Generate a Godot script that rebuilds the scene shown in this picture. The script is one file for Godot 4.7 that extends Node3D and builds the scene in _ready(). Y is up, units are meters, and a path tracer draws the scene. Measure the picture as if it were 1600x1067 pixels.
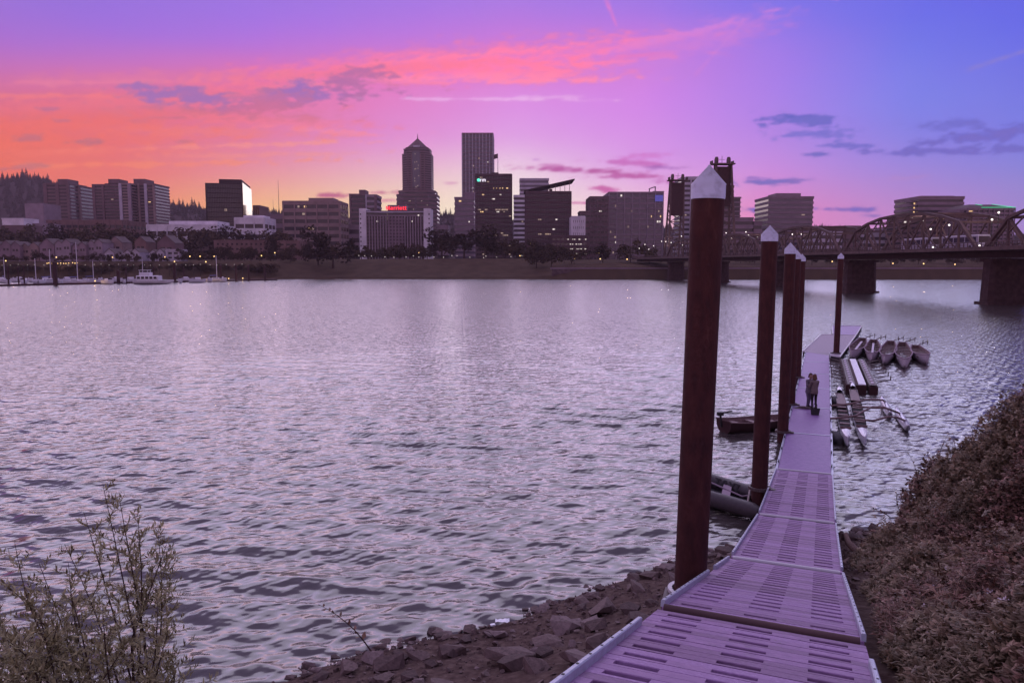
extends Node3D
# A river at dusk: a floating dock and moored boats in front, a truss bridge and a city on the far bank.
# y is up, metres, water level y = 0, the city lies towards -z.

const EYE := 7.6          # height of the eye over the water
const FOCAL := 1180.0     # focal length in picture widths of 1600
const TILT := 0.102604    # downward tilt of the camera in radians
var rng := RandomNumberGenerator.new()
var used := {}
var tex := {}
var mats := {}

# ---------------------------------------------------------------- shapes
class Shape:
	var v := PackedVector3Array()
	var n := PackedVector3Array()
	var c := PackedColorArray()
	var tint := Color(1, 1, 1)
	var coloured := false
	func tri(a: Vector3, b: Vector3, d: Vector3) -> void:
		var m := (d - a).cross(b - a).normalized()
		v.append(a); v.append(b); v.append(d)
		n.append(m); n.append(m); n.append(m)
		if coloured:
			c.append(tint); c.append(tint); c.append(tint)
	func quad(a: Vector3, b: Vector3, d: Vector3, e: Vector3) -> void:
		tri(a, b, d); tri(a, d, e)
	func smooth_tri(a: Vector3, b: Vector3, d: Vector3, na: Vector3, nb: Vector3, nd: Vector3) -> void:
		if (d - a).cross(b - a).dot(na + nb + nd) < 0.0:
			v.append(a); v.append(d); v.append(b); n.append(na); n.append(nd); n.append(nb)
		else:
			v.append(a); v.append(b); v.append(d); n.append(na); n.append(nb); n.append(nd)
		if coloured:
			c.append(tint); c.append(tint); c.append(tint)
	func box(at: Vector3, size: Vector3, bs := Basis()) -> void:
		var x := bs.x * size.x * 0.5
		var y := bs.y * size.y * 0.5
		var z := bs.z * size.z * 0.5
		var p := [at - x - y - z, at + x - y - z, at + x + y - z, at - x + y - z, at - x - y + z, at + x - y + z, at + x + y + z, at - x + y + z]
		for f in [[4, 7, 6, 5], [1, 2, 3, 0], [0, 3, 7, 4], [5, 6, 2, 1], [7, 3, 2, 6], [0, 4, 5, 1]]:
			quad(p[f[0]], p[f[1]], p[f[2]], p[f[3]])
	func bevel_box(at: Vector3, size: Vector3, b: float, bs := Basis()) -> void:
		# a box whose long top edges are chamfered
		var h := size * 0.5
		var ring := [Vector2(-h.x, -h.y), Vector2(-h.x, h.y - b), Vector2(-h.x + b, h.y), Vector2(h.x - b, h.y), Vector2(h.x, h.y - b), Vector2(h.x, -h.y)]
		var lo := []
		var hi := []
		for r in ring:
			lo.append(at + bs * Vector3(r.x, r.y, -h.z)); hi.append(at + bs * Vector3(r.x, r.y, h.z))
		for i in 6:
			var j := (i + 1) % 6
			quad(lo[i], lo[j], hi[j], hi[i])
		for i in range(1, 5):
			tri(hi[0], hi[i], hi[i + 1]); tri(lo[0], lo[i + 1], lo[i])
	func bar(a: Vector3, b: Vector3, w: float, h: float) -> void:
		var d := (b - a)
		var l := d.length()
		if l < 1e-5:
			return
		d /= l
		var up := Vector3.UP if absf(d.y) < 0.95 else Vector3.RIGHT
		var x := up.cross(d).normalized()
		box((a + b) * 0.5, Vector3(w, h, l), Basis(x, d.cross(x), d))
	func tube(pts: Array, rad: Array, seg := 10, caps := true) -> void:
		var rings := []
		var norms := []
		var prev := Vector3.ZERO
		for i in pts.size():
			var d: Vector3 = (pts[mini(i + 1, pts.size() - 1)] - pts[maxi(i - 1, 0)]).normalized()
			var x := d.cross(Vector3(0.31, 0.11, 0.94) if prev == Vector3.ZERO else prev.cross(d)).normalized() if prev == Vector3.ZERO else (prev - d * prev.dot(d)).normalized()
			prev = x
			var y := d.cross(x)
			var r := []
			var m := []
			for k in seg:
				var a := TAU * k / seg
				var o := x * cos(a) + y * sin(a)
				m.append(o); r.append(pts[i] + o * rad[i])
			rings.append(r); norms.append(m)
		for i in pts.size() - 1:
			for k in seg:
				var l := (k + 1) % seg
				smooth_tri(rings[i][k], rings[i][l], rings[i + 1][l], norms[i][k], norms[i][l], norms[i + 1][l])
				smooth_tri(rings[i][k], rings[i + 1][l], rings[i + 1][k], norms[i][k], norms[i + 1][l], norms[i + 1][k])
		if caps:
			for e in [0, pts.size() - 1]:
				var o: Vector3 = (pts[0] - pts[1]).normalized() if e == 0 else (pts[e] - pts[e - 1]).normalized()
				for k in range(1, seg - 1):
					smooth_tri(rings[e][0], rings[e][k], rings[e][k + 1], o, o, o)
	func grid(p: Array, flip := false) -> void:
		# rows of points, smooth
		var h := p.size()
		var w: int = p[0].size()
		var m := []
		for j in h:
			var r := []
			for i in w:
				var du: Vector3 = p[j][mini(i + 1, w - 1)] - p[j][maxi(i - 1, 0)]
				var dv: Vector3 = p[mini(j + 1, h - 1)][i] - p[maxi(j - 1, 0)][i]
				var o := du.cross(dv).normalized()
				r.append(-o if flip else o)
			m.append(r)
		for j in h - 1:
			for i in w - 1:
				smooth_tri(p[j][i], p[j][i + 1], p[j + 1][i + 1], m[j][i], m[j][i + 1], m[j + 1][i + 1])
				smooth_tri(p[j][i], p[j + 1][i + 1], p[j + 1][i], m[j][i], m[j + 1][i + 1], m[j + 1][i])
	func leaf(at: Vector3, along: Vector3, side: Vector3, l: float, w: float) -> void:
		# a pointed leaf, folded a little along its midrib
		var up := along.cross(side)
		var m := at + along * l * 0.45 - up * w * 0.12
		var tip := at + along * l - up * l * 0.1
		quad(at, m + side * w * 0.5 + up * w * 0.2, tip, m)
		quad(at, m, tip, m - side * w * 0.5 + up * w * 0.2)
	func mesh(m: Material) -> ArrayMesh:
		var a := []
		a.resize(Mesh.ARRAY_MAX)
		a[Mesh.ARRAY_VERTEX] = v
		a[Mesh.ARRAY_NORMAL] = n
		if coloured:
			a[Mesh.ARRAY_COLOR] = c
		var r := ArrayMesh.new()
		r.add_surface_from_arrays(Mesh.PRIMITIVE_TRIANGLES, a)
		r.surface_set_material(0, m)
		return r

# ---------------------------------------------------------------- objects
func numbered(called: String) -> String:
	var k: int = used.get(called, 0)
	used[called] = k + 1
	return called if k == 0 else "%s_%03d" % [called, k]

func tag(o: Node, label: String, category: String, group := "", kind := "") -> Node:
	if label: o.set_meta("label", label)
	if category: o.set_meta("category", category)
	if group: o.set_meta("group", group)
	if kind: o.set_meta("kind", kind)
	return o

func thing(called: String, label: String, category: String, at := Vector3.ZERO, turn := 0.0, group := "") -> Node3D:
	var o := Node3D.new()
	o.name = numbered(called)
	add_child(o)
	o.position = at
	o.rotation.y = turn
	tag(o, label, category, group)
	return o

func put(m: Mesh, called: String, parent: Node = null, at := Vector3.ZERO, bs := Basis()) -> MeshInstance3D:
	var o := MeshInstance3D.new()
	o.mesh = m
	if parent == null:
		o.name = numbered(called)
		add_child(o)
	else:
		o.name = called
		parent.add_child(o, true)
	o.transform = Transform3D(bs, at)
	return o

func part(s: Shape, called: String, m: Material, parent: Node = null) -> MeshInstance3D:
	return put(s.mesh(m), called, parent)

func boxpart(called: String, at: Vector3, size: Vector3, m: Material, parent: Node, bs := Basis()) -> MeshInstance3D:
	var s := Shape.new()
	s.box(at, size, bs)
	return part(s, called, m, parent)

func again(o: Node3D, at: Vector3, turn := 0.0, label := "") -> Node3D:
	var c: Node3D = o.duplicate()
	c.name = numbered(String(o.name))
	add_child(c)
	c.position = at
	c.rotation.y = turn
	if label: c.set_meta("label", label)
	return c

func structure(o: Node) -> Node:
	o.set_meta("kind", "structure")
	return o

func scatter(called: String, m: Mesh, where: Array, tints: Array, parent: Node = null) -> MultiMeshInstance3D:
	var mm := MultiMesh.new()
	mm.transform_format = MultiMesh.TRANSFORM_3D
	mm.use_colors = tints.size() > 0
	mm.mesh = m
	mm.instance_count = where.size()
	for i in where.size():
		mm.set_instance_transform(i, where[i])
		if tints.size() > 0:
			mm.set_instance_color(i, tints[i])
	var o := MultiMeshInstance3D.new()
	o.multimesh = mm
	o.set_meta("kind", "stuff")
	if parent:
		o.name = called
		parent.add_child(o, true)
	else:
		o.name = numbered(called)
		add_child(o)
	return o

# ---------------------------------------------------------------- places: bearings read from the photograph, given a distance or a height
func sight(px: float, py: float) -> Vector3:
	var u := (px - 800.0) / FOCAL
	var w := (533.5 - py) / FOCAL
	return Vector3(u, w * cos(TILT) - sin(TILT), -(cos(TILT) + w * sin(TILT)))

func at(px: float, py: float, dist: float) -> Vector3:
	var d := sight(px, py)
	return Vector3(0, EYE, 0) + d * (dist / -d.z)

func ground(px: float, py: float, y := 0.0) -> Vector3:
	var d := sight(px, py)
	return Vector3(0, EYE, 0) + d * ((y - EYE) / d.y)

# ---------------------------------------------------------------- materials
func noise(s: int, freq: float, oct := 4, kind := FastNoiseLite.TYPE_SIMPLEX_SMOOTH) -> FastNoiseLite:
	var f := FastNoiseLite.new()
	f.seed = s
	f.frequency = freq
	f.noise_type = kind
	f.fractal_octaves = oct
	return f

func ramp_tex(key: String, s: int, freq: float, cols: Array, w := 512, h := 512, oct := 5, kind := FastNoiseLite.TYPE_SIMPLEX_SMOOTH) -> Texture2D:
	if not tex.has(key):
		var t := NoiseTexture2D.new()
		t.width = w
		t.height = h
		t.seamless = true
		t.noise = noise(s, freq, oct, kind)
		var g := Gradient.new()
		var offs := PackedFloat32Array()
		var cc := PackedColorArray()
		for i in cols.size():
			offs.append(float(i) / (cols.size() - 1))
			cc.append(cols[i].linear_to_srgb())
		g.offsets = offs
		g.colors = cc
		t.color_ramp = g
		tex[key] = t
	return tex[key]

func bump_tex(key: String, s: int, freq: float, strength: float, w := 512, h := 512, oct := 5) -> Texture2D:
	if not tex.has(key):
		var im := noise(s, freq, oct).get_seamless_image(w, h)
		im.bump_map_to_normal_map(strength)
		tex[key] = ImageTexture.create_from_image(im)
	return tex[key]

func mat(key: String, lin := Color(0.5, 0.5, 0.5), rough := 0.8, spec := 0.5, metal := 0.0) -> StandardMaterial3D:
	if not mats.has(key):
		var m := StandardMaterial3D.new()
		m.resource_name = key
		m.albedo_color = lin.linear_to_srgb()
		m.roughness = rough
		m.metallic_specular = spec
		m.metallic = metal
		m.cull_mode = BaseMaterial3D.CULL_DISABLED
		mats[key] = m
	return mats[key]

func surfaced(key: String, t: Texture2D, scale: float, rough := 0.85, bump: Texture2D = null, depth := 1.0, spec := 0.4, world := true) -> StandardMaterial3D:
	var m := mat(key, Color(1, 1, 1), rough, spec)
	m.albedo_texture = t
	m.uv1_triplanar = true
	m.uv1_world_triplanar = world
	m.uv1_scale = Vector3.ONE * scale
	if bump:
		m.normal_enabled = true
		m.normal_texture = bump
		m.normal_scale = depth
	return m

func glow(key: String, lin: Color, energy: float) -> StandardMaterial3D:
	var m := mat(key, Color(0.05, 0.05, 0.05), 0.6)
	m.emission_enabled = true
	m.emission = lin.linear_to_srgb()
	m.emission_energy_multiplier = energy
	return m

func materials() -> void:
	var G := func(a: float, b: float) -> Array: return [Color(a, a, a), Color(b, b, b)]
	surfaced("rust", ramp_tex("rust", 3, 0.014, [Color(0.034, 0.010, 0.011), Color(0.044, 0.012, 0.013), Color(0.058, 0.015, 0.015), Color(0.068, 0.019, 0.018), Color(0.10, 0.038, 0.031)], 512, 512, 6), 0.6, 0.8, bump_tex("fine", 8, 0.05, 3.0), 0.7)
	mats["rust"].uv1_scale = Vector3(0.9, 0.25, 0.9)
	mat("cap", Color(0.66, 0.70, 0.88), 0.5)  # blue sky light on the white caps is mixed into this colour
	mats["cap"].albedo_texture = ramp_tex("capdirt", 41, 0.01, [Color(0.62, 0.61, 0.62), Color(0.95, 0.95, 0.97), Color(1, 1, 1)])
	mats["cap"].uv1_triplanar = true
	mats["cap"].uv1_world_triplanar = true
	surfaced("plank", ramp_tex("plank", 5, 0.022, [Color(0.15, 0.105, 0.115), Color(0.246, 0.137, 0.277), Color(0.267, 0.146, 0.293), Color(0.295, 0.163, 0.318), Color(0.415, 0.261, 0.456)], 512, 512, 6), 0.5, 0.6, bump_tex("fine", 8, 0.05, 3.0), 0.6)
	surfaced("plank_worn", ramp_tex("plank_worn", 15, 0.05, [Color(0.220, 0.121, 0.254), Color(0.278, 0.154, 0.315), Color(0.316, 0.182, 0.359), Color(0.527, 0.349, 0.595)], 512, 512, 6), 0.9, 0.6, bump_tex("fine", 8, 0.05, 3.0), 0.6)
	surfaced("plank_dark", ramp_tex("plank_dark", 25, 0.04, [Color(0.160, 0.083, 0.161), Color(0.205, 0.108, 0.218), Color(0.243, 0.132, 0.253)], 512, 512, 6), 0.7, 0.6, bump_tex("fine", 8, 0.05, 3.0), 0.6)
	surfaced("float_deck", ramp_tex("float_deck", 6, 0.02, [Color(0.195, 0.097, 0.266), Color(0.230, 0.118, 0.306), Color(0.264, 0.138, 0.347)], 512, 512, 5), 0.35, 0.5, bump_tex("fine", 8, 0.05, 3.0), 0.3)
	surfaced("mat_deck", ramp_tex("mat_deck", 16, 0.05, [Color(0.18, 0.14, 0.17), Color(0.35, 0.29, 0.34), Color(0.55, 0.48, 0.52)], 512, 512, 5), 0.3, 0.7, bump_tex("fine", 8, 0.05, 3.0), 0.5)
	mat("alloy", Color(0.48, 0.50, 0.60), 0.42, 0.5, 0.35)
	mats["alloy"].albedo_texture = ramp_tex("scuff", 42, 0.03, [Color(0.55, 0.54, 0.56), Color(0.85, 0.85, 0.87), Color(1, 1, 1)])
	mats["alloy"].uv1_triplanar = true
	mats["alloy"].uv1_world_triplanar = true
	mat("strip", Color(0.50, 0.47, 0.50), 0.5, 0.5, 0.2)
	mat("black", Color(0.018, 0.015, 0.016), 0.7)
	mat("rubber", Color(0.03, 0.025, 0.028), 0.8)
	mat("steel_dark", Color(0.09, 0.06, 0.06), 0.6)
	surfaced("bridge_steel", ramp_tex("bridge_steel", 23, 0.02, [Color(0.06, 0.032, 0.034), Color(0.10, 0.055, 0.056), Color(0.13, 0.075, 0.072)]), 0.05, 0.8)
	surfaced("bridge_dark", ramp_tex("bridge_dark", 24, 0.02, [Color(0.035, 0.012, 0.014), Color(0.06, 0.022, 0.024)]), 0.05, 0.85)
	surfaced("pier_concrete", ramp_tex("pier_concrete", 9, 0.012, [Color(0.034, 0.014, 0.016), Color(0.055, 0.025, 0.027), Color(0.085, 0.043, 0.044)]), 0.12, 0.9)
	surfaced("wall_stone", ramp_tex("wall_stone", 10, 0.012, [Color(0.065, 0.035, 0.042), Color(0.10, 0.06, 0.066), Color(0.15, 0.095, 0.10)]), 0.06, 0.9)
	surfaced("dirt", ramp_tex("dirt", 11, 0.02, [Color(0.033, 0.020, 0.019), Color(0.071, 0.044, 0.038), Color(0.103, 0.069, 0.058), Color(0.159, 0.115, 0.096)], 1024, 1024, 7), 0.22, 0.95, bump_tex("coarse", 18, 0.03, 6.0, 512, 512, 6), 1.0, 0.2)
	surfaced("lawn", ramp_tex("lawn", 12, 0.01, [Color(0.055, 0.034, 0.026), Color(0.078, 0.050, 0.034), Color(0.10, 0.064, 0.044)]), 0.02, 0.95, null, 1.0, 0.1)
	surfaced("hill", ramp_tex("hill", 13, 0.02, [Color(0.035, 0.022, 0.024), Color(0.065, 0.040, 0.040)]), 0.01, 0.95, null, 1.0, 0.1)
	for k in 4:
		var b: Color = [Color(0.105, 0.068, 0.062), Color(0.135, 0.092, 0.084), Color(0.070, 0.043, 0.040), Color(0.17, 0.12, 0.115)][k]
		surfaced("stone%d" % k, ramp_tex("stone%d" % k, 50 + k, 0.03, [b * 0.55, b, b * 1.35], 256, 256, 6), 1.3, 0.8, bump_tex("coarse", 18, 0.03, 6.0, 512, 512, 6), 0.8, 0.35, true)
	var lf := mat("leaf", Color(1, 1, 1), 0.6, 0.35)
	lf.vertex_color_use_as_albedo = true
	lf.backlight = Color(0.25, 0.22, 0.15)
	mat("crown", Color(1, 1, 1), 0.9, 0.1).vertex_color_use_as_albedo = true
	surfaced("bark", ramp_tex("bark", 14, 0.03, [Color(0.04, 0.022, 0.018), Color(0.085, 0.05, 0.04)]), 3.0, 0.9)
	surfaced("driftwood", ramp_tex("driftwood", 19, 0.03, [Color(0.12, 0.075, 0.06), Color(0.26, 0.18, 0.15), Color(0.34, 0.25, 0.21)]), 1.5, 0.85, bump_tex("coarse", 18, 0.03, 6.0, 512, 512, 6), 0.6)
	# buildings
	for e in [["b_brown", Color(0.155, 0.092, 0.104)], ["b_dark", Color(0.095, 0.053, 0.062)], ["b_black", Color(0.035, 0.020, 0.022)], ["b_mauve", Color(0.215, 0.145, 0.18)], ["b_grey", Color(0.27, 0.20, 0.245)], ["b_pale", Color(0.42, 0.36, 0.44)], ["b_white", Color(0.62, 0.56, 0.62)], ["b_brick", Color(0.18, 0.10, 0.098)], ["b_tan", Color(0.25, 0.165, 0.165)], ["b_roof", Color(0.10, 0.066, 0.072)]]:
		var k: Color = e[1]
		surfaced(e[0], ramp_tex(e[0], hash(e[0]) % 1000, 0.015, [k * 0.78, k, k * 1.18], 256, 256, 4), 0.03, 0.85, null, 1.0, 0.3)
	mat("g_dark", Color(0.030, 0.018, 0.024), 0.22, 0.5)
	mat("g_blue", Color(0.06, 0.045, 0.075), 0.15, 0.6)
	mat("g_black", Color(0.020, 0.010, 0.012), 0.10, 0.6)
	mat("g_mirror", Color(0.34, 0.25, 0.11), 0.14, 0.5, 1.0)  # gold of the reflected sunset sky is put into the metal colour
	glow("lit_warm", Color(1.0, 0.62, 0.28), 0.9)
	glow("lit_white", Color(1.0, 0.86, 0.80), 0.8)
	glow("lit_dim", Color(1.0, 0.70, 0.55), 0.28)
	glow("lamp_warm", Color(1.0, 0.62, 0.22), 2.4)
	glow("lamp_white", Color(1.0, 0.88, 0.84), 2.2)
	glow("sign_red", Color(1.0, 0.03, 0.05), 1.4)
	glow("sign_teal", Color(0.10, 0.85, 0.62), 1.2)
	glow("sign_white", Color(0.9, 0.8, 0.95), 1.1)
	glow("sign_green", Color(0.02, 0.65, 0.28), 1.1)
	glow("sign_blue", Color(0.10, 0.09, 0.55), 0.5)
	# boats and people
	surfaced("boat_white", ramp_tex("boat_white", 60, 0.02, [Color(0.55, 0.50, 0.56), Color(0.75, 0.72, 0.78)], 256, 256), 0.5, 0.4)
	surfaced("boat_wood", ramp_tex("boat_wood", 61, 0.03, [Color(0.10, 0.052, 0.052), Color(0.17, 0.10, 0.10), Color(0.22, 0.14, 0.13)], 256, 256), 0.8, 0.6)
	surfaced("boat_hull", ramp_tex("boat_hull", 62, 0.03, [Color(0.352, 0.272, 0.320), Color(0.544, 0.448, 0.528)], 256, 256), 0.6, 0.45)
	mat("canoe", Color(0.56, 0.53, 0.60), 0.22, 0.6)
	mat("boat_blue", Color(0.10, 0.10, 0.30), 0.6)
	surfaced("rubber_grey", ramp_tex("rubber_grey", 63, 0.03, [Color(0.033, 0.024, 0.028), Color(0.051, 0.039, 0.044), Color(0.061, 0.049, 0.053)], 256, 256), 1.0, 0.55)
	var bd := mat("cloth", Color(1, 1, 1), 0.85, 0.3)
	bd.vertex_color_use_as_albedo = true
	mat("hair", Color(0.12, 0.062, 0.04), 0.6)

# ---------------------------------------------------------------- sky
const SKY_AZ := [-180.0, -120.0, -75.0, -48.0, -34.1, -27.0, -18.7, -9.6, 0.0, 9.6, 18.7, 27.0, 34.1, 50.0, 80.0, 120.0, 180.0]
const SKY_EL := [0.0, 3.6, 5.4, 7.2, 9.4, 11.6, 13.8, 15.9, 18.5, 26.0, 45.0, 90.0]
var sky_rows := [
	# the colours of the air at dusk (red, green, blue in turn), bottom to top, round from the back over the glow to the back
	[168, 131, 176, 171, 133, 174, 192, 138, 160, 220, 134, 130, 228, 132, 96, 238, 150, 80, 246, 188, 108, 248, 220, 168, 242, 230, 210, 240, 204, 212, 228, 132, 184, 198, 133, 188, 162, 132, 196, 148, 128, 192, 154, 128, 184, 164, 130, 180, 168, 131, 176],
	[170, 132, 180, 171, 132, 178, 187, 132, 166, 214, 124, 134, 232, 116, 78, 234, 138, 86, 242, 184, 118, 244, 216, 178, 246, 234, 216, 240, 196, 212, 225, 130, 188, 189, 134, 198, 154, 130, 200, 140, 128, 198, 148, 130, 190, 160, 131, 184, 170, 132, 180],
	[168, 130, 184, 168, 130, 184, 180, 128, 172, 208, 118, 144, 230, 112, 82, 230, 122, 98, 236, 164, 136, 238, 198, 180, 244, 228, 222, 230, 180, 220, 210, 135, 205, 171, 131, 205, 141, 128, 204, 132, 128, 202, 142, 130, 196, 156, 130, 188, 168, 130, 184],
	[164, 128, 188, 164, 128, 188, 174, 124, 178, 203, 112, 152, 230, 108, 84, 228, 112, 106, 224, 136, 154, 226, 168, 196, 232, 200, 222, 215, 155, 225, 195, 136, 218, 150, 130, 215, 126, 126, 212, 124, 126, 205, 136, 129, 200, 152, 129, 192, 164, 128, 188],
	[158, 126, 192, 158, 126, 192, 168, 122, 184, 196, 108, 162, 228, 106, 90, 224, 108, 118, 222, 120, 156, 218, 136, 200, 218, 155, 222, 208, 140, 225, 175, 130, 222, 130, 125, 222, 115, 118, 218, 116, 122, 208, 130, 126, 204, 148, 127, 196, 158, 126, 192],
	[152, 124, 196, 152, 124, 196, 160, 120, 188, 186, 108, 172, 214, 106, 132, 220, 110, 132, 222, 112, 150, 220, 125, 190, 214, 140, 220, 205, 130, 225, 165, 125, 225, 120, 125, 225, 110, 118, 220, 112, 120, 212, 124, 124, 206, 144, 126, 200, 152, 124, 196],
	[146, 122, 200, 146, 122, 200, 152, 118, 194, 172, 108, 184, 194, 108, 172, 204, 110, 176, 212, 111, 176, 218, 116, 188, 212, 121, 204, 200, 124, 215, 160, 120, 225, 115, 120, 225, 105, 110, 220, 108, 116, 214, 122, 122, 208, 140, 124, 204, 146, 122, 200],
	[140, 120, 204, 140, 120, 204, 144, 116, 198, 156, 108, 196, 164, 106, 200, 162, 108, 208, 168, 110, 214, 182, 114, 212, 194, 117, 210, 190, 118, 214, 150, 116, 223, 106, 112, 224, 96, 105, 222, 104, 112, 214, 118, 120, 208, 134, 122, 204, 140, 120, 204],
	[134, 118, 204, 134, 118, 204, 136, 114, 200, 142, 108, 202, 146, 108, 207, 143, 108, 214, 150, 111, 218, 156, 114, 220, 162, 117, 220, 150, 114, 222, 120, 110, 224, 100, 104, 224, 90, 96, 220, 98, 108, 214, 112, 116, 208, 128, 120, 204, 134, 118, 204],
	[122, 114, 204, 122, 114, 204, 124, 112, 202, 128, 108, 202, 130, 108, 204, 130, 108, 208, 132, 108, 210, 134, 110, 212, 136, 110, 212, 130, 108, 214, 116, 106, 216, 100, 104, 216, 94, 102, 214, 96, 104, 210, 106, 110, 208, 116, 112, 204, 122, 114, 204],
	[110, 108, 202, 110, 108, 202, 112, 108, 202, 114, 106, 202, 114, 106, 202, 114, 106, 202, 116, 106, 202, 116, 106, 202, 116, 106, 202, 114, 106, 204, 108, 104, 204, 100, 104, 204, 98, 104, 204, 100, 104, 204, 104, 106, 204, 108, 108, 202, 110, 108, 202],
	[102, 106, 198, 102, 106, 198, 102, 106, 198, 102, 106, 198, 102, 106, 198, 102, 106, 198, 102, 106, 198, 102, 106, 198, 102, 106, 198, 102, 106, 198, 102, 106, 198, 102, 106, 198, 102, 106, 198, 102, 106, 198, 102, 106, 198, 102, 106, 198, 102, 106, 198],
]
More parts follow.
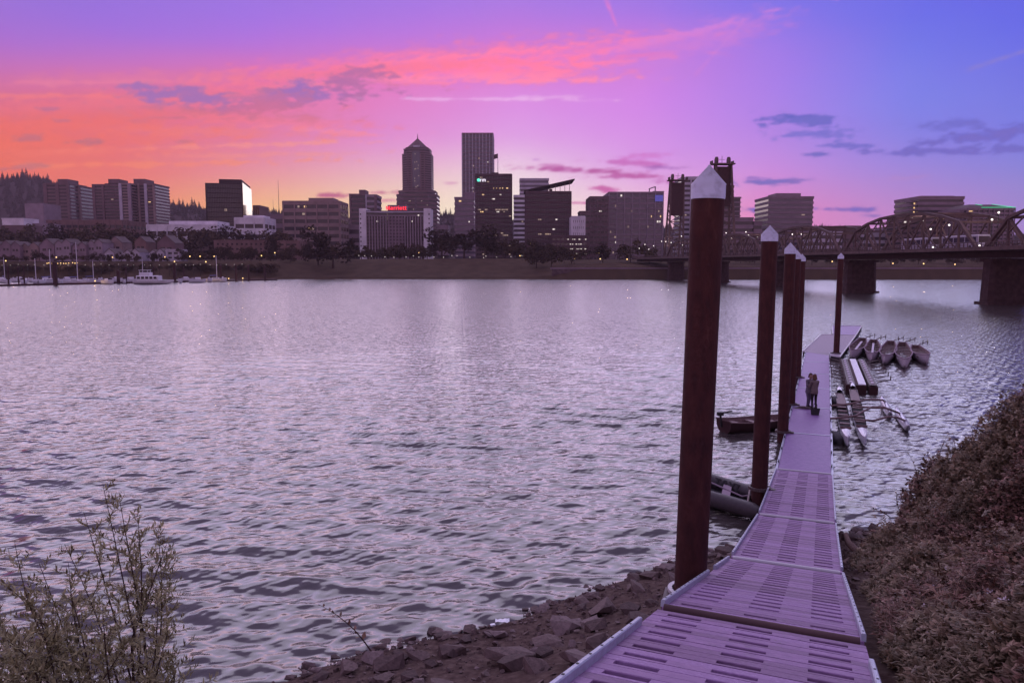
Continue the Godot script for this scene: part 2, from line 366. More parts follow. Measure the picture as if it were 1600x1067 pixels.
# [x, y, half width, half height, rise to the side, colour, strength, raggedness] in the photograph's own measures
var clouds := [
	[500.0, 132.0, 170.0, 4.0, -0.06, "ff8a98", 0.5, 1.2], [700.0, 90.0, 210.0, 5.0, -0.10, "ff86a4", 0.55, 1.2], [820.0, 127.0, 160.0, 3.5, -0.02, "ff90a8", 0.6, 1.2], [940.0, 98.0, 130.0, 4.0, -0.10, "ff80a8", 0.55, 1.2], [1040.0, 58.0, 150.0, 6.0, -0.24, "d884d8", 0.5, 1.2], [200.0, 128.0, 230.0, 5.0, -0.02, "e8809c", 0.45, 1.2], [80.0, 150.0, 150.0, 5.0, 0.0, "f08078", 0.45, 1.2], [350.0, 228.0, 210.0, 4.0, -0.03, "f89a80", 0.45, 1.2], [230.0, 256.0, 260.0, 5.0, -0.02, "f88c60", 0.45, 1.2], [520.0, 205.0, 120.0, 4.0, 0.08, "f48ca0", 0.45, 1.2], [620.0, 115.0, 120.0, 7.0, -0.14, "ff7e90", 0.5, 1.3],
	[410.0, 152.0, 210.0, 13.0, -0.07, "a46caa", 0.7, 1.5], [390.0, 168.0, 150.0, 9.0, -0.10, "b06a9c", 0.6, 1.6],
	[300.0, 150.0, 420.0, 22.0, -0.07, "f2757c", 0.4, 0.6], [640.0, 98.0, 400.0, 30.0, -0.10, "ff7a96", 0.5, 0.55], [880.0, 84.0, 270.0, 26.0, -0.13, "f47ab4", 0.45, 0.55], [120.0, 222.0, 300.0, 14.0, -0.03, "f07058", 0.35, 0.8], [330.0, 205.0, 260.0, 10.0, 0.03, "f2806c", 0.30, 0.8],
	[760.0, 106.0, 230.0, 30.0, -0.05, "ff7aa8", 0.75, 0.55], [850.0, 112.0, 130.0, 20.0, 0.0, "ff7c9c", 0.6, 0.5], [700.0, 122.0, 260.0, 10.0, -0.02, "fb88ac", 0.5, 0.6], [1000.0, 86.0, 75.0, 8.0, -0.08, "ee72ac", 0.6, 0.5],
	[1090.0, 62.0, 150.0, 34.0, -0.28, "c87ad2", 0.55, 0.6], [560.0, 112.0, 330.0, 14.0, -0.06, "f07488", 0.45, 0.7], [250.0, 122.0, 330.0, 16.0, -0.02, "dd7a96", 0.35, 0.7], [150.0, 190.0, 320.0, 22.0, -0.06, "ee6c5c", 0.40, 0.8], [420.0, 188.0, 220.0, 12.0, 0.05, "f07884", 0.4, 0.8],
	[420.0, 242.0, 180.0, 6.0, -0.02, "f39478", 0.35, 0.8], [120.0, 238.0, 240.0, 8.0, -0.02, "ef7a66", 0.35, 0.8],
	[258.0, 146.0, 56.0, 16.0, 0.1, "a06cae", 0.9, 1.15], [325.0, 153.0, 56.0, 16.0, 0.15, "a26cac", 0.9, 1.15], [478.0, 144.0, 58.0, 19.0, -0.05, "9c6cb4", 0.95, 1.1], [512.0, 150.0, 46.0, 9.0, -0.15, "9a6cb4", 0.7, 1.0], [560.0, 126.0, 52.0, 20.0, -0.1, "b06aa2", 0.8, 1.3], [420.0, 141.0, 40.0, 5.0, -0.1, "b06c9c", 0.6, 1.0],
	[430.0, 165.0, 70.0, 14.0, -0.2, "c86c92", 0.6, 1.4], [470.0, 182.0, 80.0, 8.0, 0.0, "c8708c", 0.45, 1.3], [285.0, 184.0, 30.0, 5.0, 0.0, "b46a88", 0.5, 1.0],
	[62.0, 216.0, 22.0, 7.0, 0.0, "b06a80", 0.55, 1.0], [148.0, 221.0, 36.0, 6.0, 0.02, "b46a7c", 0.65, 1.0], [95.0, 170.0, 18.0, 4.0, 0.0, "b46a90", 0.6, 0.9], [115.0, 189.0, 16.0, 3.0, 0.0, "b86c88", 0.5, 0.9], [295.0, 221.0, 20.0, 3.5, -0.1, "bc7080", 0.55, 0.9], [40.0, 262.0, 50.0, 5.0, -0.1, "b46878", 0.55, 1.0],
	[760.0, 155.0, 150.0, 2.4, 0.01, "e8b4e6", 0.6, 1.2], [860.0, 152.0, 60.0, 4.0, -0.03, "e4b0e4", 0.5, 1.0],
	[900.0, 266.0, 96.0, 6.5, 0.03, "b4589c", 0.95, 0.8], [985.0, 276.0, 80.0, 4.5, 0.0, "b85aa0", 0.85, 0.9], [985.0, 255.0, 62.0, 5.0, 0.06, "c060b0", 0.7, 1.0], [1040.0, 262.0, 42.0, 4.0, 0.0, "9c60ae", 0.7, 0.9], [1010.0, 243.0, 36.0, 6.0, -0.1, "c868bc", 0.55, 1.1], [1060.0, 284.0, 60.0, 4.0, 0.0, "b460a8", 0.6, 1.0],
	[836.0, 249.0, 9.0, 3.0, 0.0, "c082c8", 0.6, 0.6], [855.0, 257.0, 24.0, 2.5, 0.0, "c472b2", 0.6, 0.9], [945.0, 296.0, 26.0, 5.0, 0.05, "c2589c", 0.8, 0.9], [915.0, 317.0, 45.0, 2.5, 0.0, "c86aa0", 0.8, 0.6],
	[528.0, 305.0, 38.0, 4.5, 0.0, "b4567c", 0.85, 0.8], [604.0, 301.0, 32.0, 4.0, -0.02, "b4567c", 0.85, 0.8], [608.0, 313.0, 22.0, 3.0, 0.0, "cc7c94", 0.6, 0.8], [706.0, 286.0, 12.0, 2.5, 0.0, "d08cb4", 0.6, 0.8],
	[1235.0, 188.0, 66.0, 9.0, 0.02, "585cb8", 0.85, 1.2], [1270.0, 210.0, 70.0, 9.0, 0.0, "6064c0", 0.6, 1.2], [1275.0, 241.0, 34.0, 4.0, -0.02, "5a5cb4", 0.8, 0.9], [1320.0, 228.0, 46.0, 4.0, 0.0, "5c60bc", 0.6, 1.0], [1470.0, 195.0, 62.0, 9.0, 0.0, "6464c0", 0.65, 1.0], [1530.0, 210.0, 130.0, 10.0, -0.14, "5654b0", 0.8, 1.0], [1460.0, 236.0, 115.0, 7.0, 0.0, "5c58b4", 0.75, 1.0], [1590.0, 232.0, 80.0, 8.0, 0.0, "5c5cb8", 0.7, 0.9],
	[1205.0, 284.0, 60.0, 5.5, -0.02, "5c58ae", 0.85, 0.9], [1172.0, 278.0, 28.0, 3.0, 0.0, "7c60b8", 0.6, 0.9], [1185.0, 327.0, 36.0, 5.5, 0.0, "524ea8", 0.9, 0.7], [1318.0, 327.0, 50.0, 4.6, 0.0, "4e4cac", 0.9, 0.7], [1362.0, 337.0, 20.0, 2.8, 0.0, "6c5cb0", 0.7, 0.7], [1408.0, 278.0, 34.0, 4.0, -0.05, "b282c4", 0.5, 0.9],
]
# condensation trails: from, to, half width, colour, strength
var trails := [[938.0, -10.0, 959.0, 44.0, 6.0, "dc78c8", 0.75], [1072.0, 124.0, 1152.0, 30.0, 5.0, "cd7ed2", 0.45], [1480.0, 113.0, 1640.0, 57.0, 6.0, "8c7cc8", 0.6], [1100.0, 45.0, 1225.0, 22.0, 8.0, "bb78d4", 0.4]]

func spline(x: float, xs: Array) -> Array:
	var i := 0
	while i < xs.size() - 2 and x > xs[i + 1]:
		i += 1
	var t := clampf((x - xs[i]) / (xs[i + 1] - xs[i]), 0.0, 1.0)
	return [i, t]

func make_sky() -> Texture2D:
	var rows := []
	for r in sky_rows:
		var k := []
		for i in 17:
			k.append(Color8(r[3 * i], r[3 * i + 1], r[3 * i + 2]))
		rows.append(k)
	# away from the glow and overhead the air turns to a pale rosy violet
	for j in rows.size():
		var back := Color(0.83, 0.64, 0.71).lerp(Color(0.68, 0.63, 0.82), j / 11.0)
		for i in 17:
			var away: float = [1.0, 1.0, 0.72, 0.3, 0.0, 0.0, 0.0, 0.0, 0.0, 0.0, 0.0, 0.0, 0.0, 0.25, 0.62, 1.0, 1.0][i]
			var high: float = [0.0, 0.0, 0.0, 0.0, 0.0, 0.0, 0.0, 0.0, 0.0, 0.55, 0.9, 1.0][j]
			rows[j][i] = rows[j][i].lerp(back, maxf(away, high))
	var bw := 512
	var bh := 256
	var pad := 8
	var base := Image.create(bw + 2 * pad, bh, false, Image.FORMAT_RGB8)
	for x in bw + 2 * pad:
		var az := wrapf((x - pad + 0.5) / bw * 360.0, -180.0, 180.0)
		var sa := spline(az, SKY_AZ)
		for y in bh:
			var el := 90.0 - (y + 0.5) / bh * 180.0
			if el < 0.0: el = 0.0
			var c := maxf(cos(deg_to_rad(az)), 0.78) if absf(az) < 90.0 else 0.78
			var se := spline(minf(rad_to_deg(atan(tan(deg_to_rad(minf(el, 89.0))) / c)), 90.0), SKY_EL)
			var a: Color = rows[se[0]][sa[0]].lerp(rows[se[0]][sa[0] + 1], sa[1])
			var b: Color = rows[se[0] + 1][sa[0]].lerp(rows[se[0] + 1][sa[0] + 1], sa[1])
			base.set_pixel(x, y, a.lerp(b, se[1]))
	# soften the joints of the table
	base.resize((bw + 2 * pad) / 2, bh / 2, Image.INTERPOLATE_LANCZOS)
	var w := 4096
	var h := 2048
	var f := w / bw
	base.resize((bw + 2 * pad) * f, h, Image.INTERPOLATE_CUBIC)
	var im := base.get_region(Rect2i(pad * f, 0, w, h))
	var nz := noise(77, 0.010, 5)
	var nf := noise(78, 0.05, 3)
	var row0 := int((90.0 - 23.0) / 180.0 * h)
	var row1 := h / 2
	var cols := []
	for k in clouds:
		cols.append(Color.html(k[5]))
	var reach := int(42.0 / 360.0 * w)
	for xi in range(-reach, reach):
		var az := deg_to_rad((xi + 0.5) / w * 360.0)
		var u := tan(az)
		var px := 800.0 + FOCAL * u
		var near := []
		for k in clouds.size():
			if absf(px - clouds[k][0]) < clouds[k][2] * 1.9:
				near.append(k)
		for y in range(row0, row1):
			var el := deg_to_rad(90.0 - (y + 0.5) / h * 180.0)
			var g := tan(el) / cos(az)
			# height in the picture of a ray with that rise per metre ahead
			var py := 533.5 - FOCAL * (g * cos(TILT) + sin(TILT)) / (cos(TILT) - g * sin(TILT))
			if py < -60.0 or py > 412.0:
				continue
			var x := posmod(xi, w)
			var col := im.get_pixel(x, y)
			var done := false
			var n1 := 9.0
			for k in near:
				var q = clouds[k]
				var dx: float = (px - q[0]) / q[2]
				var dy: float = (py - q[1] - q[4] * (px - q[0])) / q[3]
				var r2 := dx * dx + dy * dy
				if r2 > 3.4:
					continue
				if n1 > 8.0:
					n1 = 0.8 * nz.get_noise_2d(px * 1.6, py * 4.4 + px * 0.35) + 0.5 * nf.get_noise_2d(px * 0.8, py * 2.6 + px * 0.25)
				var dens: float = 1.0 + 0.2 * q[7] - sqrt(r2) + n1 * q[7] * 1.15
				if dens > 0.0:
					col = col.lerp(cols[k], smoothstep(0.0, 1.0, dens) * minf(1.0, q[6] * 1.1))
					done = true
			for q in trails:
				if px < minf(q[0], q[2]) - 12.0 or px > maxf(q[0], q[2]) + 12.0:
					continue
				var a := Vector2(q[0], q[1])
				var b := Vector2(q[2], q[3])
				var t := clampf((Vector2(px, py) - a).dot(b - a) / (b - a).length_squared(), 0.0, 1.0)
				var dist: float = (Vector2(px, py) - a.lerp(b, t)).length() / (q[4] * (1.15 - 0.7 * t))
				if dist < 1.0:
					col = col.lerp(Color.html(q[5]), smoothstep(1.0, 0.2, dist) * q[6] * (0.75 + 0.5 * nf.get_noise_2d(px, py)) * smoothstep(0.0, 0.12, t) * smoothstep(1.0, 0.9, t))
					done = true
			if done:
				im.set_pixel(x, y, col)
	return ImageTexture.create_from_image(im)

func set_up() -> void:
	var cam := Camera3D.new()
	cam.name = "camera"
	cam.position = Vector3(0, EYE, 0)
	cam.rotation.x = -TILT
	cam.fov = 48.657
	cam.near = 0.1
	cam.far = 6000.0
	add_child(cam)
	var env := Environment.new()
	env.background_mode = Environment.BG_SKY
	env.tonemap_mode = Environment.TONE_MAPPER_LINEAR
	env.tonemap_exposure = 1.13
	env.sdfgi_enabled = true
	env.ssao_enabled = true
	env.ssil_enabled = true
	var sm := PanoramaSkyMaterial.new()
	sm.panorama = make_sky()
	env.sky = Sky.new()
	env.sky.sky_material = sm
	env.background_energy_multiplier = 1.0
	env.fog_enabled = true
	env.fog_density = 0.0001
	env.fog_light_color = Color(0.95, 0.85, 0.9)
	var we := WorldEnvironment.new()
	we.name = "world"
	we.environment = env
	add_child(we)
	# the sun itself is down; what is left of it is the broad afterglow high over the west, as soft as an overcast
	var sun := DirectionalLight3D.new()
	sun.name = "sun"
	sun.light_energy = 0.47
	sun.light_color = Color(0.94, 0.91, 1.0)
	sun.light_angular_distance = 70.0
	sun.shadow_enabled = true
	sun.rotation = Vector3(deg_to_rad(-17.0), PI + 0.04, 0)
	add_child(sun)

# ---------------------------------------------------------------- water
func make_water() -> void:
	# one sheet, rings of cells that grow with distance, lifted by wind waves
	rng.seed = 5
	var waves := []
	for i in 48:
		var l := 0.30 * pow(7.0, pow(rng.randf(), 1.25))
		var a := deg_to_rad(rng.randfn(97.0, 14.0 + 20.0 * clampf(1.6 - l, 0.0, 1.0)))
		var k := TAU / l
		waves.append([cos(a) * k, sin(a) * k, rng.randf() * TAU, l * rng.randf_range(0.0042, 0.0092), l])
	var gust := noise(31, 0.035, 3)
	var rad := [3.0]
	while rad[-1] < 105.0:
		rad.append(rad[-1] * 1.0060 + 0.012)
	while rad[-1] < 420.0:
		rad.append(rad[-1] * 1.012)
	for r in [520.0, 800.0, 1400.0]:
		rad.append(r)
	var na := 640
	var a0 := deg_to_rad(-50.0)
	var a1 := deg_to_rad(50.0)
	var v := PackedVector3Array()
	var n := PackedVector3Array()
	var uv := PackedVector2Array()
	for j in rad.size():
		var r: float = rad[j]
		var cell := maxf(r * (a1 - a0) / na, r * 0.006 + 0.012)
		var live := []
		for q in waves:
			if q[4] > cell * 2.6:
				live.append([q[0], q[1], q[2], q[3] * smoothstep(2.6, 4.0, q[4] / cell)])
		for i in na + 1:
			var a := lerpf(a0, a1, float(i) / na)
			var x := r * sin(a)
			var z := -r * cos(a)
			var y := 0.0
			var gx := 0.0
			var gz := 0.0
			var fade := smoothstep(100.0, 40.0, r)
			if live and fade > 0.0:
				var g := (0.95 + 0.45 * gust.get_noise_2d(x, z * 1.6)) * fade
				for q in live:
					var ph: float = q[0] * x + q[1] * z + q[2]
					var s := sin(ph)
					var am: float = q[3] * g
					y += am * s
					var cc := cos(ph) * am
					gx += cc * q[0]
					gz += cc * q[1]
			v.append(Vector3(x, y, z))
			n.append(Vector3(-gx, 1, -gz).normalized())
			uv.append(Vector2(x * 0.96 - z * 0.28, x * 0.28 + z * 0.96) / 22.0)
	var idx := PackedInt32Array()
	for j in rad.size() - 1:
		for i in na:
			var p := j * (na + 1) + i
			idx.append_array([p, p + na + 1, p + na + 2, p, p + na + 2, p + 1])
	var arr := []
	arr.resize(Mesh.ARRAY_MAX)
	arr[Mesh.ARRAY_VERTEX] = v
	arr[Mesh.ARRAY_NORMAL] = n
	arr[Mesh.ARRAY_TEX_UV] = uv
	arr[Mesh.ARRAY_INDEX] = idx
	var m := ArrayMesh.new()
	m.add_surface_from_arrays(Mesh.PRIMITIVE_TRIANGLES, arr)
	var wm := mat("water", Color(0.060, 0.048, 0.046), 0.16, 0.5)
	wm.refraction_enabled = true
	wm.refraction_scale = 0.07
	# ripples: short wind waves that repeat without a seam every 22 metres
	var side := 640
	var wn := 56
	var kx := PackedFloat32Array()
	var ky := PackedFloat32Array()
	var ph := PackedFloat32Array()
	var sl := PackedFloat32Array()
	for q in wn:
		var len := 0.14 * pow(10.0, rng.randf())
		var dir := deg_to_rad(rng.randfn(90.0, 30.0))
		kx.append(roundf(22.0 / len * cos(dir)))
		ky.append(roundf(22.0 / len * sin(dir)))
		ph.append(rng.randf() * TAU)
		sl.append(rng.randf_range(0.6, 1.4) * 0.028)
	var a := Image.create(side, side, false, Image.FORMAT_RGB8)
	var bx := []
	for x in side:
		var t := PackedFloat32Array()
		for q in wn:
			t.append(TAU * kx[q] * x / side + ph[q])
		bx.append(t)
	var ux := PackedFloat32Array()
	var uy := PackedFloat32Array()
	for q in wn:
		var l := Vector2(kx[q], ky[q]).length()
		ux.append(sl[q] * kx[q] / l)
		uy.append(sl[q] * ky[q] / l)
	for y in side:
		var by := PackedFloat32Array()
		for q in wn:
			by.append(TAU * ky[q] * y / side)
		for x in side:
			var t: PackedFloat32Array = bx[x]
			var gx := 0.0
			var gy := 0.0
			for q in wn:
				var c := cos(t[q] + by[q])
				gx += c * ux[q]
				gy += c * uy[q]
			var nn := Vector3(-gx, gy, 1).normalized()
			a.set_pixel(x, y, Color(nn.x * 0.5 + 0.5, nn.y * 0.5 + 0.5, nn.z * 0.5 + 0.5))
	wm.normal_enabled = true
	wm.normal_texture = ImageTexture.create_from_image(a)
	wm.normal_scale = 1.0
	m.surface_set_material(0, wm)
	structure(put(m, "water"))

# ---------------------------------------------------------------- near bank
const SHORE := [[-60.0, 8.0], [-22.0, -6.5], [-9.0, -10.9], [-4.3, -13.05], [-3.0, -14.1], [-0.5, -15.2], [1.5, -16.7], [3.5, -18.2], [5.4, -19.3], [9.3, -20.7], [11.0, -21.0], [15.0, -23.2], [24.0, -27.5], [60.0, -42.0]]
var lump: FastNoiseLite
func shore_z(x: float) -> float:
	for i in SHORE.size() - 1:
		if x < SHORE[i + 1][0]:
			return lerpf(SHORE[i][1], SHORE[i + 1][1], clampf((x - SHORE[i][0]) / (SHORE[i + 1][0] - SHORE[i][0]), 0, 1))
	return SHORE[-1][1]

func bank_y(x: float, z: float) -> float:
	var d := (z - shore_z(x)) * 0.88
	if d < 0.0:
		return maxf(0.35 * d, -2.5) - 0.02
	var steep := smoothstep(9.5, 14.0, x)
	var y := 0.25 * d + 0.009 * d * d + steep * 0.95 * minf(d, 3.2)
	return minf(y, 6.2) + (lump.get_noise_2d(x * 3.0, z * 3.0) * 0.16 + lump.get_noise_2d(x * 14.0, z * 14.0) * 0.05) * minf(1.0, d * 0.6)

func make_bank() -> Node3D:
	lump = noise(21, 0.06, 4)
	var x0 := -30.0
	var z0 := -40.0
	var st := 0.2
	var w := 351
	var h := 230
	var ys := PackedFloat32Array()
	ys.resize(w * h)
	for j in h:
		for i in w:
			ys[j * w + i] = bank_y(x0 + i * st, z0 + j * st)
	var v := PackedVector3Array()
	var n := PackedVector3Array()
	for j in h:
		for i in w:
			v.append(Vector3(x0 + i * st, ys[j * w + i], z0 + j * st))
			n.append(Vector3(ys[j * w + maxi(i - 1, 0)] - ys[j * w + mini(i + 1, w - 1)], 2 * st, ys[maxi(j - 1, 0) * w + i] - ys[mini(j + 1, h - 1) * w + i]).normalized())
	var idx := PackedInt32Array()
	for j in h - 1:
		for i in w - 1:
			var p := j * w + i
			if maxf(ys[p], ys[p + w + 1]) > -1.2:
				idx.append_array([p, p + 1, p + w + 1, p, p + w + 1, p + w])
	var arr := []
	arr.resize(Mesh.ARRAY_MAX)
	arr[Mesh.ARRAY_VERTEX] = v
	arr[Mesh.ARRAY_NORMAL] = n
	arr[Mesh.ARRAY_INDEX] = idx
	var m := ArrayMesh.new()
	m.add_surface_from_arrays(Mesh.PRIMITIVE_TRIANGLES, arr)
	m.surface_set_material(0, mats["dirt"])
	var bank := put(m, "ground")
	structure(bank)
	# broken stones and slabs of the riprap
	rng.seed = 17
	var shapes := []
	for k in 8:
		var s := Shape.new()
		var pts := []
		for q in 16:
			var u := rng.randf_range(-1, 1)
			var a := rng.randf() * TAU
			var p := Vector3(cos(a) * sqrt(1 - u * u), u, sin(a) * sqrt(1 - u * u))
			# pushed out towards a block, so that it has faces and edges
			var mx := maxf(absf(p.x), maxf(absf(p.y), absf(p.z)))
			pts.append(p * lerpf(1.0, 1.0 / mx, 0.6) * rng.randf_range(0.8, 1.05) * Vector3(1, 0.62 if k < 5 else 0.34, 0.78))
		hull(s, pts)
		shapes.append(s.mesh(mats["stone%d" % (k % 4)]))
	var spots := []
	for k in 250:
		var x := rng.randf_range(-6.5, 7.6)
		var d := -0.25 + 4.4 * pow(rng.randf(), 1.7)
		var z := shore_z(x) + d / 0.88
		if absf(dock_off(x, z)) < 1.1:
			x -= 2.0
			z = shore_z(x) + d / 0.88
		var r := 0.07 + 0.25 * pow(rng.randf(), 1.8)
		if d < 0.3: r = minf(r, 0.17)
		spots.append([x, z, r])
	for k in 40:   # beyond the gangway, round the driftwood
		var x := rng.randf_range(9.0, 12.5)
		var z := shore_z(x) + rng.randf_range(-0.2, 1.7)
		if dock_off(x, z) > 1.15:
			spots.append([x, z, rng.randf_range(0.09, 0.34)])
	for e in [[610.0, 1045.0, 0.36], [800.0, 1030.0, 0.55], [880.0, 985.0, 0.34], [855.0, 1008.0, 0.38], [940.0, 960.0, 0.36], [905.0, 1035.0, 0.45], [780.0, 995.0, 0.3], [990.0, 920.0, 0.3], [700.0, 1025.0, 0.3]]:
		var p := bank_at(e[0], e[1])
		spots.append([p.x, p.z, e[2]])
	for k in spots.size():
		var e = spots[k]
		var big: bool = e[2] > 0.36
		var o := put(shapes[rng.randi_range(5, 7) if big else rng.randi() % 8], "stone", bank)
		var tilt := Basis(Vector3(rng.randfn(0, 1), 0.01, rng.randfn(0, 1)).normalized(), rng.randfn(0, 0.28)) * Basis(Vector3.UP, rng.randf() * TAU)
		var sc := Vector3(e[2], e[2] * rng.randf_range(0.7, 1.2), e[2] * rng.randf_range(0.7, 1.25))
		o.transform = Transform3D(tilt * Basis.from_scale(sc), Vector3(e[0], maxf(bank_y(e[0], e[1]), -0.06) + e[2] * 0.14, e[1]))
	# gravel between them
	var where := []
	for k in 5200:
		var x := rng.randf_range(-9.0, 13.0)
		var d := -0.3 + 7.5 * pow(rng.randf(), 1.5)
		var z := shore_z(x) + d
		var r := 0.018 + 0.06 * pow(rng.randf(), 3.0)
		where.append(Transform3D(Basis(Vector3(rng.randfn(0, 1), rng.randfn(0, 1), rng.randfn(0, 1)).normalized(), rng.randf() * TAU).scaled(Vector3.ONE * r), Vector3(x, bank_y(x, z) + r * 0.25, z)))
	var pebble := Shape.new()
	var pp := []
	for q in 12:
		pp.append(Vector3(rng.randfn(0, 1), rng.randfn(0, 1) * 0.7, rng.randfn(0, 1)).normalized() * rng.randf_range(0.8, 1.1))
	hull(pebble, pp)
	tag(scatter("gravel", pebble.mesh(mats["stone1"]), where, []), "brown gravel between the stones on the near bank", "gravel")
	return bank

func bank_at(px: float, py: float) -> Vector3:
	# where that line of sight meets the near bank
	var d := sight(px, py)
	var t := 3.0
	while t < 60.0:
		var p := Vector3(0, EYE, 0) + d * t
		if p.y <= bank_y(p.x, p.z):
			return p
		t += 0.05
	return Vector3(0, EYE, 0) + d * 20.0

func hull(s: Shape, pts: Array) -> void:
	# convex hull of a few points, by testing every triple
	var m := Vector3.ZERO
	for p in pts:
		m += p / pts.size()
	for i in pts.size():
		for j in range(i + 1, pts.size()):
			for k in range(j + 1, pts.size()):
				var nn: Vector3 = (pts[j] - pts[i]).cross(pts[k] - pts[i])
				if nn.length() < 1e-6:
					continue
				nn = nn.normalized()
				var hi := false
				var lo := false
				for q in pts.size():
					if q == i or q == j or q == k:
						continue
					var e: float = nn.dot(pts[q] - pts[i])
					if e > 1e-6: hi = true
					if e < -1e-6: lo = true
				if hi and lo:
					continue
				if nn.dot(pts[i] - m) > 0.0:
					s.tri(pts[i], pts[k], pts[j])
				else:
					s.tri(pts[i], pts[j], pts[k])

# ---------------------------------------------------------------- dock
const DOCK := Vector3(10.13, 0.0, -25.57)     # middle of the first float's landward end
var AHEAD := Vector3(0.3843, 0, -0.9232)      # along the dock, away from the bank
var ASIDE := Vector3(0.9232, 0, 0.3843)
const DW := 1.83
func dock_off(x: float, z: float) -> float:
	return (Vector3(x, 0, z) - DOCK).dot(ASIDE)

func dock_at(s: float, side: float, y: float) -> Vector3:
	return DOCK + AHEAD * s + ASIDE * side + Vector3(0, y, 0)

func make_gangway() -> void:
	# planks with three rows of drainage slots, plain ones between
	var plain := Shape.new()
	plain.bevel_box(Vector3.ZERO, Vector3(0.139, 0.07, DW), 0.006, Basis(Vector3(0, 0, 1), Vector3(0, 1, 0), Vector3(-1, 0, 0)))
	var slotted := Shape.new()
	var cuts := [0.0, 0.07, 0.24, 0.41, 0.58, 0.75, 0.92, 1.0]
	for i in 7:
		var a: float = (cuts[i] - 0.5) * DW
		var b: float = (cuts[i + 1] - 0.5) * DW
		var deep := 0.139 if i % 2 == 0 else 0.042
		slotted.box(Vector3((a + b) / 2, 0, (0.139 - deep) / 2), Vector3(b - a, 0.07, deep))
	var kinds := ["plank", "plank", "plank_worn", "plank_dark"]
	var pm := []
	var sm := []
	for k in kinds:
		pm.append(plain.mesh(mats[k])); sm.append(slotted.mesh(mats[k]))
	rng.seed = 12
	var js := [[-27.0, 6.05], [-20.38, 4.24], [-14.05, 2.40], [-7.7, 1.20], [0.0, 0.42]]
	var which := ["lowest", "third", "second", "topmost"]
	var said := ["slotted plank gangway section nearest the viewer, cut by the bottom of the picture", "slotted plank gangway section above the stony shore beside the nearest pile", "slotted plank gangway section beside the driftwood at the water's edge", "slotted plank gangway section that meets the flat floating dock"]
	for k in 4:
		var a := dock_at(js[k][0], 0, js[k][1])
		var b := dock_at(js[k + 1][0], 0, js[k + 1][1])
		var along := (b - a).normalized()
		var bs := Basis(ASIDE, along.cross(ASIDE) * -1.0, -along)
		if bs.y.y < 0: bs.y = -bs.y
		var len := (b - a).length()
		var g := thing("gangway_section", said[k], "gangway", Vector3.ZERO, 0, "gangway sections")
		var num := int((len - 0.12) / 0.145)
		var off := (len - num * 0.145) / 2
		for i in num:
			var p := a + along * (off + (i + 0.5) * 0.145) - bs.y * 0.035
			var kd := rng.randi() % 4
			put(sm[kd] if i % 2 == 0 and i > 0 and rng.randf() < 0.96 else pm[kd], "plank", g, p + bs.y * rng.randf_range(-0.002, 0.002), bs)
		for sd in [-1, 1]:
			# side channels under the planks and the light kerb rails on top
			var st := Shape.new()
			st.box((a + b) / 2 + ASIDE * sd * (DW / 2 - 0.035) - bs.y * 0.26, Vector3(0.06, 0.36, len - 0.1), bs)  # made deep to keep side light out from under the slots
			part(st, "stringer", mats["steel_dark"], g)
			var r0: float = [0.0, 0.12, 0.30, 0.25][k]
			var r1: float = [0.95, 0.38, 0.30, 0.15][k]
			var ra := a + along * r0
			var rb := b - along * r1
			var pieces := [[ra, rb]] if k != 1 or sd > 0 else [[ra, ra.lerp(rb, 0.56)], [ra.lerp(rb, 0.68), rb]]
			for e in pieces:
				var rs := Shape.new()
				rs.bevel_box((e[0] + e[1]) / 2 + ASIDE * sd * (DW / 2 - 0.005) + bs.y * 0.03, Vector3(0.042, 0.07, (e[1] - e[0]).length()), 0.008, bs)
				var rail := part(rs, "kerb_rail", mats["alloy"], g)
				var hole := Shape.new()
				var hn := int((e[1] - e[0]).length() / 0.3)
				for q in hn:
					hole.box(e[0] + along * (0.15 + 0.3 * q) + ASIDE * sd * (DW / 2 - 0.005) + bs.y * 0.066, Vector3(0.016, 0.004, 0.03), bs)
				tag(part(hole, "bolt_holes", mats["black"], rail), "", "", "", "stuff")
		for c in [0.02, 0.325, 0.665, 0.98]:
			boxpart("joist", (a + b) / 2 + ASIDE * (c - 0.5) * DW * 0.9 - bs.y * 0.17, Vector3(0.09, 0.18, len - 0.12), mats["plank_dark"], g, bs)
		for q in 4:
			var cb := Shape.new()
			cb.box(a + along * len * (q + 0.5) / 4 - bs.y * 0.33, Vector3(DW - 0.3, 0.12, 0.08), bs)
			part(cb, "crossbeam", mats["steel_dark"], g)
		# hinge tube at the far end
		var hs := Shape.new()
		hs.tube([b - ASIDE * (DW / 2 - 0.04) + bs.y * 0.006, b + ASIDE * (DW / 2 - 0.04) + bs.y * 0.006], [0.042, 0.042], 10)
		part(hs, "hinge_tube", mats["strip" if k > 0 else "bridge_steel"], g)

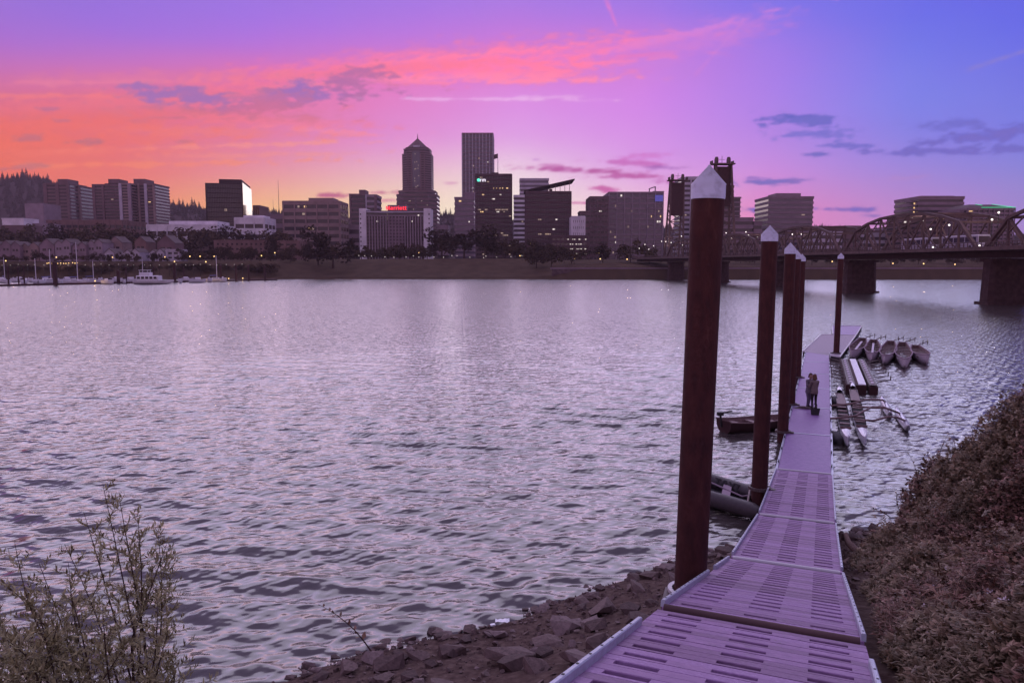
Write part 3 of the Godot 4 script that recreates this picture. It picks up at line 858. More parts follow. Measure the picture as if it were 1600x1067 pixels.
func make_floats() -> void:
	rng.seed = 13
	var said := ["first flat float of the dock after the gangway", "second flat float of the dock with the dark tote bag on it", "third flat float of the dock, on which the couple stands", "fourth flat float of the dock beside the rowing barge", "fifth flat float of the dock", "last flat float of the straight dock beside the farthest pile"]
	for k in 6:
		var s0 := k * 6.4 + 0.05
		var s1 := (k + 1) * 6.4 - 0.05
		var g := thing("dock_float", said[k], "dock", Vector3.ZERO, 0, "floats of the dock")
		var bs := Basis(ASIDE, Vector3.UP, -AHEAD)
		var num := int((s1 - s0) / 0.2)
		var deck := Shape.new()
		for i in num:
			deck.box(dock_at(s0 + (i + 0.5) * (s1 - s0) / num, 0, 0.38), Vector3(DW - 0.1, 0.04, (s1 - s0) / num - 0.007), bs)
		tag(part(deck, "deck_boards", mats["float_deck"], g), "", "", "", "stuff")
		boxpart("frame", dock_at((s0 + s1) / 2, 0, 0.28), Vector3(DW - 0.12, 0.15, s1 - s0 - 0.02), mats["steel_dark"], g, bs)
		for q in 3:
			boxpart("pontoon", dock_at(s0 + (q + 0.5) * (s1 - s0) / 3, 0, 0.03), Vector3(DW - 0.2, 0.36, 1.7), mats["rubber"], g, bs)
		for sd in [-1, 1]:
			boxpart("edge_rail", dock_at((s0 + s1) / 2, sd * (DW / 2 - 0.005), 0.375), Vector3(0.07, 0.09, s1 - s0), mats["alloy"], g, bs)
			for q in 3:
				var c := Shape.new()
				var p := dock_at(s0 + 1.0 + q * 2.1, sd * (DW / 2 - 0.02), 0.42)
				c.box(p + Vector3(0, 0.03, 0), Vector3(0.04, 0.06, 0.05), bs)
				c.tube([p - AHEAD * 0.13 + Vector3(0, 0.065, 0), p + AHEAD * 0.13 + Vector3(0, 0.065, 0)], [0.018, 0.018], 6)
				part(c, "cleat", mats["black"], g)
		boxpart("joint_strip", dock_at(s0 - 0.05, 0, 0.402), Vector3(DW - 0.04, 0.03, 0.09), mats["alloy"], g, bs)
	# the wide landing at the end, turned a little to the side
	var A := ground(1255, 549, 0.4)
	var B := ground(1284, 522.7, 0.4)
	var C := ground(1338, 524, 0.4)
	var D := ground(1313, 558, 0.4)
	landing("landing_float", "wide landing float with rough grey mats at the end of the dock", A, B, C, D, "mat_deck")
	landing("landing_float", "farthest landing float with a plain deck beyond the last pile", ground(1302, 522.2, 0.4), ground(1301, 509, 0.4), ground(1347, 509.5, 0.4), ground(1338.5, 523.4, 0.4), "float_deck")

func landing(called: String, label: String, a: Vector3, b: Vector3, c: Vector3, d: Vector3, m: String) -> void:
	var g := thing(called, label, "dock", Vector3.ZERO, 0, "landing floats")
	var dn := Vector3(0, 0.35, 0)
	for e in [["deck", 0.0, 0.05, m], ["pontoon", 0.05, 0.42, "rubber"]]:
		var s := Shape.new()
		var hi := Vector3(0, -e[1], 0)
		var lo := Vector3(0, -e[2], 0)
		s.quad(a + hi, b + hi, c + hi, d + hi)
		for q in [[a, b], [b, c], [c, d], [d, a]]:
			s.quad(q[0] + hi, q[0] + lo, q[1] + lo, q[1] + hi)
		part(s, e[0], mats[e[3]], g)
	for q in [[a, b], [b, c], [c, d]]:
		var s := Shape.new()
		s.bar(q[0] + Vector3(0, 0.02, 0), q[1] + Vector3(0, 0.02, 0), 0.1, 0.06)
		part(s, "edge_rail", mats["strip"], g)

func make_piles() -> void:
	# x and z at the water, height of the cap's tip, lean, radius
	var list := [[2.52, -10.5, 8.95, 0.020, 0.226, "nearest and thickest looking rust brown mooring pile with a white cone cap"], [7.50, -22.3, 8.72, 0.006, 0.235, "second rust brown mooring pile, beside the inflatable boat"], [11.62, -31.8, 8.48, 0.004, 0.225, "third rust brown mooring pile, beside the dark flat skiff"], [14.30, -38.2, 8.30, 0.003, 0.225, "fourth rust brown mooring pile, half hidden behind the third"], [18.15, -47.5, 8.22, 0.0, 0.225, "fifth and thinnest looking pile on the city side of the dock"], [26.15, -60.4, 8.46, 0.003, 0.23, "lone rust brown pile at the far landing, on the boats' side of the dock"]]
	for k in list.size():
		var e = list[k]
		var r: float = e[4]
		var t := thing("mooring_pile", e[5], "pile", Vector3(e[0], 0, e[1]), 0, "piles of the dock")
		t.rotation.z = -e[3] * 1.0
		var top: float = e[2] - 0.45
		var s := Shape.new()
		var low := -2.0 if k > 0 else 1.2
		s.tube([Vector3(0, low, 0), Vector3(0, 3.0, 0), Vector3(0, top + 0.05, 0)], [r, r, r], 28)
		part(s, "shaft", mats["rust"], t)
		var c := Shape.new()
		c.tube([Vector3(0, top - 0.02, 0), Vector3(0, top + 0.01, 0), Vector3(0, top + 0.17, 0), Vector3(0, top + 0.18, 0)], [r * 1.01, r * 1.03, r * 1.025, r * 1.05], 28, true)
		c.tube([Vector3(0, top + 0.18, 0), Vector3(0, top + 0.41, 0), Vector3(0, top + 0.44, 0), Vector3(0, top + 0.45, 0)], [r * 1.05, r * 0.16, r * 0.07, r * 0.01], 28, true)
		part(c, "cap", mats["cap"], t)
		# the hoop that holds the dock to the pile
		var hy := 0.46
		if k == 0: hy = 2.90
		if k == 1: hy = 0.85
		var ring := Shape.new()
		for q in 20:
			var a := TAU * q / 20
			var b := TAU * (q + 1) / 20
			ring.bar(Vector3(cos(a), 0, sin(a)) * r * 1.28 + Vector3(0, hy, 0), Vector3(cos(b), 0, sin(b)) * r * 1.28 + Vector3(0, hy, 0), 0.06, 0.09 if k != 0 else 0.05)
		part(ring, "hoop", mats["steel_dark"] if k != 0 else mats["strip"], t)
		var br := Shape.new()
		var sgn := 1.0 if k < 5 else -1.0
		br.bar(ASIDE * sgn * r * 1.2 + Vector3(0, hy - 0.03, 0), ASIDE * sgn * (r + (0.22 if k > 0 else 0.45)) + Vector3(0, hy - 0.05, 0), 0.2, 0.1)
		if k == 0:
			br.bar(-ASIDE * 0.42 + Vector3(0, hy - 0.10, 0.2), ASIDE * 0.7 + Vector3(0, hy - 0.10, 0.1), 0.5, 0.12)
		part(br, "bracket", mats["steel_dark"], t)

# ---------------------------------------------------------------- far bank
func far_y(x: float, z: float) -> float:
	var t := -374.0 - z
	if t < 0.0:
		return -2.0 + minf(0.0, t * 0.1)
	var flat := 9.6 + maxf(t - 60.0, 0.0) * 0.008
	var lawn := 0.5 + 10.2 * smoothstep(-6.0, 62.0, t)
	var left := 0.8 + 8.0 * smoothstep(0.0, 26.0, t)
	var right := 6.0 + 3.4 * smoothstep(4.0, 70.0, t)
	var y := lerpf(lerpf(left, lawn, smoothstep(-128.0, -108.0, x)), right, smoothstep(16.0, 26.0, x))
	y = lerpf(y, flat, smoothstep(50.0, 75.0, t))
	return y + lump.get_noise_2d(x * 0.8, z * 0.8) * 0.5 * smoothstep(0.0, 8.0, t)

const CREST := [[-250.0, 272.0], [-60.0, 284.0], [0.0, 287.0], [40.0, 279.0], [75.0, 284.0], [130.0, 305.0], [190.0, 318.0], [250.0, 324.0], [300.0, 326.0], [335.0, 332.0], [400.0, 335.0], [440.0, 334.0], [500.0, 342.0], [600.0, 350.0], [660.0, 348.0], [690.0, 340.0], [712.0, 339.0], [750.0, 350.0], [900.0, 352.0], [1100.0, 362.0], [1300.0, 360.0], [1600.0, 372.0], [1850.0, 376.0]]
func crest(px: float) -> float:
	for i in CREST.size() - 1:
		if px < CREST[i + 1][0]:
			var t: float = (px - CREST[i][0]) / (CREST[i + 1][0] - CREST[i][0])
			return lerpf(CREST[i][1], CREST[i + 1][1], clampf(t, 0, 1))
	return CREST[-1][1]

func hill_at(px: float, f: float) -> Vector3:
	# f from 0 at the foot to 1 on the crest
	var z := lerpf(1050.0, 1700.0, f)
	var p := at(px, 380.0, z)
	var top := at(px, crest(px), 1700.0).y
	p.y = lerpf(14.0, top, pow(smoothstep(0.0, 1.0, f), 0.9)) + lump.get_noise_2d(p.x * 0.1, z * 0.1) * 10.0 * f * (1.3 - f)
	return p

func make_far_bank() -> void:
	var s := Shape.new()
	var rows := []
	for j in 34:
		var t: float = -8.0 + 4.0 * j if j < 24 else 88.0 + pow(j - 23.0, 2.0) * 12.0
		var r := []
		for i in 121:
			var x := -1100.0 + 2200.0 * i / 120.0
			if absf(x) > 330.0: x = signf(x) * (330.0 + (absf(x) - 330.0) * 1.2)
			var z := -374.0 - t
			r.append(Vector3(x, far_y(x, z), z))
		rows.append(r)
	s.grid(rows, true)
	structure(part(s, "terrain", mats["lawn"]))
	var h := Shape.new()
	rows = []
	for j in 16:
		var r := []
		for i in 106:
			r.append(hill_at(-250.0 + 20.0 * i, j / 14.0 if j < 15 else 1.0) + (Vector3(0, -60, -300) if j == 15 else Vector3.ZERO))
		rows.append(r)
	h.grid(rows, true)
	structure(part(h, "hills", mats["hill"]))

func make_seawall() -> void:
	var t := thing("seawall", "long concrete seawall of tall panels along the far bank under the bridge", "wall")
	var pan := Shape.new()
	pan.box(Vector3(0, 2.4, 0), Vector3(8.85, 5.2, 0.8))
	var pm := pan.mesh(mats["wall_stone"])
	for k in 33:
		put(pm, "panel", t, Vector3(24.0 + 9.0 * k, 0, -374.0))
	boxpart("cope", Vector3(168, 5.35, -374.1), Vector3(298, 0.7, 1.5), mats["b_mauve"], t)
	boxpart("footing", Vector3(168, -0.4, -373.6), Vector3(298, 1.1, 1.6), mats["pier_concrete"], t)
	boxpart("ledge", Vector3(168, 3.0, -373.5), Vector3(297, 0.35, 0.5), mats["wall_stone"], t)
	var f := Shape.new()
	for k in 149:
		f.box(Vector3(20.0 + 2.0 * k, 6.3, -374.0), Vector3(0.1, 1.2, 0.1))
	f.box(Vector3(168, 6.9, -374.0), Vector3(298, 0.1, 0.1))
	tag(part(f, "railing", mats["b_brown"], t), "", "", "", "stuff")

# ---------------------------------------------------------------- bridge
func make_bridge() -> void:
	var br := thing("truss_bridge", "long brown steel truss bridge with two lift towers on stone piers", "bridge")
	var P := [Vector3(93.6, 0, -84), Vector3(92.6, 0, -142), Vector3(91.4, 0, -199), Vector3(88.6, 0, -254), Vector3(84.4, 0, -309), Vector3(79.2, 0, -366), Vector3(73.5, 0, -420)]
	var steel: Material = mats["bridge_steel"]
	var dk: Material = mats["bridge_dark"]
	for i in range(0, 6):
		var p: Vector3 = P[i]
		var d = (P[mini(i + 1, 6)] - P[maxi(i - 1, 0)]).normalized()
		var bs := Basis(Vector3.UP.cross(d).normalized() * -1.0, Vector3.UP, d)
		var s := Shape.new()
		# tapered shaft with a pointed upstream nose
		var lo := []
		var hi := []
		for q in [[-4.4, -1.2], [-3.4, -1.9], [3.4, -1.9], [4.4, -1.2], [4.4, 1.2], [3.4, 1.9], [-3.4, 1.9], [-4.4, 1.2]]:
			lo.append(p + bs * Vector3(q[0] * 0.93, -3.0, q[1]))
			hi.append(p + bs * Vector3(q[0] * 0.84, 8.0, q[1] * 0.85))
		for q in 8:
			s.quad(lo[q], hi[q], hi[(q + 1) % 8], lo[(q + 1) % 8])
		for q in range(1, 7):
			s.tri(hi[0], hi[q], hi[q + 1])
		var pier := part(s, "pier", mats["pier_concrete"], br)
		boxpart("pier_cap", p + Vector3(0, 8.25, 0), Vector3(7.8, 0.6, 3.9), mats["pier_concrete"], pier, bs)
		boxpart("footing", p + Vector3(0, 0.1, 0), Vector3(8.7, 0.7, 4.2), mats["pier_concrete"], pier, bs)
	for i in 6:
		var a: Vector3 = P[i]
		var b: Vector3 = P[i + 1]
		var d := (b - a).normalized()
		var side := Vector3.UP.cross(d).normalized()
		var bs := Basis(side, Vector3.UP, d)
		var L := (b - a).length()
		var mid := (a + b) / 2
		boxpart("deck_girder", mid + Vector3(0, 9.35, 0), Vector3(9.0, 1.3, L - 0.05), dk, br, bs)
		boxpart("roadway", mid + Vector3(0, 10.1, 0), Vector3(14.6, 0.25, L - 0.03), dk, br, bs)
		for sd in [-1, 1]:
			boxpart("walkway_fascia", mid + side * sd * 7.2 + Vector3(0, 10.35, 0), Vector3(0.25, 0.7, L - 0.02), steel, br, bs)
			var rail := Shape.new()
			rail.bar(a + side * sd * 7.2 + Vector3(0, 11.5, 0), b + side * sd * 7.2 + Vector3(0, 11.5, 0), 0.14, 0.14)
			rail.bar(a + side * sd * 7.2 + Vector3(0, 11.05, 0), b + side * sd * 7.2 + Vector3(0, 11.05, 0), 0.08, 0.08)
			for q in int(L / 1.2):
				rail.bar(a + d * (q + 0.5) * 1.2 + side * sd * 7.2 + Vector3(0, 10.7, 0), a + d * (q + 0.5) * 1.2 + side * sd * 7.2 + Vector3(0, 11.5, 0), 0.12, 0.12)
			tag(part(rail, "railing", steel, br), "", "", "", "stuff")
		if i == 5:
			continue
		# the truss: nine panels, angular top chord, two ways of bracing
		var hs := [0.0, 5.4, 6.9, 7.8, 8.1, 8.1, 7.8, 6.9, 5.4, 0.0]
		for sd in [-1, 1]:
			var base: Vector3 = a + side * sd * 5.0 + Vector3(0, 10.3, 0)
			var bot := []
			var top := []
			for q in 10:
				bot.append(base + d * (1.0 + (L - 2.0) * q / 9.0))
				top.append(bot[q] + Vector3(0, hs[q], 0))
			for q in 9:
				var s := Shape.new()
				s.bar(top[q], top[q + 1], 0.6, 0.55)
				part(s, "top_chord" if q in range(1, 8) else "end_post", steel, br)
				if q > 0:
					var w := Shape.new()
					w.bar(bot[q], top[q], 0.3, 0.34)
					part(w, "vertical", steel, br)
				if q > 0 and q < 8:
					var w2 := Shape.new()
					w2.bar(top[q] if q < 4 else bot[q], bot[q + 1] if q < 4 else top[q + 1], 0.3, 0.34)
					part(w2, "diagonal", steel, br)
					var w3 := Shape.new()
					w3.bar(bot[q] if q < 4 else top[q], (top[q + 1] + bot[q + 1]) / 2 if q < 4 else (bot[q + 1] + top[q + 1]) / 2, 0.2, 0.22)
					part(w3, "sub_diagonal", steel, br)
			var bc := Shape.new()
			bc.bar(bot[0], bot[9], 0.5, 0.6)
			part(bc, "bottom_chord", steel, br)
		for q in range(1, 9):
			var c := a + d * (1.0 + (L - 2.0) * q / 9.0) + Vector3(0, 10.3 + hs[q], 0)
			var s := Shape.new()
			s.bar(c - side * 5.0, c + side * 5.0, 0.36, 0.4)
			part(s, "top_strut", steel, br)
			if q < 8:
				var e := a + d * (1.0 + (L - 2.0) * (q + 1) / 9.0) + Vector3(0, 10.3 + hs[q + 1], 0)
				var s2 := Shape.new()
				s2.bar(c - side * 5.0, e + side * 5.0, 0.2, 0.2)
				part(s2, "sway_brace", steel, br)
	# the two lift towers
	for i in [4, 5]:
		var p: Vector3 = P[i]
		var d = (P[mini(i + 1, 6)] - P[i - 1]).normalized()
		var side := Vector3.UP.cross(d).normalized()
		var bs := Basis(side, Vector3.UP, d)
		var H := 47.0
		var out := 1.0 if i == 5 else -1.0
		var tw: MeshInstance3D
		for sx in [-1, 1]:
			for k in 2:
				var leg := Shape.new()
				var foot = p + side * sx * 3.6 + Vector3(0, 9.8, 0) + d * out * (8.0 if k == 1 else 0.6)
				var head = p + side * sx * 3.1 + Vector3(0, H, 0) + d * out * (2.2 if k == 1 else 0.6)
				leg.bar(foot, head, 0.75, 0.75)
				part(leg, "tower_leg", steel, br)
			for q in 9:
				var f0 := q / 9.0
				var f1 := (q + 1) / 9.0
				var front = p + side * sx * 3.3 + d * out * 0.6
				var s := Shape.new()
				var y0 := lerpf(10, H, f0)
				var y1 := lerpf(10, H, f1)
				s.bar(front + Vector3(0, y0, 0), front + d * out * lerpf(7.4, 1.6, f1) + Vector3(0, y1, 0), 0.3, 0.3)
				s.bar(front + Vector3(0, y1, 0), front + d * out * lerpf(7.4, 1.6, f1) + Vector3(0, y1, 0), 0.3, 0.3)
				part(s, "tower_brace", steel, br)
		for q in 8:
			var y0 := lerpf(16, H, q / 8.0)
			var y1 := lerpf(16, H, (q + 1) / 8.0)
			var s := Shape.new()
			s.bar(p - side * 3.3 + Vector3(0, y0, 0) + d * out * 0.6, p + side * 3.3 + Vector3(0, y1, 0) + d * out * 0.6, 0.3, 0.3)
			s.bar(p + side * 3.3 + Vector3(0, y0, 0) + d * out * 0.6, p - side * 3.3 + Vector3(0, y1, 0) + d * out * 0.6, 0.3, 0.3)
			s.bar(p - side * 3.3 + Vector3(0, y1, 0) + d * out * 0.6, p + side * 3.3 + Vector3(0, y1, 0) + d * out * 0.6, 0.4, 0.4)
			part(s, "tower_cross_brace", steel, br)
		boxpart("counterweight", p + Vector3(0, H - 8.6, 0) + d * out * 1.3, Vector3(6.0, 15.5, 2.2), dk, br, bs)
		boxpart("tower_platform", p + Vector3(0, H + 0.2, 0) + d * out * 1.2, Vector3(8.6, 0.5, 4.6), steel, br, bs)
		for sx in [-1, 1]:
			var wheel := Shape.new()
			var c: Vector3 = p + side * sx * 2.5 + Vector3(0, H + 1.7, 0) + d * out * 0.6
			wheel.tube([c - side * 0.35, c + side * 0.35], [1.5, 1.5], 16)
			part(wheel, "sheave", steel, br)
			boxpart("sheave_guard", p + side * sx * 4.3 + Vector3(0, H + 1.0, 0), Vector3(0.3, 1.2, 3.0), steel, br, bs)
		var pole := Shape.new()
		pole.bar(p + Vector3(0, H, 0), p + Vector3(0, H + 3.6, 0), 0.14, 0.14)
		pole.bar(p + Vector3(-1.2, H + 2.2, 0), p + Vector3(1.2, H + 2.2, 0), 0.12, 0.12)
		part(pole, "mast", steel, br)
	# deck lamps, told by where they stand along the bridge
	var spots := [[1135.0, 364.0, 300.0], [1143.0, 372.0, 296.0], [1166.0, 362.5, 280.0], [1170.0, 367.0, 276.0], [1184.0, 370.0, 268.0], [1238.5, 366.0, 246.0], [1253.0, 366.0, 238.0], [1278.0, 357.0, 226.0], [1335.0, 365.0, 206.0], [1352.0, 361.0, 200.0], [1444.5, 345.0, 172.0], [1455.0, 358.0, 170.0], [1484.0, 351.5, 160.0], [1551.0, 343.0, 145.0], [1561.5, 332.0, 143.0], [1065.0, 369.0, 352.0], [1071.0, 374.0, 348.0], [1049.0, 379.0, 362.0], [1040.5, 377.5, 368.0], [1034.0, 377.0, 372.0], [1021.5, 384.0, 385.0], [1008.0, 382.0, 395.0], [1014.0, 389.5, 398.0], [999.0, 388.0, 405.0], [1067.0, 383.0, 350.0]]
	for e in spots:
		var c := at(e[0], e[1], e[2])
		var l := thing("bridge_lamp", "white globe lamp on a thin post above the bridge deck", "lamp", c, 0, "lamps along the bridge")
		lamp_parts(l, 10.2 - c.y, 0.19, "lamp_white", 5.0)
	# two buses crossing
	for e in [[1440.0, 393.0, 168.0, "long pale bus on the bridge deck with its headlights on"], [1508.0, 392.5, 152.0, "pale bus nearest to the big stone pier on the bridge deck"]]:
		var c := at(e[0], e[1], e[2] + 2.0)
		c.y = 10.25
		make_bus(c, e[3])

func lamp_parts(l: Node3D, drop: float, r: float, m: String, power: float) -> void:
	var g := SphereMesh.new()
	g.radius = r
	g.height = r * 2
	g.radial_segments = 10
	g.rings = 6
	g.material = mats[m]
	put(g, "lamp_globe", l)
	var s := Shape.new()
	s.tube([Vector3(0, drop, 0), Vector3(0, -r * 0.8, 0)], [0.09, 0.06], 6)
	part(s, "post", mats["black"], l)
	var o := OmniLight3D.new()
	o.name = "lamp_light"
	o.light_color = mats[m].emission
	o.light_energy = power
	o.omni_range = 40.0
	o.omni_attenuation = 2.0
	o.light_size = r
	o.shadow_enabled = true
	l.add_child(o)

func make_bus(c: Vector3, label: String) -> void:
	var t := thing("bus", label, "bus", c, 0.05, "buses on the bridge")
	var s := Shape.new()
	s.bevel_box(Vector3(0, 1.75, 0), Vector3(2.5, 2.6, 11.5), 0.25)
	part(s, "body", mats["b_pale"], t)
	for sd in [-1, 1]:
		for k in 6:
			boxpart("window", Vector3(sd * 1.255, 2.1, -4.6 + 1.8 * k), Vector3(0.03, 0.95, 1.5), mats["g_blue"], t)
		for k in [-3.6, 3.4]:
			var w := Shape.new()
			w.tube([Vector3(sd * 1.0, 0.48, k), Vector3(sd * 1.27, 0.48, k)], [0.48, 0.48], 14)
			part(w, "wheel", mats["rubber"], t)
		var hl := Shape.new()
		hl.box(Vector3(sd * 0.9, 0.9, 5.77), Vector3(0.34, 0.26, 0.06))
		part(hl, "headlight", mats["lamp_white"], t)
	boxpart("windscreen", Vector3(0, 2.1, 5.76), Vector3(2.2, 1.2, 0.03), mats["g_dark"], t)

# ---------------------------------------------------------------- city
func lit(t: Node3D, x: float, y: float, z: float, w: float, h: float, m: String) -> void:
	boxpart("lit_window", Vector3(x, y, z), Vector3(w, h, 0.12), mats[m], t)

func tower(called: String, label: String, l: float, r: float, top: float, z: float, depth: float, o := {}) -> Node3D:
	# l, r, top: the front's bearings; z: its distance. Core of glass, a spandrel ring for each floor, fins, a parapet
	var xl := at(l, 345, z).x
	var xr := at(r, 345, z).x
	var y0: float = o.get("base", far_y((xl + xr) / 2, -z))
	var h := at((l + r) / 2, top, z).y - y0
	var w := xr - xl
	var t := thing(called, label, o.get("cat", "building"), Vector3((xl + xr) / 2, y0, -z - depth / 2), o.get("yaw", 0.0))
	var wall: Material = mats[o.get("wall", "b_brown")]
	var glass: Material = mats[o.get("glass", "g_dark")]
	var fl: int = o.get("fl", 10)
	var fh := h / fl
	var share: float = o.get("share", 0.45)
	boxpart("glazing", Vector3(0, h / 2, 0), Vector3(w - 0.9, h - 0.1, depth - 0.9), glass, t)
	if share > 0:
		var rg := Shape.new()
		rg.box(Vector3.ZERO, Vector3(w, fh * share, depth))
		var rm := rg.mesh(wall)
		for k in fl:
			put(rm, "spandrel", t, Vector3(0, (k + 1) * fh - fh * share / 2 - 0.02, 0))
	boxpart("parapet", Vector3(0, h - 0.35, 0), Vector3(w + 0.3, o.get("cap", 1.2), depth + 0.3), wall, t)
	var nr: int = o.get("ribs", 0)
	if nr:
		var rw: float = o.get("ribw", 0.6)
		var fin := Shape.new()
		fin.box(Vector3(0, h / 2, 0), Vector3(rw, h - 0.2, 0.5))
		var fm := fin.mesh(mats[o.get("rib", "b_mauve")])
		for k in nr:
			put(fm, "fin", t, Vector3(-w / 2 + rw / 2 + (w - rw) * k / (nr - 1), 0, depth / 2 + 0.22))
		var ns := maxi(2, int(nr * depth / w))
		for k in ns:
			for sd in [-1, 1]:
				put(fm, "fin", t, Vector3(sd * (w / 2 + 0.22), 0, -depth / 2 + rw / 2 + (depth - rw) * k / (ns - 1)), Basis(Vector3.UP, PI / 2))
	for c in o.get("corners", []):
		# solid piers that run the full height: [from, to] as shares of the front
		boxpart("corner_pier", Vector3(-w / 2 + w * (c[0] + c[1]) / 2, h / 2, depth / 2 - 0.5), Vector3(w * (c[1] - c[0]), h - 0.05, 2.0), mats[c[2]] if c.size() > 2 else wall, t)
	for p in o.get("pent", []):
		# rooftop rooms: [from, to, height]
		boxpart("penthouse", Vector3(-w / 2 + w * (p[0] + p[1]) / 2, h + p[2] / 2 - 0.1, 0), Vector3(w * (p[1] - p[0]), p[2], depth * 0.6), wall, t)
	var n: int = o.get("lit", 0)
	for k in n:
		var f := rng.randi_range(1, fl - 1)
		var ww = rng.randf_range(1.0, 2.6) * o.get("litw", 1.0)
		lit(t, rng.randf_range(-0.46, 0.46) * w, f * fh + fh * (1 - share) / 2, depth / 2 - 0.40 + (0.0 if share > 0 else 0.03), ww, fh * (1 - share) * 0.55, ["lit_dim", "lit_dim", "lit_white", "lit_warm", "lit_dim"][rng.randi() % 5])
	t.set_meta("w", w)
	t.set_meta("h", h)
	t.set_meta("d", depth)
	return t

func make_city() -> void:
	rng.seed = 99
	var t: Node3D
	# --- left: three slab apartment towers before the hill
	t = tower("apartment_tower", "brown apartment tower before the wooded hill, leftmost of the three", 70, 110, 286, 720, 30, {"fl": 22, "wall": "b_brown", "share": 0.5, "corners": [[0.0, 0.14], [0.47, 0.60], [0.9, 1.0]], "pent": [[0.42, 0.82, 4.5]], "lit": 4})
	t = tower("apartment_wing", "lower wing on the hill tower's side with dark balcony stacks", 112, 127, 290, 735, 26, {"fl": 21, "wall": "b_brown", "share": 0.4, "corners": [[0.0, 0.2, "b_tan"], [0.8, 1.0, "b_tan"]], "lit": 1})
	t = tower("apartment_tower", "brown apartment tower with a rooftop room, middle of the three", 146, 187, 288, 690, 28, {"fl": 24, "wall": "b_brown", "share": 0.5, "corners": [[0.0, 0.1], [0.36, 0.44]], "pent": [[0.5, 0.9, 5.5], [0.36, 0.95, 1.6]], "lit": 3})
	t = tower("apartment_wing", "narrow apartment wing with pale concrete edges between two towers", 187.5, 206, 286.5, 670, 20, {"fl": 26, "wall": "b_tan", "share": 0.42, "corners": [[0.0, 0.24, "b_pale"], [0.74, 1.0, "b_grey"]], "lit": 1})
	t = tower("apartment_tower", "brown apartment tower with a tall pale edge, rightmost of the three", 206.5, 243, 287, 680, 30, {"fl": 24, "wall": "b_brown", "share": 0.5, "corners": [[0.28, 0.36, "b_tan"], [0.56, 0.68, "b_pale"], [0.92, 1.0, "b_tan"]], "pent": [[-0.02, 0.46, 5.0]], "lit": 3})
	tower("panelled_block", "low block with pale upright panels below the hill", 40, 68, 318, 640, 24, {"fl": 5, "wall": "b_mauve", "share": 0.3, "ribs": 7, "ribw": 2.2, "rib": "b_grey", "lit": 1})
	tower("parking_garage", "long low brown garage at the foot of the apartment towers", 72, 190, 344, 600, 40, {"fl": 5, "wall": "b_brick", "share": 0.6, "ribs": 13, "rib": "b_brick", "lit": 2})
	tower("white_hall", "long low white hall with a strip of dark windows before the black tower", 228, 338, 351, 560, 40, {"fl": 3, "wall": "b_white", "share": 0.55, "ribs": 8, "rib": "b_white", "pent": [[0.25, 0.95, 3.2]]})
	tower("white_annex", "small white flat building at the black tower's foot", 366, 412, 340, 545, 26, {"fl": 4, "wall": "b_white", "share": 0.6, "ribs": 4, "rib": "b_white", "pent": [[0.22, 0.9, 2.0]]})
	tower("low_office", "low mauve office block left of the banded office", 413, 446, 335, 640, 30, {"fl": 5, "wall": "b_mauve", "share": 0.5})
	# --- the black glass tower with one bright mirrored side
	t = tower("black_tower", "black box tower whose narrow side mirrors the yellow sky", 311, 364, 286, 615, 62, {"yaw": 0.22, "fl": 16, "wall": "b_black", "glass": "g_black", "share": 0.12, "cap": 0.4, "ribs": 22, "ribw": 0.22, "rib": "b_black", "lit": 1})
	var w: float = t.get_meta("w")
	var h: float = t.get_meta("h")
	boxpart("upper_block", Vector3(w * 0.18, h + 1.6, 0), Vector3(w * 0.63, 3.4, 60.0), mats["b_black"], t)
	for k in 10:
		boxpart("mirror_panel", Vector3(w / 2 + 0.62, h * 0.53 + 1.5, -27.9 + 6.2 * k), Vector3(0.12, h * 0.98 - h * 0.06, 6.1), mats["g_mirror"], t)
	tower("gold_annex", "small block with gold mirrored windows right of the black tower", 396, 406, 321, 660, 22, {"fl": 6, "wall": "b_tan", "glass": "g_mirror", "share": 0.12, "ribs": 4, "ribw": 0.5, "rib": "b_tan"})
	# --- banded office, the sunset on its side panes given as gold metal
	t = tower("banded_office", "wide office block with pale concrete bands and sunlit side windows", 442, 531, 314, 600, 30, {"fl": 8, "wall": "b_tan", "share": 0.5, "ribs": 6, "ribw": 0.9, "rib": "b_tan", "pent": [[0.42, 0.86, 3.0]], "lit": 7})
	w = t.get_meta("w")
	h = t.get_meta("h")
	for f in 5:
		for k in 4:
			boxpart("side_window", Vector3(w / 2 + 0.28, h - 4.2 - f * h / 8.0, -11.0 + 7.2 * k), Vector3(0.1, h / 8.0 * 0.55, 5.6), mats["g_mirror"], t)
	tower("flat_top_tower", "flat topped striped tower with a small rooftop box behind the hotel", 546, 571, 303, 800, 30, {"fl": 15, "wall": "b_brown", "share": 0.4, "corners": [[0.0, 0.12]], "pent": [[0.55, 0.95, 5.0]], "lit": 1})
	tower("flat_top_wing", "pale striped wing of the tower behind the hotel", 571.5, 589, 304, 795, 30, {"fl": 12, "wall": "b_grey", "share": 0.42, "corners": [[0.0, 0.1, "b_pale"], [0.78, 1.0, "b_brown"]], "lit": 1})
	tower("low_store", "low pale building peeping out left of the hotel", 520, 560, 352, 640, 24, {"fl": 4, "wall": "b_mauve", "share": 0.5})
	make_hotel()
	make_spire_tower()
	# --- tall white ribbed tower and its podium
	t = tower("ribbed_tower", "tallest flat roofed tower with thin white vertical ribs", 722.5, 771, 208.5, 1000, 38, {"fl": 34, "wall": "b_brown", "glass": "g_blue", "share": 0.28, "cap": 2.6, "ribs": 10, "ribw": 0.75, "rib": "b_pale", "lit": 14, "litw": 0.7})
	tower("podium_block", "mauve office block standing before the ribbed tower", 710, 741, 308, 820, 30, {"fl": 12, "wall": "b_mauve", "glass": "g_blue", "share": 0.5, "pent": [[0.5, 1.0, 6.0]], "lit": 2})
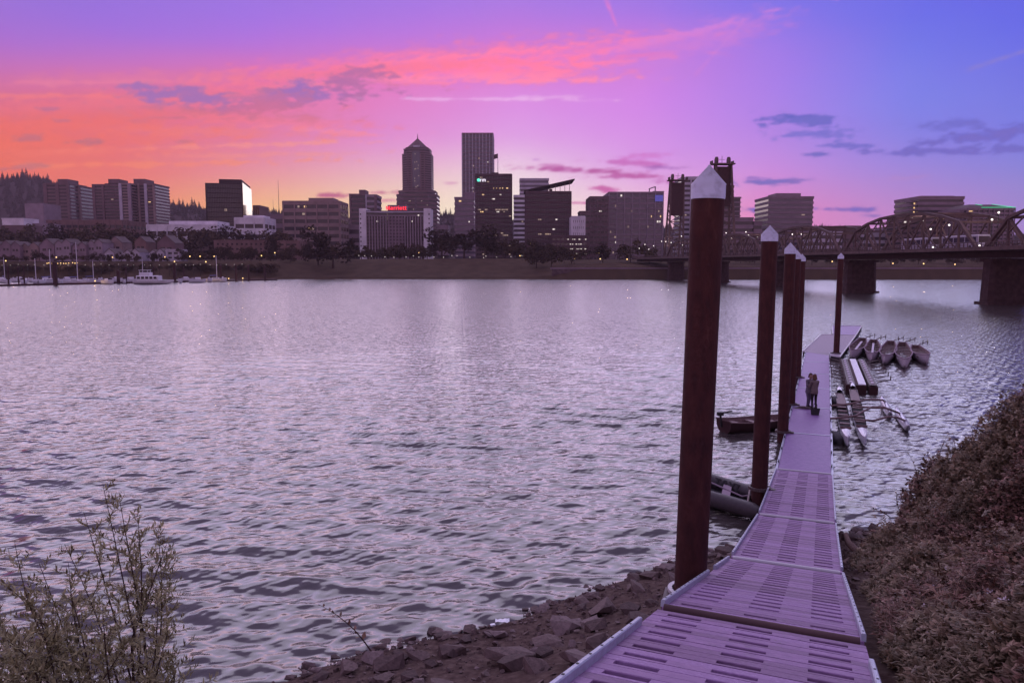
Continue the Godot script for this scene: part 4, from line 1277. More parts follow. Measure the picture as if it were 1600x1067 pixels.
	tower("small_block", "small dark block between the spired tower and the mauve office", 682, 700, 352, 700, 20, {"fl": 4, "wall": "b_mauve", "share": 0.5})
	# --- dark office with the lit sign
	t = tower("dark_office", "dark brown office tower with a lit teal and white roof sign", 743.5, 799.5, 272, 600, 34, {"fl": 20, "wall": "b_dark", "glass": "g_dark", "share": 0.5, "cap": 1.4, "ribs": 14, "ribw": 0.35, "rib": "b_dark", "pent": [[0.43, 0.63, 2.2]], "lit": 18})
	w = t.get_meta("w")
	h = t.get_meta("h")
	for e in [[0.5, 0.62, 3], [0.68, 0.99, 3], [0.1, 0.95, 8], [0.45, 0.93, 14]]:
		for k in 9:
			if rng.randf() < 0.55:
				lit(t, -w / 2 + w * lerpf(e[0], e[1], k / 9.0), h * (1 - e[2] / 20.0) - h * 0.013, 17.0 + 0.06, w * (e[1] - e[0]) / 11.0, h / 20.0 * 0.3, "lit_warm" if e[2] == 3 else "lit_dim")
	var disc := Shape.new()
	disc.tube([Vector3(-w / 2 + 2.3, h - 4.6, 17.4), Vector3(-w / 2 + 2.3, h - 4.6, 17.8)], [1.25, 1.25], 16)
	part(disc, "sign_disc", mats["sign_teal"], t)
	lettering(t, "sign_letters", "rm", Vector3(-w / 2 + 5.6, h - 4.6, 17.6), 3.6, 0.0, "sign_white")
	var fp := thing("flagpole", "thin flagpole on the dark office's roof", "flagpole", t.position + Vector3(w * 0.105, h - 0.2, 0))
	var s := Shape.new()
	s.tube([Vector3.ZERO, Vector3(0, 18.4, 0)], [0.28, 0.16], 6)
	part(s, "pole", mats["b_pale"], fp)
	var fg := Shape.new()
	var rows := []
	for j in 5:
		var r := []
		for i in 9:
			r.append(Vector3(-0.15 - 3.4 * i / 8.0, 18.3 - 3.6 * j / 4.0 - 0.9 * i / 8.0, sin(i * 0.9) * 0.3))
		rows.append(r)
	fg.grid(rows)
	var flag := part(fg, "flag", mats["b_dark"], fp)
	flag.set_meta("label", "dark flag flying from the pole")
	# --- blue and white striped pair
	tower("striped_tower", "slim tower striped in pale blue bands behind the slanted roof", 812, 857.5, 279, 760, 30, {"fl": 19, "wall": "b_pale", "glass": "g_blue", "share": 0.45, "cap": 1.6})
	tower("striped_block", "lower striped block right of the dark office", 802.5, 821, 305, 700, 26, {"fl": 14, "wall": "b_white", "glass": "g_dark", "share": 0.45, "cap": 1.4, "lit": 1})
	# --- office with slanted roof slab
	t = tower("slant_roof_office", "brown office with a thin slanted roof slab held on posts", 822, 892, 299, 560, 34, {"fl": 14, "wall": "b_dark", "glass": "g_dark", "share": 0.5, "ribs": 18, "ribw": 0.35, "rib": "b_dark", "lit": 11})
	w = t.get_meta("w")
	h = t.get_meta("h")
	s = Shape.new()
	s.bar(Vector3(-w * 0.54, h + 0.6, 2), Vector3(w * 0.58, h + 8.8, 2), 30.0, 0.75)
	part(s, "roof_slab", mats["b_black"], t)
	for k in 5:
		s = Shape.new()
		var x := w * (0.05 + 0.105 * k)
		s.bar(Vector3(x, h, 15), Vector3(x, h + 4.6 + (x / w) * 7.2, 15), 0.35, 0.35)
		part(s, "roof_post", mats["b_brick"], t)
	s = Shape.new()
	s.tube([Vector3(w * 0.02, h + 1.0, 12), Vector3(w * 0.09, h + 1.0, 12)], [1.2, 1.2], 10)
	part(s, "roof_tank", mats["b_black"], t)
	# --- small ones at the slanted office's foot
	tower("sloped_block", "small pale block with a sloping side below the slanted roof office", 893.5, 914, 338, 540, 18, {"fl": 7, "wall": "b_white", "glass": "g_dark", "share": 0.6, "ribs": 7, "ribw": 1.0, "rib": "b_white"})
	tower("dark_annex", "small dark annex beside the wide glass building", 906, 921, 330, 575, 18, {"fl": 8, "wall": "b_brown", "share": 0.6})
	t = tower("car_park", "dark car park with rows of small lit openings", 862, 918, 368, 500, 22, {"fl": 5, "wall": "b_dark", "glass": "g_black", "share": 0.5, "ribs": 9, "rib": "b_dark"})
	for k in 34:
		lit(t, rng.randf_range(-0.05, 0.49) * t.get_meta("w"), (rng.randi_range(1, 4) + 0.22) * t.get_meta("h") / 5.0, 11.0 - 0.38, 0.8, 0.55, "lit_white")
	# --- wide glass building
	t = tower("wide_glass_building", "wide mauve glass building with a rooftop frame", 951, 1036, 300, 620, 40, {"fl": 13, "wall": "b_mauve", "glass": "g_blue", "share": 0.32, "ribs": 8, "ribw": 0.7, "rib": "b_grey", "litw": 0.5, "lit": 16})
	w = t.get_meta("w")
	h = t.get_meta("h")
	s = Shape.new()
	var fx := w * 0.24
	s.bar(Vector3(fx, h - 1, 20.2), Vector3(fx, h + 2.8, 20.2), 0.8, 0.8)
	s.bar(Vector3(fx + 4.8, h - 1, 20.2), Vector3(fx + 4.8, h + 4.4, 20.2), 0.8, 0.8)
	s.bar(Vector3(fx, h + 2.6, 20.2), Vector3(fx + 4.8, h + 4.2, 20.2), 0.8, 0.8)
	part(s, "roof_frame", mats["b_grey"], t)
	boxpart("lit_sign", Vector3(w * 0.42, h - 5.0, 20.7), Vector3(6.4, 5.0, 0.3), mats["sign_blue"], t)
	boxpart("roof_ledge", Vector3(w * 0.42, h + 0.6, 12.0), Vector3(9.0, 0.6, 14.0), mats["b_grey"], t)
	tower("wide_annex", "curved brown annex left of the wide glass building", 921.5, 950.5, 307, 615, 30, {"fl": 12, "wall": "b_brown", "glass": "g_dark", "share": 0.55, "ribs": 6, "rib": "b_brown", "lit": 2})
	# --- behind the lift towers
	tower("white_banded_tower", "pale banded tower seen past the far lift tower", 1064, 1094, 277, 640, 28, {"fl": 17, "wall": "b_pale", "glass": "g_dark", "share": 0.5, "corners": [[0.0, 0.06, "b_pale"], [0.46, 0.52, "b_pale"]], "pent": [[0.3, 1.0, 1.5]], "lit": 2})
	tower("stepped_tower", "stepped tower with balconies right of the nearest pile's cap", 1126, 1146, 290, 600, 22, {"fl": 16, "wall": "b_brown", "share": 0.5, "lit": 1})
	tower("balcony_stack", "narrow stack of open balconies beside the stepped tower", 1146.5, 1157.5, 308, 604, 16, {"fl": 14, "wall": "b_mauve", "share": 0.28})
	tower("terraced_block", "low terraced block left of the second pile", 1128, 1178, 340, 560, 24, {"fl": 6, "wall": "b_mauve", "share": 0.55, "lit": 1})
	tower("terraced_step", "lowest step of the terraced block", 1178.5, 1192, 346, 562, 22, {"fl": 5, "wall": "b_mauve", "share": 0.55})
	t = tower("banded_tower", "broad banded tower with a low roof crown above the second pile", 1199.5, 1271, 307, 620, 34, {"fl": 13, "wall": "b_mauve", "glass": "g_blue", "share": 0.5, "pent": [[0.24, 0.78, 3.4]], "lit": 1})
	for e in [[1275, 1318, 362, "low mauve block seen through the truss right of the banded tower"], [1319, 1346, 353, "low dark block showing over the truss with a roof box"], [1347, 1392, 365, "pale low block seen through the truss beside the wide pier"], [1393, 1412, 356, "small low block seen through the truss left of the courthouse"]]:
		tower("low_block", e[3], e[0], e[1], e[2], 560, 24, {"fl": 4, "wall": ["b_pale", "b_brown", "b_pale", "b_mauve"][[1275, 1319, 1347, 1393].find(int(e[0]))], "share": 0.5})
	# --- right edge
	t = tower("office_block", "flat roofed office with lit stair landings rising behind the bridge", 1434, 1506, 307, 540, 34, {"fl": 12, "wall": "b_mauve", "glass": "g_dark", "share": 0.55, "pent": [[0.16, 0.9, 1.2]], "lit": 1})
	w = t.get_meta("w")
	h = t.get_meta("h")
	for k in 4:
		boxpart("stair_landing", Vector3(-w / 2 - 2.0, h - 3.2 - 3.0 * k, 10), Vector3(3.6, 0.7, 8.0), mats["b_mauve"], t)
		boxpart("lit_window", Vector3(-w / 2 - 0.6, h - 4.6 - 3.0 * k, 13.0), Vector3(0.8, 1.1, 0.4), mats["lit_warm"], t)
	t = tower("lit_annex", "low annex with a grid of lit windows below the flat roofed office", 1411.5, 1436, 335, 530, 24, {"fl": 9, "wall": "b_brown", "share": 0.5})
	for f in 2:
		for k in 4:
			lit(t, t.get_meta("w") * (-0.36 + 0.24 * k), t.get_meta("h") - 2.6 - 2.6 * f, 12.2, 1.5, 1.1, "lit_white")
	t = tower("lit_terrace", "dark terrace block with a row of lamps before the flat roofed office", 1437, 1500, 333.5, 520, 14, {"fl": 9, "wall": "b_brown", "share": 0.5})
	for k in 12:
		lit(t, t.get_meta("w") * (-0.45 + 0.08 * k), t.get_meta("h") - (1.6 if k < 5 else 3.4), 7.3, 1.2, 0.5, "lit_white" if k < 5 else "lit_warm")
	t = tower("hipped_tower", "brown tower with a hipped roof edged in green light", 1512, 1586, 325, 500, 34, {"fl": 13, "wall": "b_mauve", "glass": "g_dark", "share": 0.55, "ribs": 10, "ribw": 0.5, "rib": "b_mauve", "lit": 6})
	w = t.get_meta("w")
	h = t.get_meta("h")
	s = Shape.new()
	var lo := [Vector3(-w / 2, h, 17), Vector3(w / 2, h, 17), Vector3(w / 2, h, -17), Vector3(-w / 2, h, -17)]
	var hi := [Vector3(-w * 0.3, h + 3.0, 7), Vector3(w * 0.2, h + 3.0, 7), Vector3(w * 0.2, h + 3.0, -7), Vector3(-w * 0.3, h + 3.0, -7)]
	for k in 4:
		s.quad(lo[k], hi[k], hi[(k + 1) % 4], lo[(k + 1) % 4])
	s.quad(hi[0], hi[3], hi[2], hi[1])
	part(s, "roof", mats["b_roof"], t)
	for e in [[lo[0] + Vector3(w * 0.28, 0.35, 0.4), lo[1] + Vector3(0, 0.5, 0.4)], [hi[1] + Vector3(0, 0.2, 0), lo[1] + Vector3(0, 0.4, 0)], [hi[0].lerp(hi[1], 0.3) + Vector3(0, 0.2, 0), hi[0].lerp(lo[1], 0.3) + Vector3(0, 0.2, 0)]]:
		s = Shape.new()
		s.bar(e[0], e[1], 0.28, 0.28)
		part(s, "light_strip", mats["sign_green"], t)
	tower("hipped_wing", "lower wing with small square windows left of the green edged tower", 1499, 1513, 329, 505, 26, {"fl": 12, "wall": "b_mauve", "share": 0.55, "ribs": 4, "rib": "b_mauve"})
	# --- masts on the hill
	for e in [[434.0, 281.0, 900.0, 0.35, "tall thin radio mast left of the banded office"], [426.0, 311.0, 1000.0, 0.3, "short faint radio mast beside the tall one"]]:
		var top := at(e[0], e[1], e[2])
		var m := thing("radio_mast", e[4], "mast", Vector3(top.x, 14, top.z), 0, "radio masts")
		s = Shape.new()
		s.tube([Vector3.ZERO, Vector3(0, (top.y - 14) * 0.6, 0), Vector3(0, top.y - 14, 0)], [e[3] * 1.6, e[3], e[3] * 0.4], 6)
		part(s, "lattice_pole", mats["b_brick"], m)
		boxpart("base", Vector3(0, 0.8, 0), Vector3(3, 1.6, 3), mats["b_mauve"], m)
	# --- brick apartments on the bank
	for e in [[333.0, 412.0, 375.0, 470.0, "long low brick apartment house on the far bank left of the dark conifer"], [432.0, 466.0, 376.0, 465.0, "short low brick house on the far bank right of the dark conifer"]]:
		t = tower("brick_house", e[4], e[0], e[1], e[2], e[3], 16, {"fl": 4, "wall": "b_brick", "glass": "g_dark", "share": 0.62, "ribs": int((e[1] - e[0]) / 7), "ribw": 1.6, "rib": "b_brick", "cap": 0.8, "cat": "house", "lit": 1})

func lettering(t: Node3D, called: String, words: String, at_: Vector3, size: float, turn: float, m: String, wide := 1.0) -> MeshInstance3D:
	var tm := TextMesh.new()
	var f := SystemFont.new()
	f.font_names = PackedStringArray(["Droid Sans"])
	f.font_weight = 700
	tm.font = f
	tm.text = words
	tm.font_size = 64
	tm.pixel_size = size / 64.0
	tm.depth = 0.25
	tm.material = mats[m]
	var o := put(tm, called, t, at_, Basis(Vector3.UP, turn).scaled(Vector3(wide, 1, 1)))
	return o

func make_hotel() -> void:
	# slightly bent front between two pale end walls, a sign box on the roof
	var z := 520.0
	var a := at(563, 345, z).x
	var b := at(671, 345, z).x
	var y0 := far_y((a + b) / 2, -z)
	var h := at(617, 328.5, z).y - y0
	var w := b - a
	var t := thing("hotel", "wide hotel with pale end walls, closely ribbed front and a red roof sign", "building", Vector3((a + b) / 2, y0, -z - 9))
	var bend := [Vector3(-w / 2 + 3, 0, 9), Vector3(-w * 0.12, 0, 6.5), Vector3(w * 0.12, 0, 6.5), Vector3(w / 2 - 3, 0, 9)]
	for k in 3:
		var p: Vector3 = bend[k]
		var q: Vector3 = bend[k + 1]
		var d := (q - p).normalized()
		var bs := Basis(d, Vector3.UP, d.cross(Vector3.UP))
		var len := (q - p).length()
		boxpart("glazing", (p + q) / 2 + bs.z * -8.0 + Vector3(0, h / 2, 0), Vector3(len, h - 0.2, 15.4), mats["g_dark"], t, bs)
		boxpart("roof_band", (p + q) / 2 + bs.z * -7.8 + Vector3(0, h - 1.0, 0), Vector3(len + 0.1, 0.9, 16.0), mats["b_pale"], t, bs)
		boxpart("roof_band", (p + q) / 2 + bs.z * -7.8 + Vector3(0, h - 3.4, 0), Vector3(len + 0.1, 0.55, 16.0), mats["b_grey"], t, bs)
		var n: int = [8, 5, 8][k]
		for i in n:
			var c := p + d * len * (i + 0.5) / n
			boxpart("fin", c + bs.z * 0.2 + Vector3(0, h / 2 - 2.0, 0), Vector3(0.65 if k != 1 else 0.9, h - 4.0, 1.4), mats["b_grey"] if k != 1 else mats["b_mauve"], t, bs)
		for f in 13:
			boxpart("spandrel", (p + q) / 2 + bs.z * -0.2 + Vector3(0, 1.5 + f * (h - 5.0) / 13.0, 0), Vector3(len - 0.2, 0.9 if k != 1 else 1.5, 0.5), mats["b_dark"] if k != 1 else mats["b_mauve"], t, bs)
	for sd in [-1, 1]:
		boxpart("end_wall", Vector3(sd * (w / 2 - 1.6), h / 2 + 0.6, 1), Vector3(4.6, h + 1.2, 17.6), mats["b_white"], t)
		for f in 9:
			boxpart("end_window", Vector3(sd * (w / 2 - 1.6) + sd * 1.4, h * 0.92 - f * h / 11.0, 9.83), Vector3(0.8, 1.0, 0.08), mats["g_dark"], t)
	boxpart("sign_box", Vector3(0.6, h + 1.8, -1), Vector3(13.0, 4.4, 8), mats["b_mauve"], t)
	lettering(t, "sign_letters", "Marriott", Vector3(0.0, h + 1.9, 3.1), 3.6, 0, "sign_red", 1.0)
	for e in [[-0.26, 0.78], [0.25, 0.78], [0.34, 0.9], [-0.45, 0.42], [0.24, 0.12]]:
		lit(t, e[0] * w, e[1] * h, 9.0 if absf(e[0]) > 0.3 else 8.4, 0.9, 0.9, "lit_white")

func make_spire_tower() -> void:
	# brick tower in two tiers with canted corners, stepped shoulders and a pyramid roof
	var z := 930.0
	var cx := at(650.3, 300, z).x
	var y0 := 13.0
	var Y := func(py: float) -> float: return at(650, py, z).y - y0
	var k := z / FOCAL * 1.01
	var t := thing("spired_tower", "tall brick tower in two tiers under a pointed pyramid roof", "building", Vector3(cx, y0, -z - 20))
	var tiers := [[31.5, 0.0, Y.call(303.0), 16], [28.5, Y.call(303.0), Y.call(297.0), 1], [22.8, Y.call(297.0), Y.call(239.0), 16], [20.4, Y.call(239.0), Y.call(230.5), 2], [17.5, Y.call(230.5), Y.call(228.0), 1]]
	for e in tiers:
		var r: float = e[0] * k
		var fh: float = (e[2] - e[1]) / e[3]
		var core := Shape.new()
		prism8(core, r - 0.5, e[1], e[2])
		part(core, "glazing", mats["g_dark"], t)
		var ring := Shape.new()
		prism8(ring, r, 0, fh * 0.55)
		var rm := ring.mesh(mats["b_brown"])
		for f in e[3]:
			put(rm, "spandrel", t, Vector3(0, e[1] + (f + 0.45) * fh, 0))
	for x in [-0.55, -0.3, 0.3, 0.55]:
		boxpart("fin", Vector3(22.8 * k * x, (Y.call(297.0) + Y.call(239.0)) / 2, 22.8 * k), Vector3(1.2, Y.call(239.0) - Y.call(297.0), 0.8), mats["b_brown"], t)
	boxpart("window_bay", Vector3(0, (Y.call(292.0) + Y.call(236.0)) / 2, 22.8 * k + 0.1), Vector3(9.5, Y.call(236.0) - Y.call(292.0), 0.5), mats["g_blue"], t)
	boxpart("window_bay", Vector3(0, Y.call(303.0) * 0.6, 31.5 * k + 0.1), Vector3(1.2, Y.call(303.0) * 0.7, 0.5), mats["g_blue"], t)
	for f in 12:
		lit(t, rng.randf_range(-5, 5), lerpf(Y.call(292.0), Y.call(240.0), rng.randf()), 22.8 * k + 0.45, 1.0, 1.0, "lit_dim")
		lit(t, rng.randf_range(-20, 20), Y.call(303.0) * (rng.randi_range(6, 15) + 0.2) / 16.0, 31.5 * k + 0.05, 1.2, 1.0, "lit_dim")
	var roof := Shape.new()
	var apex := Vector3(0, Y.call(211.5), 0)
	var base := []
	for q in 8:
		var a := TAU * (q + 0.5) / 8
		base.append(Vector3(cos(a) * 17.6 * k * 1.06, Y.call(229.0), sin(a) * 17.6 * k * 1.06))
	for q in 8:
		roof.tri(base[q], base[(q + 1) % 8], apex)
	part(roof, "roof", mats["b_brown"], t)
	boxpart("roof_window", Vector3(0, Y.call(227.0), 15.5 * k), Vector3(8, 2.2, 4.0), mats["b_pale"], t)
	var sp := Shape.new()
	sp.tube([apex - Vector3(0, 1.5, 0), apex + Vector3(0, 1.0, 0), apex + Vector3(0, 5.5, 0)], [0.9, 0.5, 0.2], 6)
	part(sp, "spire", mats["b_brown"], t)

func prism8(s: Shape, r: float, y0: float, y1: float) -> void:
	# square with canted corners
	var c := 0.62
	var p := [Vector2(-c, 1), Vector2(c, 1), Vector2(1, c), Vector2(1, -c), Vector2(c, -1), Vector2(-c, -1), Vector2(-1, -c), Vector2(-1, c)]
	for i in 8:
		var a: Vector2 = p[i] * r
		var b: Vector2 = p[(i + 1) % 8] * r
		s.quad(Vector3(a.x, y0, a.y), Vector3(a.x, y1, a.y), Vector3(b.x, y1, b.y), Vector3(b.x, y0, b.y))
	for y in [y0, y1]:
		for i in range(1, 7):
			s.tri(Vector3(p[0].x * r, y, p[0].y * r), Vector3(p[i].x * r, y, p[i].y * r), Vector3(p[i + 1].x * r, y, p[i + 1].y * r))

# ---------------------------------------------------------------- riverside houses, trees, lamps, marina
func gable(t: Node3D, x: float, y0: float, w: float, h: float, z: float, d: float, wall: String) -> void:
	# one gabled bay: wall, roof, two windows
	var s := Shape.new()
	var r := w * 0.42
	var p := [Vector3(x - w / 2, y0, z), Vector3(x - w / 2, y0 + h, z), Vector3(x, y0 + h + r, z), Vector3(x + w / 2, y0 + h, z), Vector3(x + w / 2, y0, z)]
	for q in range(1, 4):
		s.tri(p[0], p[q], p[q + 1])
	s.quad(p[0], p[0] - Vector3(0, 0, d), p[1] - Vector3(0, 0, d), p[1])
	s.quad(p[4], p[3], p[3] - Vector3(0, 0, d), p[4] - Vector3(0, 0, d))
	part(s, "gable_wall", mats[wall], t)
	var rf := Shape.new()
	for sd in [-1, 1]:
		var e := Vector3(x + sd * (w / 2 + 0.35), y0 + h - 0.3, z + 0.3)
		var tp := Vector3(x, y0 + h + r + 0.12, z + 0.3)
		rf.quad(e, tp, tp - Vector3(0, 0, d), e - Vector3(0, 0, d))
		rf.quad(e - Vector3(0, 0.3, 0), tp - Vector3(0, 0.3, 0), tp, e)
	part(rf, "roof", mats["b_roof"], t)
	for q in 2:
		boxpart("window", Vector3(x + (q - 0.5) * w * 0.36, y0 + h * 0.72, z + 0.04), Vector3(w * 0.24, 1.3, 0.1), mats["g_dark"], t)
	boxpart("window", Vector3(x, y0 + h * 0.28, z + 0.04), Vector3(w * 0.4, 1.4, 0.1), mats["g_dark"], t)

func make_houses() -> void:
	rng.seed = 41
	# [left, right, eaves, distance, wall, gables, label]
	var list := [
		[-12.0, 30.0, 383.0, 425.0, "b_mauve", 3, "grey gabled row house at the far left edge of the riverside"],
		[31.0, 60.0, 386.0, 428.0, "b_tan", 2, "tan gabled row house second from the left riverside edge"],
		[61.0, 84.0, 382.0, 426.0, "b_mauve", 1, "grey house with one broad gable behind the first sailing masts"],
		[85.0, 110.0, 380.0, 424.0, "b_grey", 2, "grey row house with two gables behind the tallest sailing mast"],
		[112.0, 134.0, 384.0, 424.0, "b_mauve", 2, "mauve row house right of the tallest sailing mast"],
		[136.0, 160.0, 380.0, 426.0, "b_grey", 2, "pale grey row house with tall twin gables"],
		[162.0, 178.0, 395.0, 418.0, "b_pale", 1, "small white house with a single gable and dark windows"],
		[192.0, 217.0, 395.0, 418.0, "b_pale", 2, "white twin gabled house in the middle of the riverside row"],
		[232.0, 256.0, 395.0, 418.0, "b_pale", 2, "white twin gabled house with a low link to a tower house"],
		[169.0, 190.0, 378.0, 440.0, "b_tan", 1, "tall brown gabled house behind the small white house"],
		[210.0, 228.0, 377.0, 440.0, "b_brick", 1, "tall brick gabled house behind the twin gables"],
		[245.0, 273.0, 379.0, 442.0, "b_brown", 1, "tall brown gabled house with a pale dormer"],
	]
	for e in list:
		var a := at(e[0], 390, e[3]).x
		var b := at(e[1], 390, e[3]).x
		var ye := at((e[0] + e[1]) / 2, e[2], e[3]).y
		var t := thing("gabled_house", e[6], "house", Vector3((a + b) / 2, 8.0, -e[3]), 0, "gabled riverside houses")
		var w: float = (b - a) / e[5]
		for k in e[5]:
			gable(t, -(b - a) / 2 + w * (k + 0.5), 0, w, ye - 8.0 + (0.6 if k % 2 else 0.0), 0.35 * (k % 2), 12.0, e[4])
		boxpart("link_wall", Vector3(0, (ye - 8.0) / 2 - 0.4, -6.0), Vector3(b - a + 0.2, ye - 8.6, 11.0), mats[e[4]], t)
	for e in [[178.5, 191.5, 396.0, 420.0, "low white link between two gabled houses"], [257.0, 278.0, 390.0, 416.0, "square white corner house at the end of the gabled row"]]:
		tower("flat_house", e[4], e[0], e[1], e[2], e[3], 9, {"fl": 3, "wall": "b_pale", "share": 0.6, "base": 8.0, "ribs": 3, "ribw": 0.9, "rib": "b_pale", "cat": "house"})
	for e in [[2.0, 36.0, 341.0, 560.0, "b_white", "low white roofed shed on the slope at the far left"], [0.0, 40.0, 352.0, 540.0, "b_brown", "brown shed below the white roof at the far left"], [44.0, 72.0, 349.0, 570.0, "b_grey", "grey flat shed between the far left slope and the garage"], [276.0, 332.0, 384.0, 500.0, "b_tan", "tan shed half hidden by trees right of the gabled row"]]:
		tower("shed", e[5], e[0], e[1], e[2], e[3], 18, {"fl": 2, "wall": e[4], "share": 0.7, "cap": 1.0, "cat": "shed"})

func crown_mesh(lobes: Array, count: int, size: float, cols: Array) -> ArrayMesh:
	# leaf clumps spread through the lobes, denser outside
	var s := Shape.new()
	s.coloured = true
	for k in count:
		var lb: Array = lobes[rng.randi() % lobes.size()]
		var d := Vector3(rng.randfn(0, 1), rng.randfn(0, 1), rng.randfn(0, 1)).normalized()
		var p: Vector3 = lb[0] + d * lb[1] * pow(rng.randf(), 0.4) * rng.randf_range(0.85, 1.1)
		s.tint = cols[rng.randi() % cols.size()] * rng.randf_range(0.75, 1.25)
		var a := Vector3(rng.randfn(0, 1), rng.randfn(0, 0.7), rng.randfn(0, 1)).normalized()
		var b := a.cross(Vector3(rng.randfn(0, 1), rng.randfn(0, 1), rng.randfn(0, 1))).normalized()
		var q := size * rng.randf_range(0.6, 1.3)
		s.quad(p - a * q, p + b * q * 0.6, p + a * q, p - b * q * 0.6)
	return s.mesh(mats["crown"])

func conifer_mesh(h: float, r: float, cols: Array) -> ArrayMesh:
	var s := Shape.new()
	s.coloured = true
	for k in 150:
		var f := pow(rng.randf(), 0.8)
		var a := rng.randf() * TAU
		var y := h * (0.1 + 0.9 * f)
		var rr := r * (1.0 - f) * rng.randf_range(0.6, 1.15) + 0.012
		var o := Vector3(cos(a), 0, sin(a))
		var sd := Vector3(-sin(a), 0, cos(a)) * rr * 0.32
		s.tint = cols[rng.randi() % cols.size()] * rng.randf_range(0.7, 1.3)
		s.quad(Vector3(0, y + rr * 0.2, 0), o * rr * 0.6 + Vector3(0, y, 0) + sd, o * rr + Vector3(0, y - rr * 0.35, 0), o * rr * 0.6 + Vector3(0, y, 0) - sd)
	return s.mesh(mats["crown"])

func make_trees() -> void:
	rng.seed = 71
	var green := [Color(0.060, 0.040, 0.026), Color(0.080, 0.054, 0.034), Color(0.046, 0.030, 0.022)]
	var dark := [Color(0.034, 0.022, 0.018), Color(0.050, 0.034, 0.024)]
	var crowns := []
	for k in 6:
		var lobes := []
		for q in 9:
			lobes.append([Vector3(rng.randfn(0, 0.30), 0.60 + rng.randf_range(-0.26, 0.26), rng.randfn(0, 0.30)), rng.randf_range(0.16, 0.27)])
		crowns.append(crown_mesh(lobes, 950, 0.05, green if k < 4 else dark))
	var trunk := Shape.new()
	trunk.tube([Vector3.ZERO, Vector3(0.01, 0.3, 0), Vector3(-0.01, 0.62, 0.01)], [0.035, 0.026, 0.012], 6)
	for q in 4:
		var a := TAU * q / 4 + 0.4
		trunk.tube([Vector3(0, 0.3 + 0.06 * q, 0), Vector3(cos(a) * 0.2, 0.55 + 0.05 * q, sin(a) * 0.2)], [0.016, 0.006], 5)
	var tm := trunk.mesh(mats["bark"])
	var kinds := {}
	# [x, foot, top, distance, width over height, kind, label, group]
	var G := "trees on the far bank"
	var list := []
	for e in [[423.0, 416.0, 370.0, 425.0, 0.55, 4, "tall dark upright tree between the brick houses"], [520.0, 420.0, 362.0, 400.0, 1.1, 5, "largest dark tree at the water end of the lawn, left of the hotel"], [497.0, 418.0, 372.0, 408.0, 0.9, 5, "dark round tree left of the largest one"], [455.0, 415.0, 383.0, 430.0, 1.0, 0, "rounded tree right of the short brick house"], [478.0, 412.0, 380.0, 440.0, 0.9, 1, "rounded tree between the banded office and the lawn"], [690.0, 402.0, 360.0, 455.0, 1.2, 4, "broad dark tree at the hotel's right end"], [725.0, 403.0, 357.0, 450.0, 1.3, 5, "broadest dark tree before the mauve office"], [758.0, 404.0, 362.0, 445.0, 1.1, 4, "dark tree at the foot of the dark office"], [786.0, 404.0, 368.0, 450.0, 1.0, 0, "rounded tree right of the dark office's foot"], [838.0, 420.0, 384.0, 400.0, 1.0, 1, "loose park tree at the seawall's left end"], [862.0, 419.0, 388.0, 402.0, 1.0, 2, "loose park tree beside the small path lamps"], [893.0, 417.0, 385.0, 410.0, 1.1, 0, "rounded tree below the car park"], [942.0, 416.0, 382.0, 415.0, 1.1, 4, "dark tree before the wide annex"], [985.0, 415.0, 376.0, 420.0, 1.2, 0, "tree before the wide glass building"], [1015.0, 416.0, 384.0, 412.0, 1.0, 1, "tree where the bridge reaches the far bank"]]:
		list.append(e + ["tree", G])
	for k in 15:
		list.append([548.0 + k * 8.6 + rng.randf_range(-2, 2), 402.0, 384.0 + rng.randf_range(-4, 4), 446.0 + rng.randf_range(-6, 8), 1.15, k % 4, "leafy street tree in the row before the hotel", "trees in the row before the hotel"])
	for k in 10:
		list.append([805.0 + k * 9.0 + rng.randf_range(-3, 3), 408.0, 382.0 + rng.randf_range(-8, 6), 455.0 + rng.randf_range(-6, 10), 1.1, k % 5, "leafy tree in the park strip behind the loose trees", "trees in the park strip"])
	for k in 26:
		list.append([1040.0 + k * 23.0 + rng.randf_range(-7, 7), 422.0, 402.0 + rng.randf_range(-7, 4), 396.0 + rng.randf_range(0, 20), 1.2, k % 6, "low leafy tree on the seawall promenade under the bridge", "promenade trees under the bridge"])
	for k in 20:
		list.append([-6.0 + k * 15.0 + rng.randf_range(-5, 5), 414.0, 398.0 + rng.randf_range(-4, 4), 400.0 + rng.randf_range(-6, 6), 1.2, k % 6, "bushy tree along the riverside promenade before the gabled houses", "promenade trees by the marina"])
	for k in 22:
		list.append([10.0 + k * 20.0 + rng.randf_range(-7, 7), 382.0, 358.0 + rng.randf_range(-5, 9), 500.0 + rng.randf_range(-15, 25), 1.1, k % 6, "leafy tree between the riverside houses and the towers", "trees behind the riverside houses"])
	for k in 16:
		list.append([285.0 + k * 11.0 + rng.randf_range(-4, 4), 415.0, 391.0 + rng.randf_range(-6, 8), 412.0 + rng.randf_range(-6, 8), 1.2, k % 6, "bushy tree on the bank right of the gabled row", "trees right of the gabled row"])
	for k in 34:
		list.append([-4.0 + k * 13.0 + rng.randf_range(-5, 5), 424.0, 413.5 + rng.randf_range(-3, 3), 384.0 + rng.randf_range(-3, 4), 1.9, k % 6, "low dark bush on the slope under the marina promenade", "bushes on the marina slope"])
	for e in list:
		var foot := at(e[0], e[1], e[3])
		foot.y = far_y(foot.x, foot.z)
		var h := at(e[0], e[2], e[3]).y - foot.y
		var label: String = e[6]
		var group: String = e[-1]
		var t := thing("leafy_tree", label, "tree", foot, rng.randf() * TAU, group)
		put(crowns[e[5]], "crown", t, Vector3.ZERO, Basis.from_scale(Vector3(h * e[4], h * 1.06, h * e[4])))
		put(tm, "trunk", t, Vector3.ZERO, Basis.from_scale(Vector3.ONE * h))
	# conifers on the ridge
	var cm := []
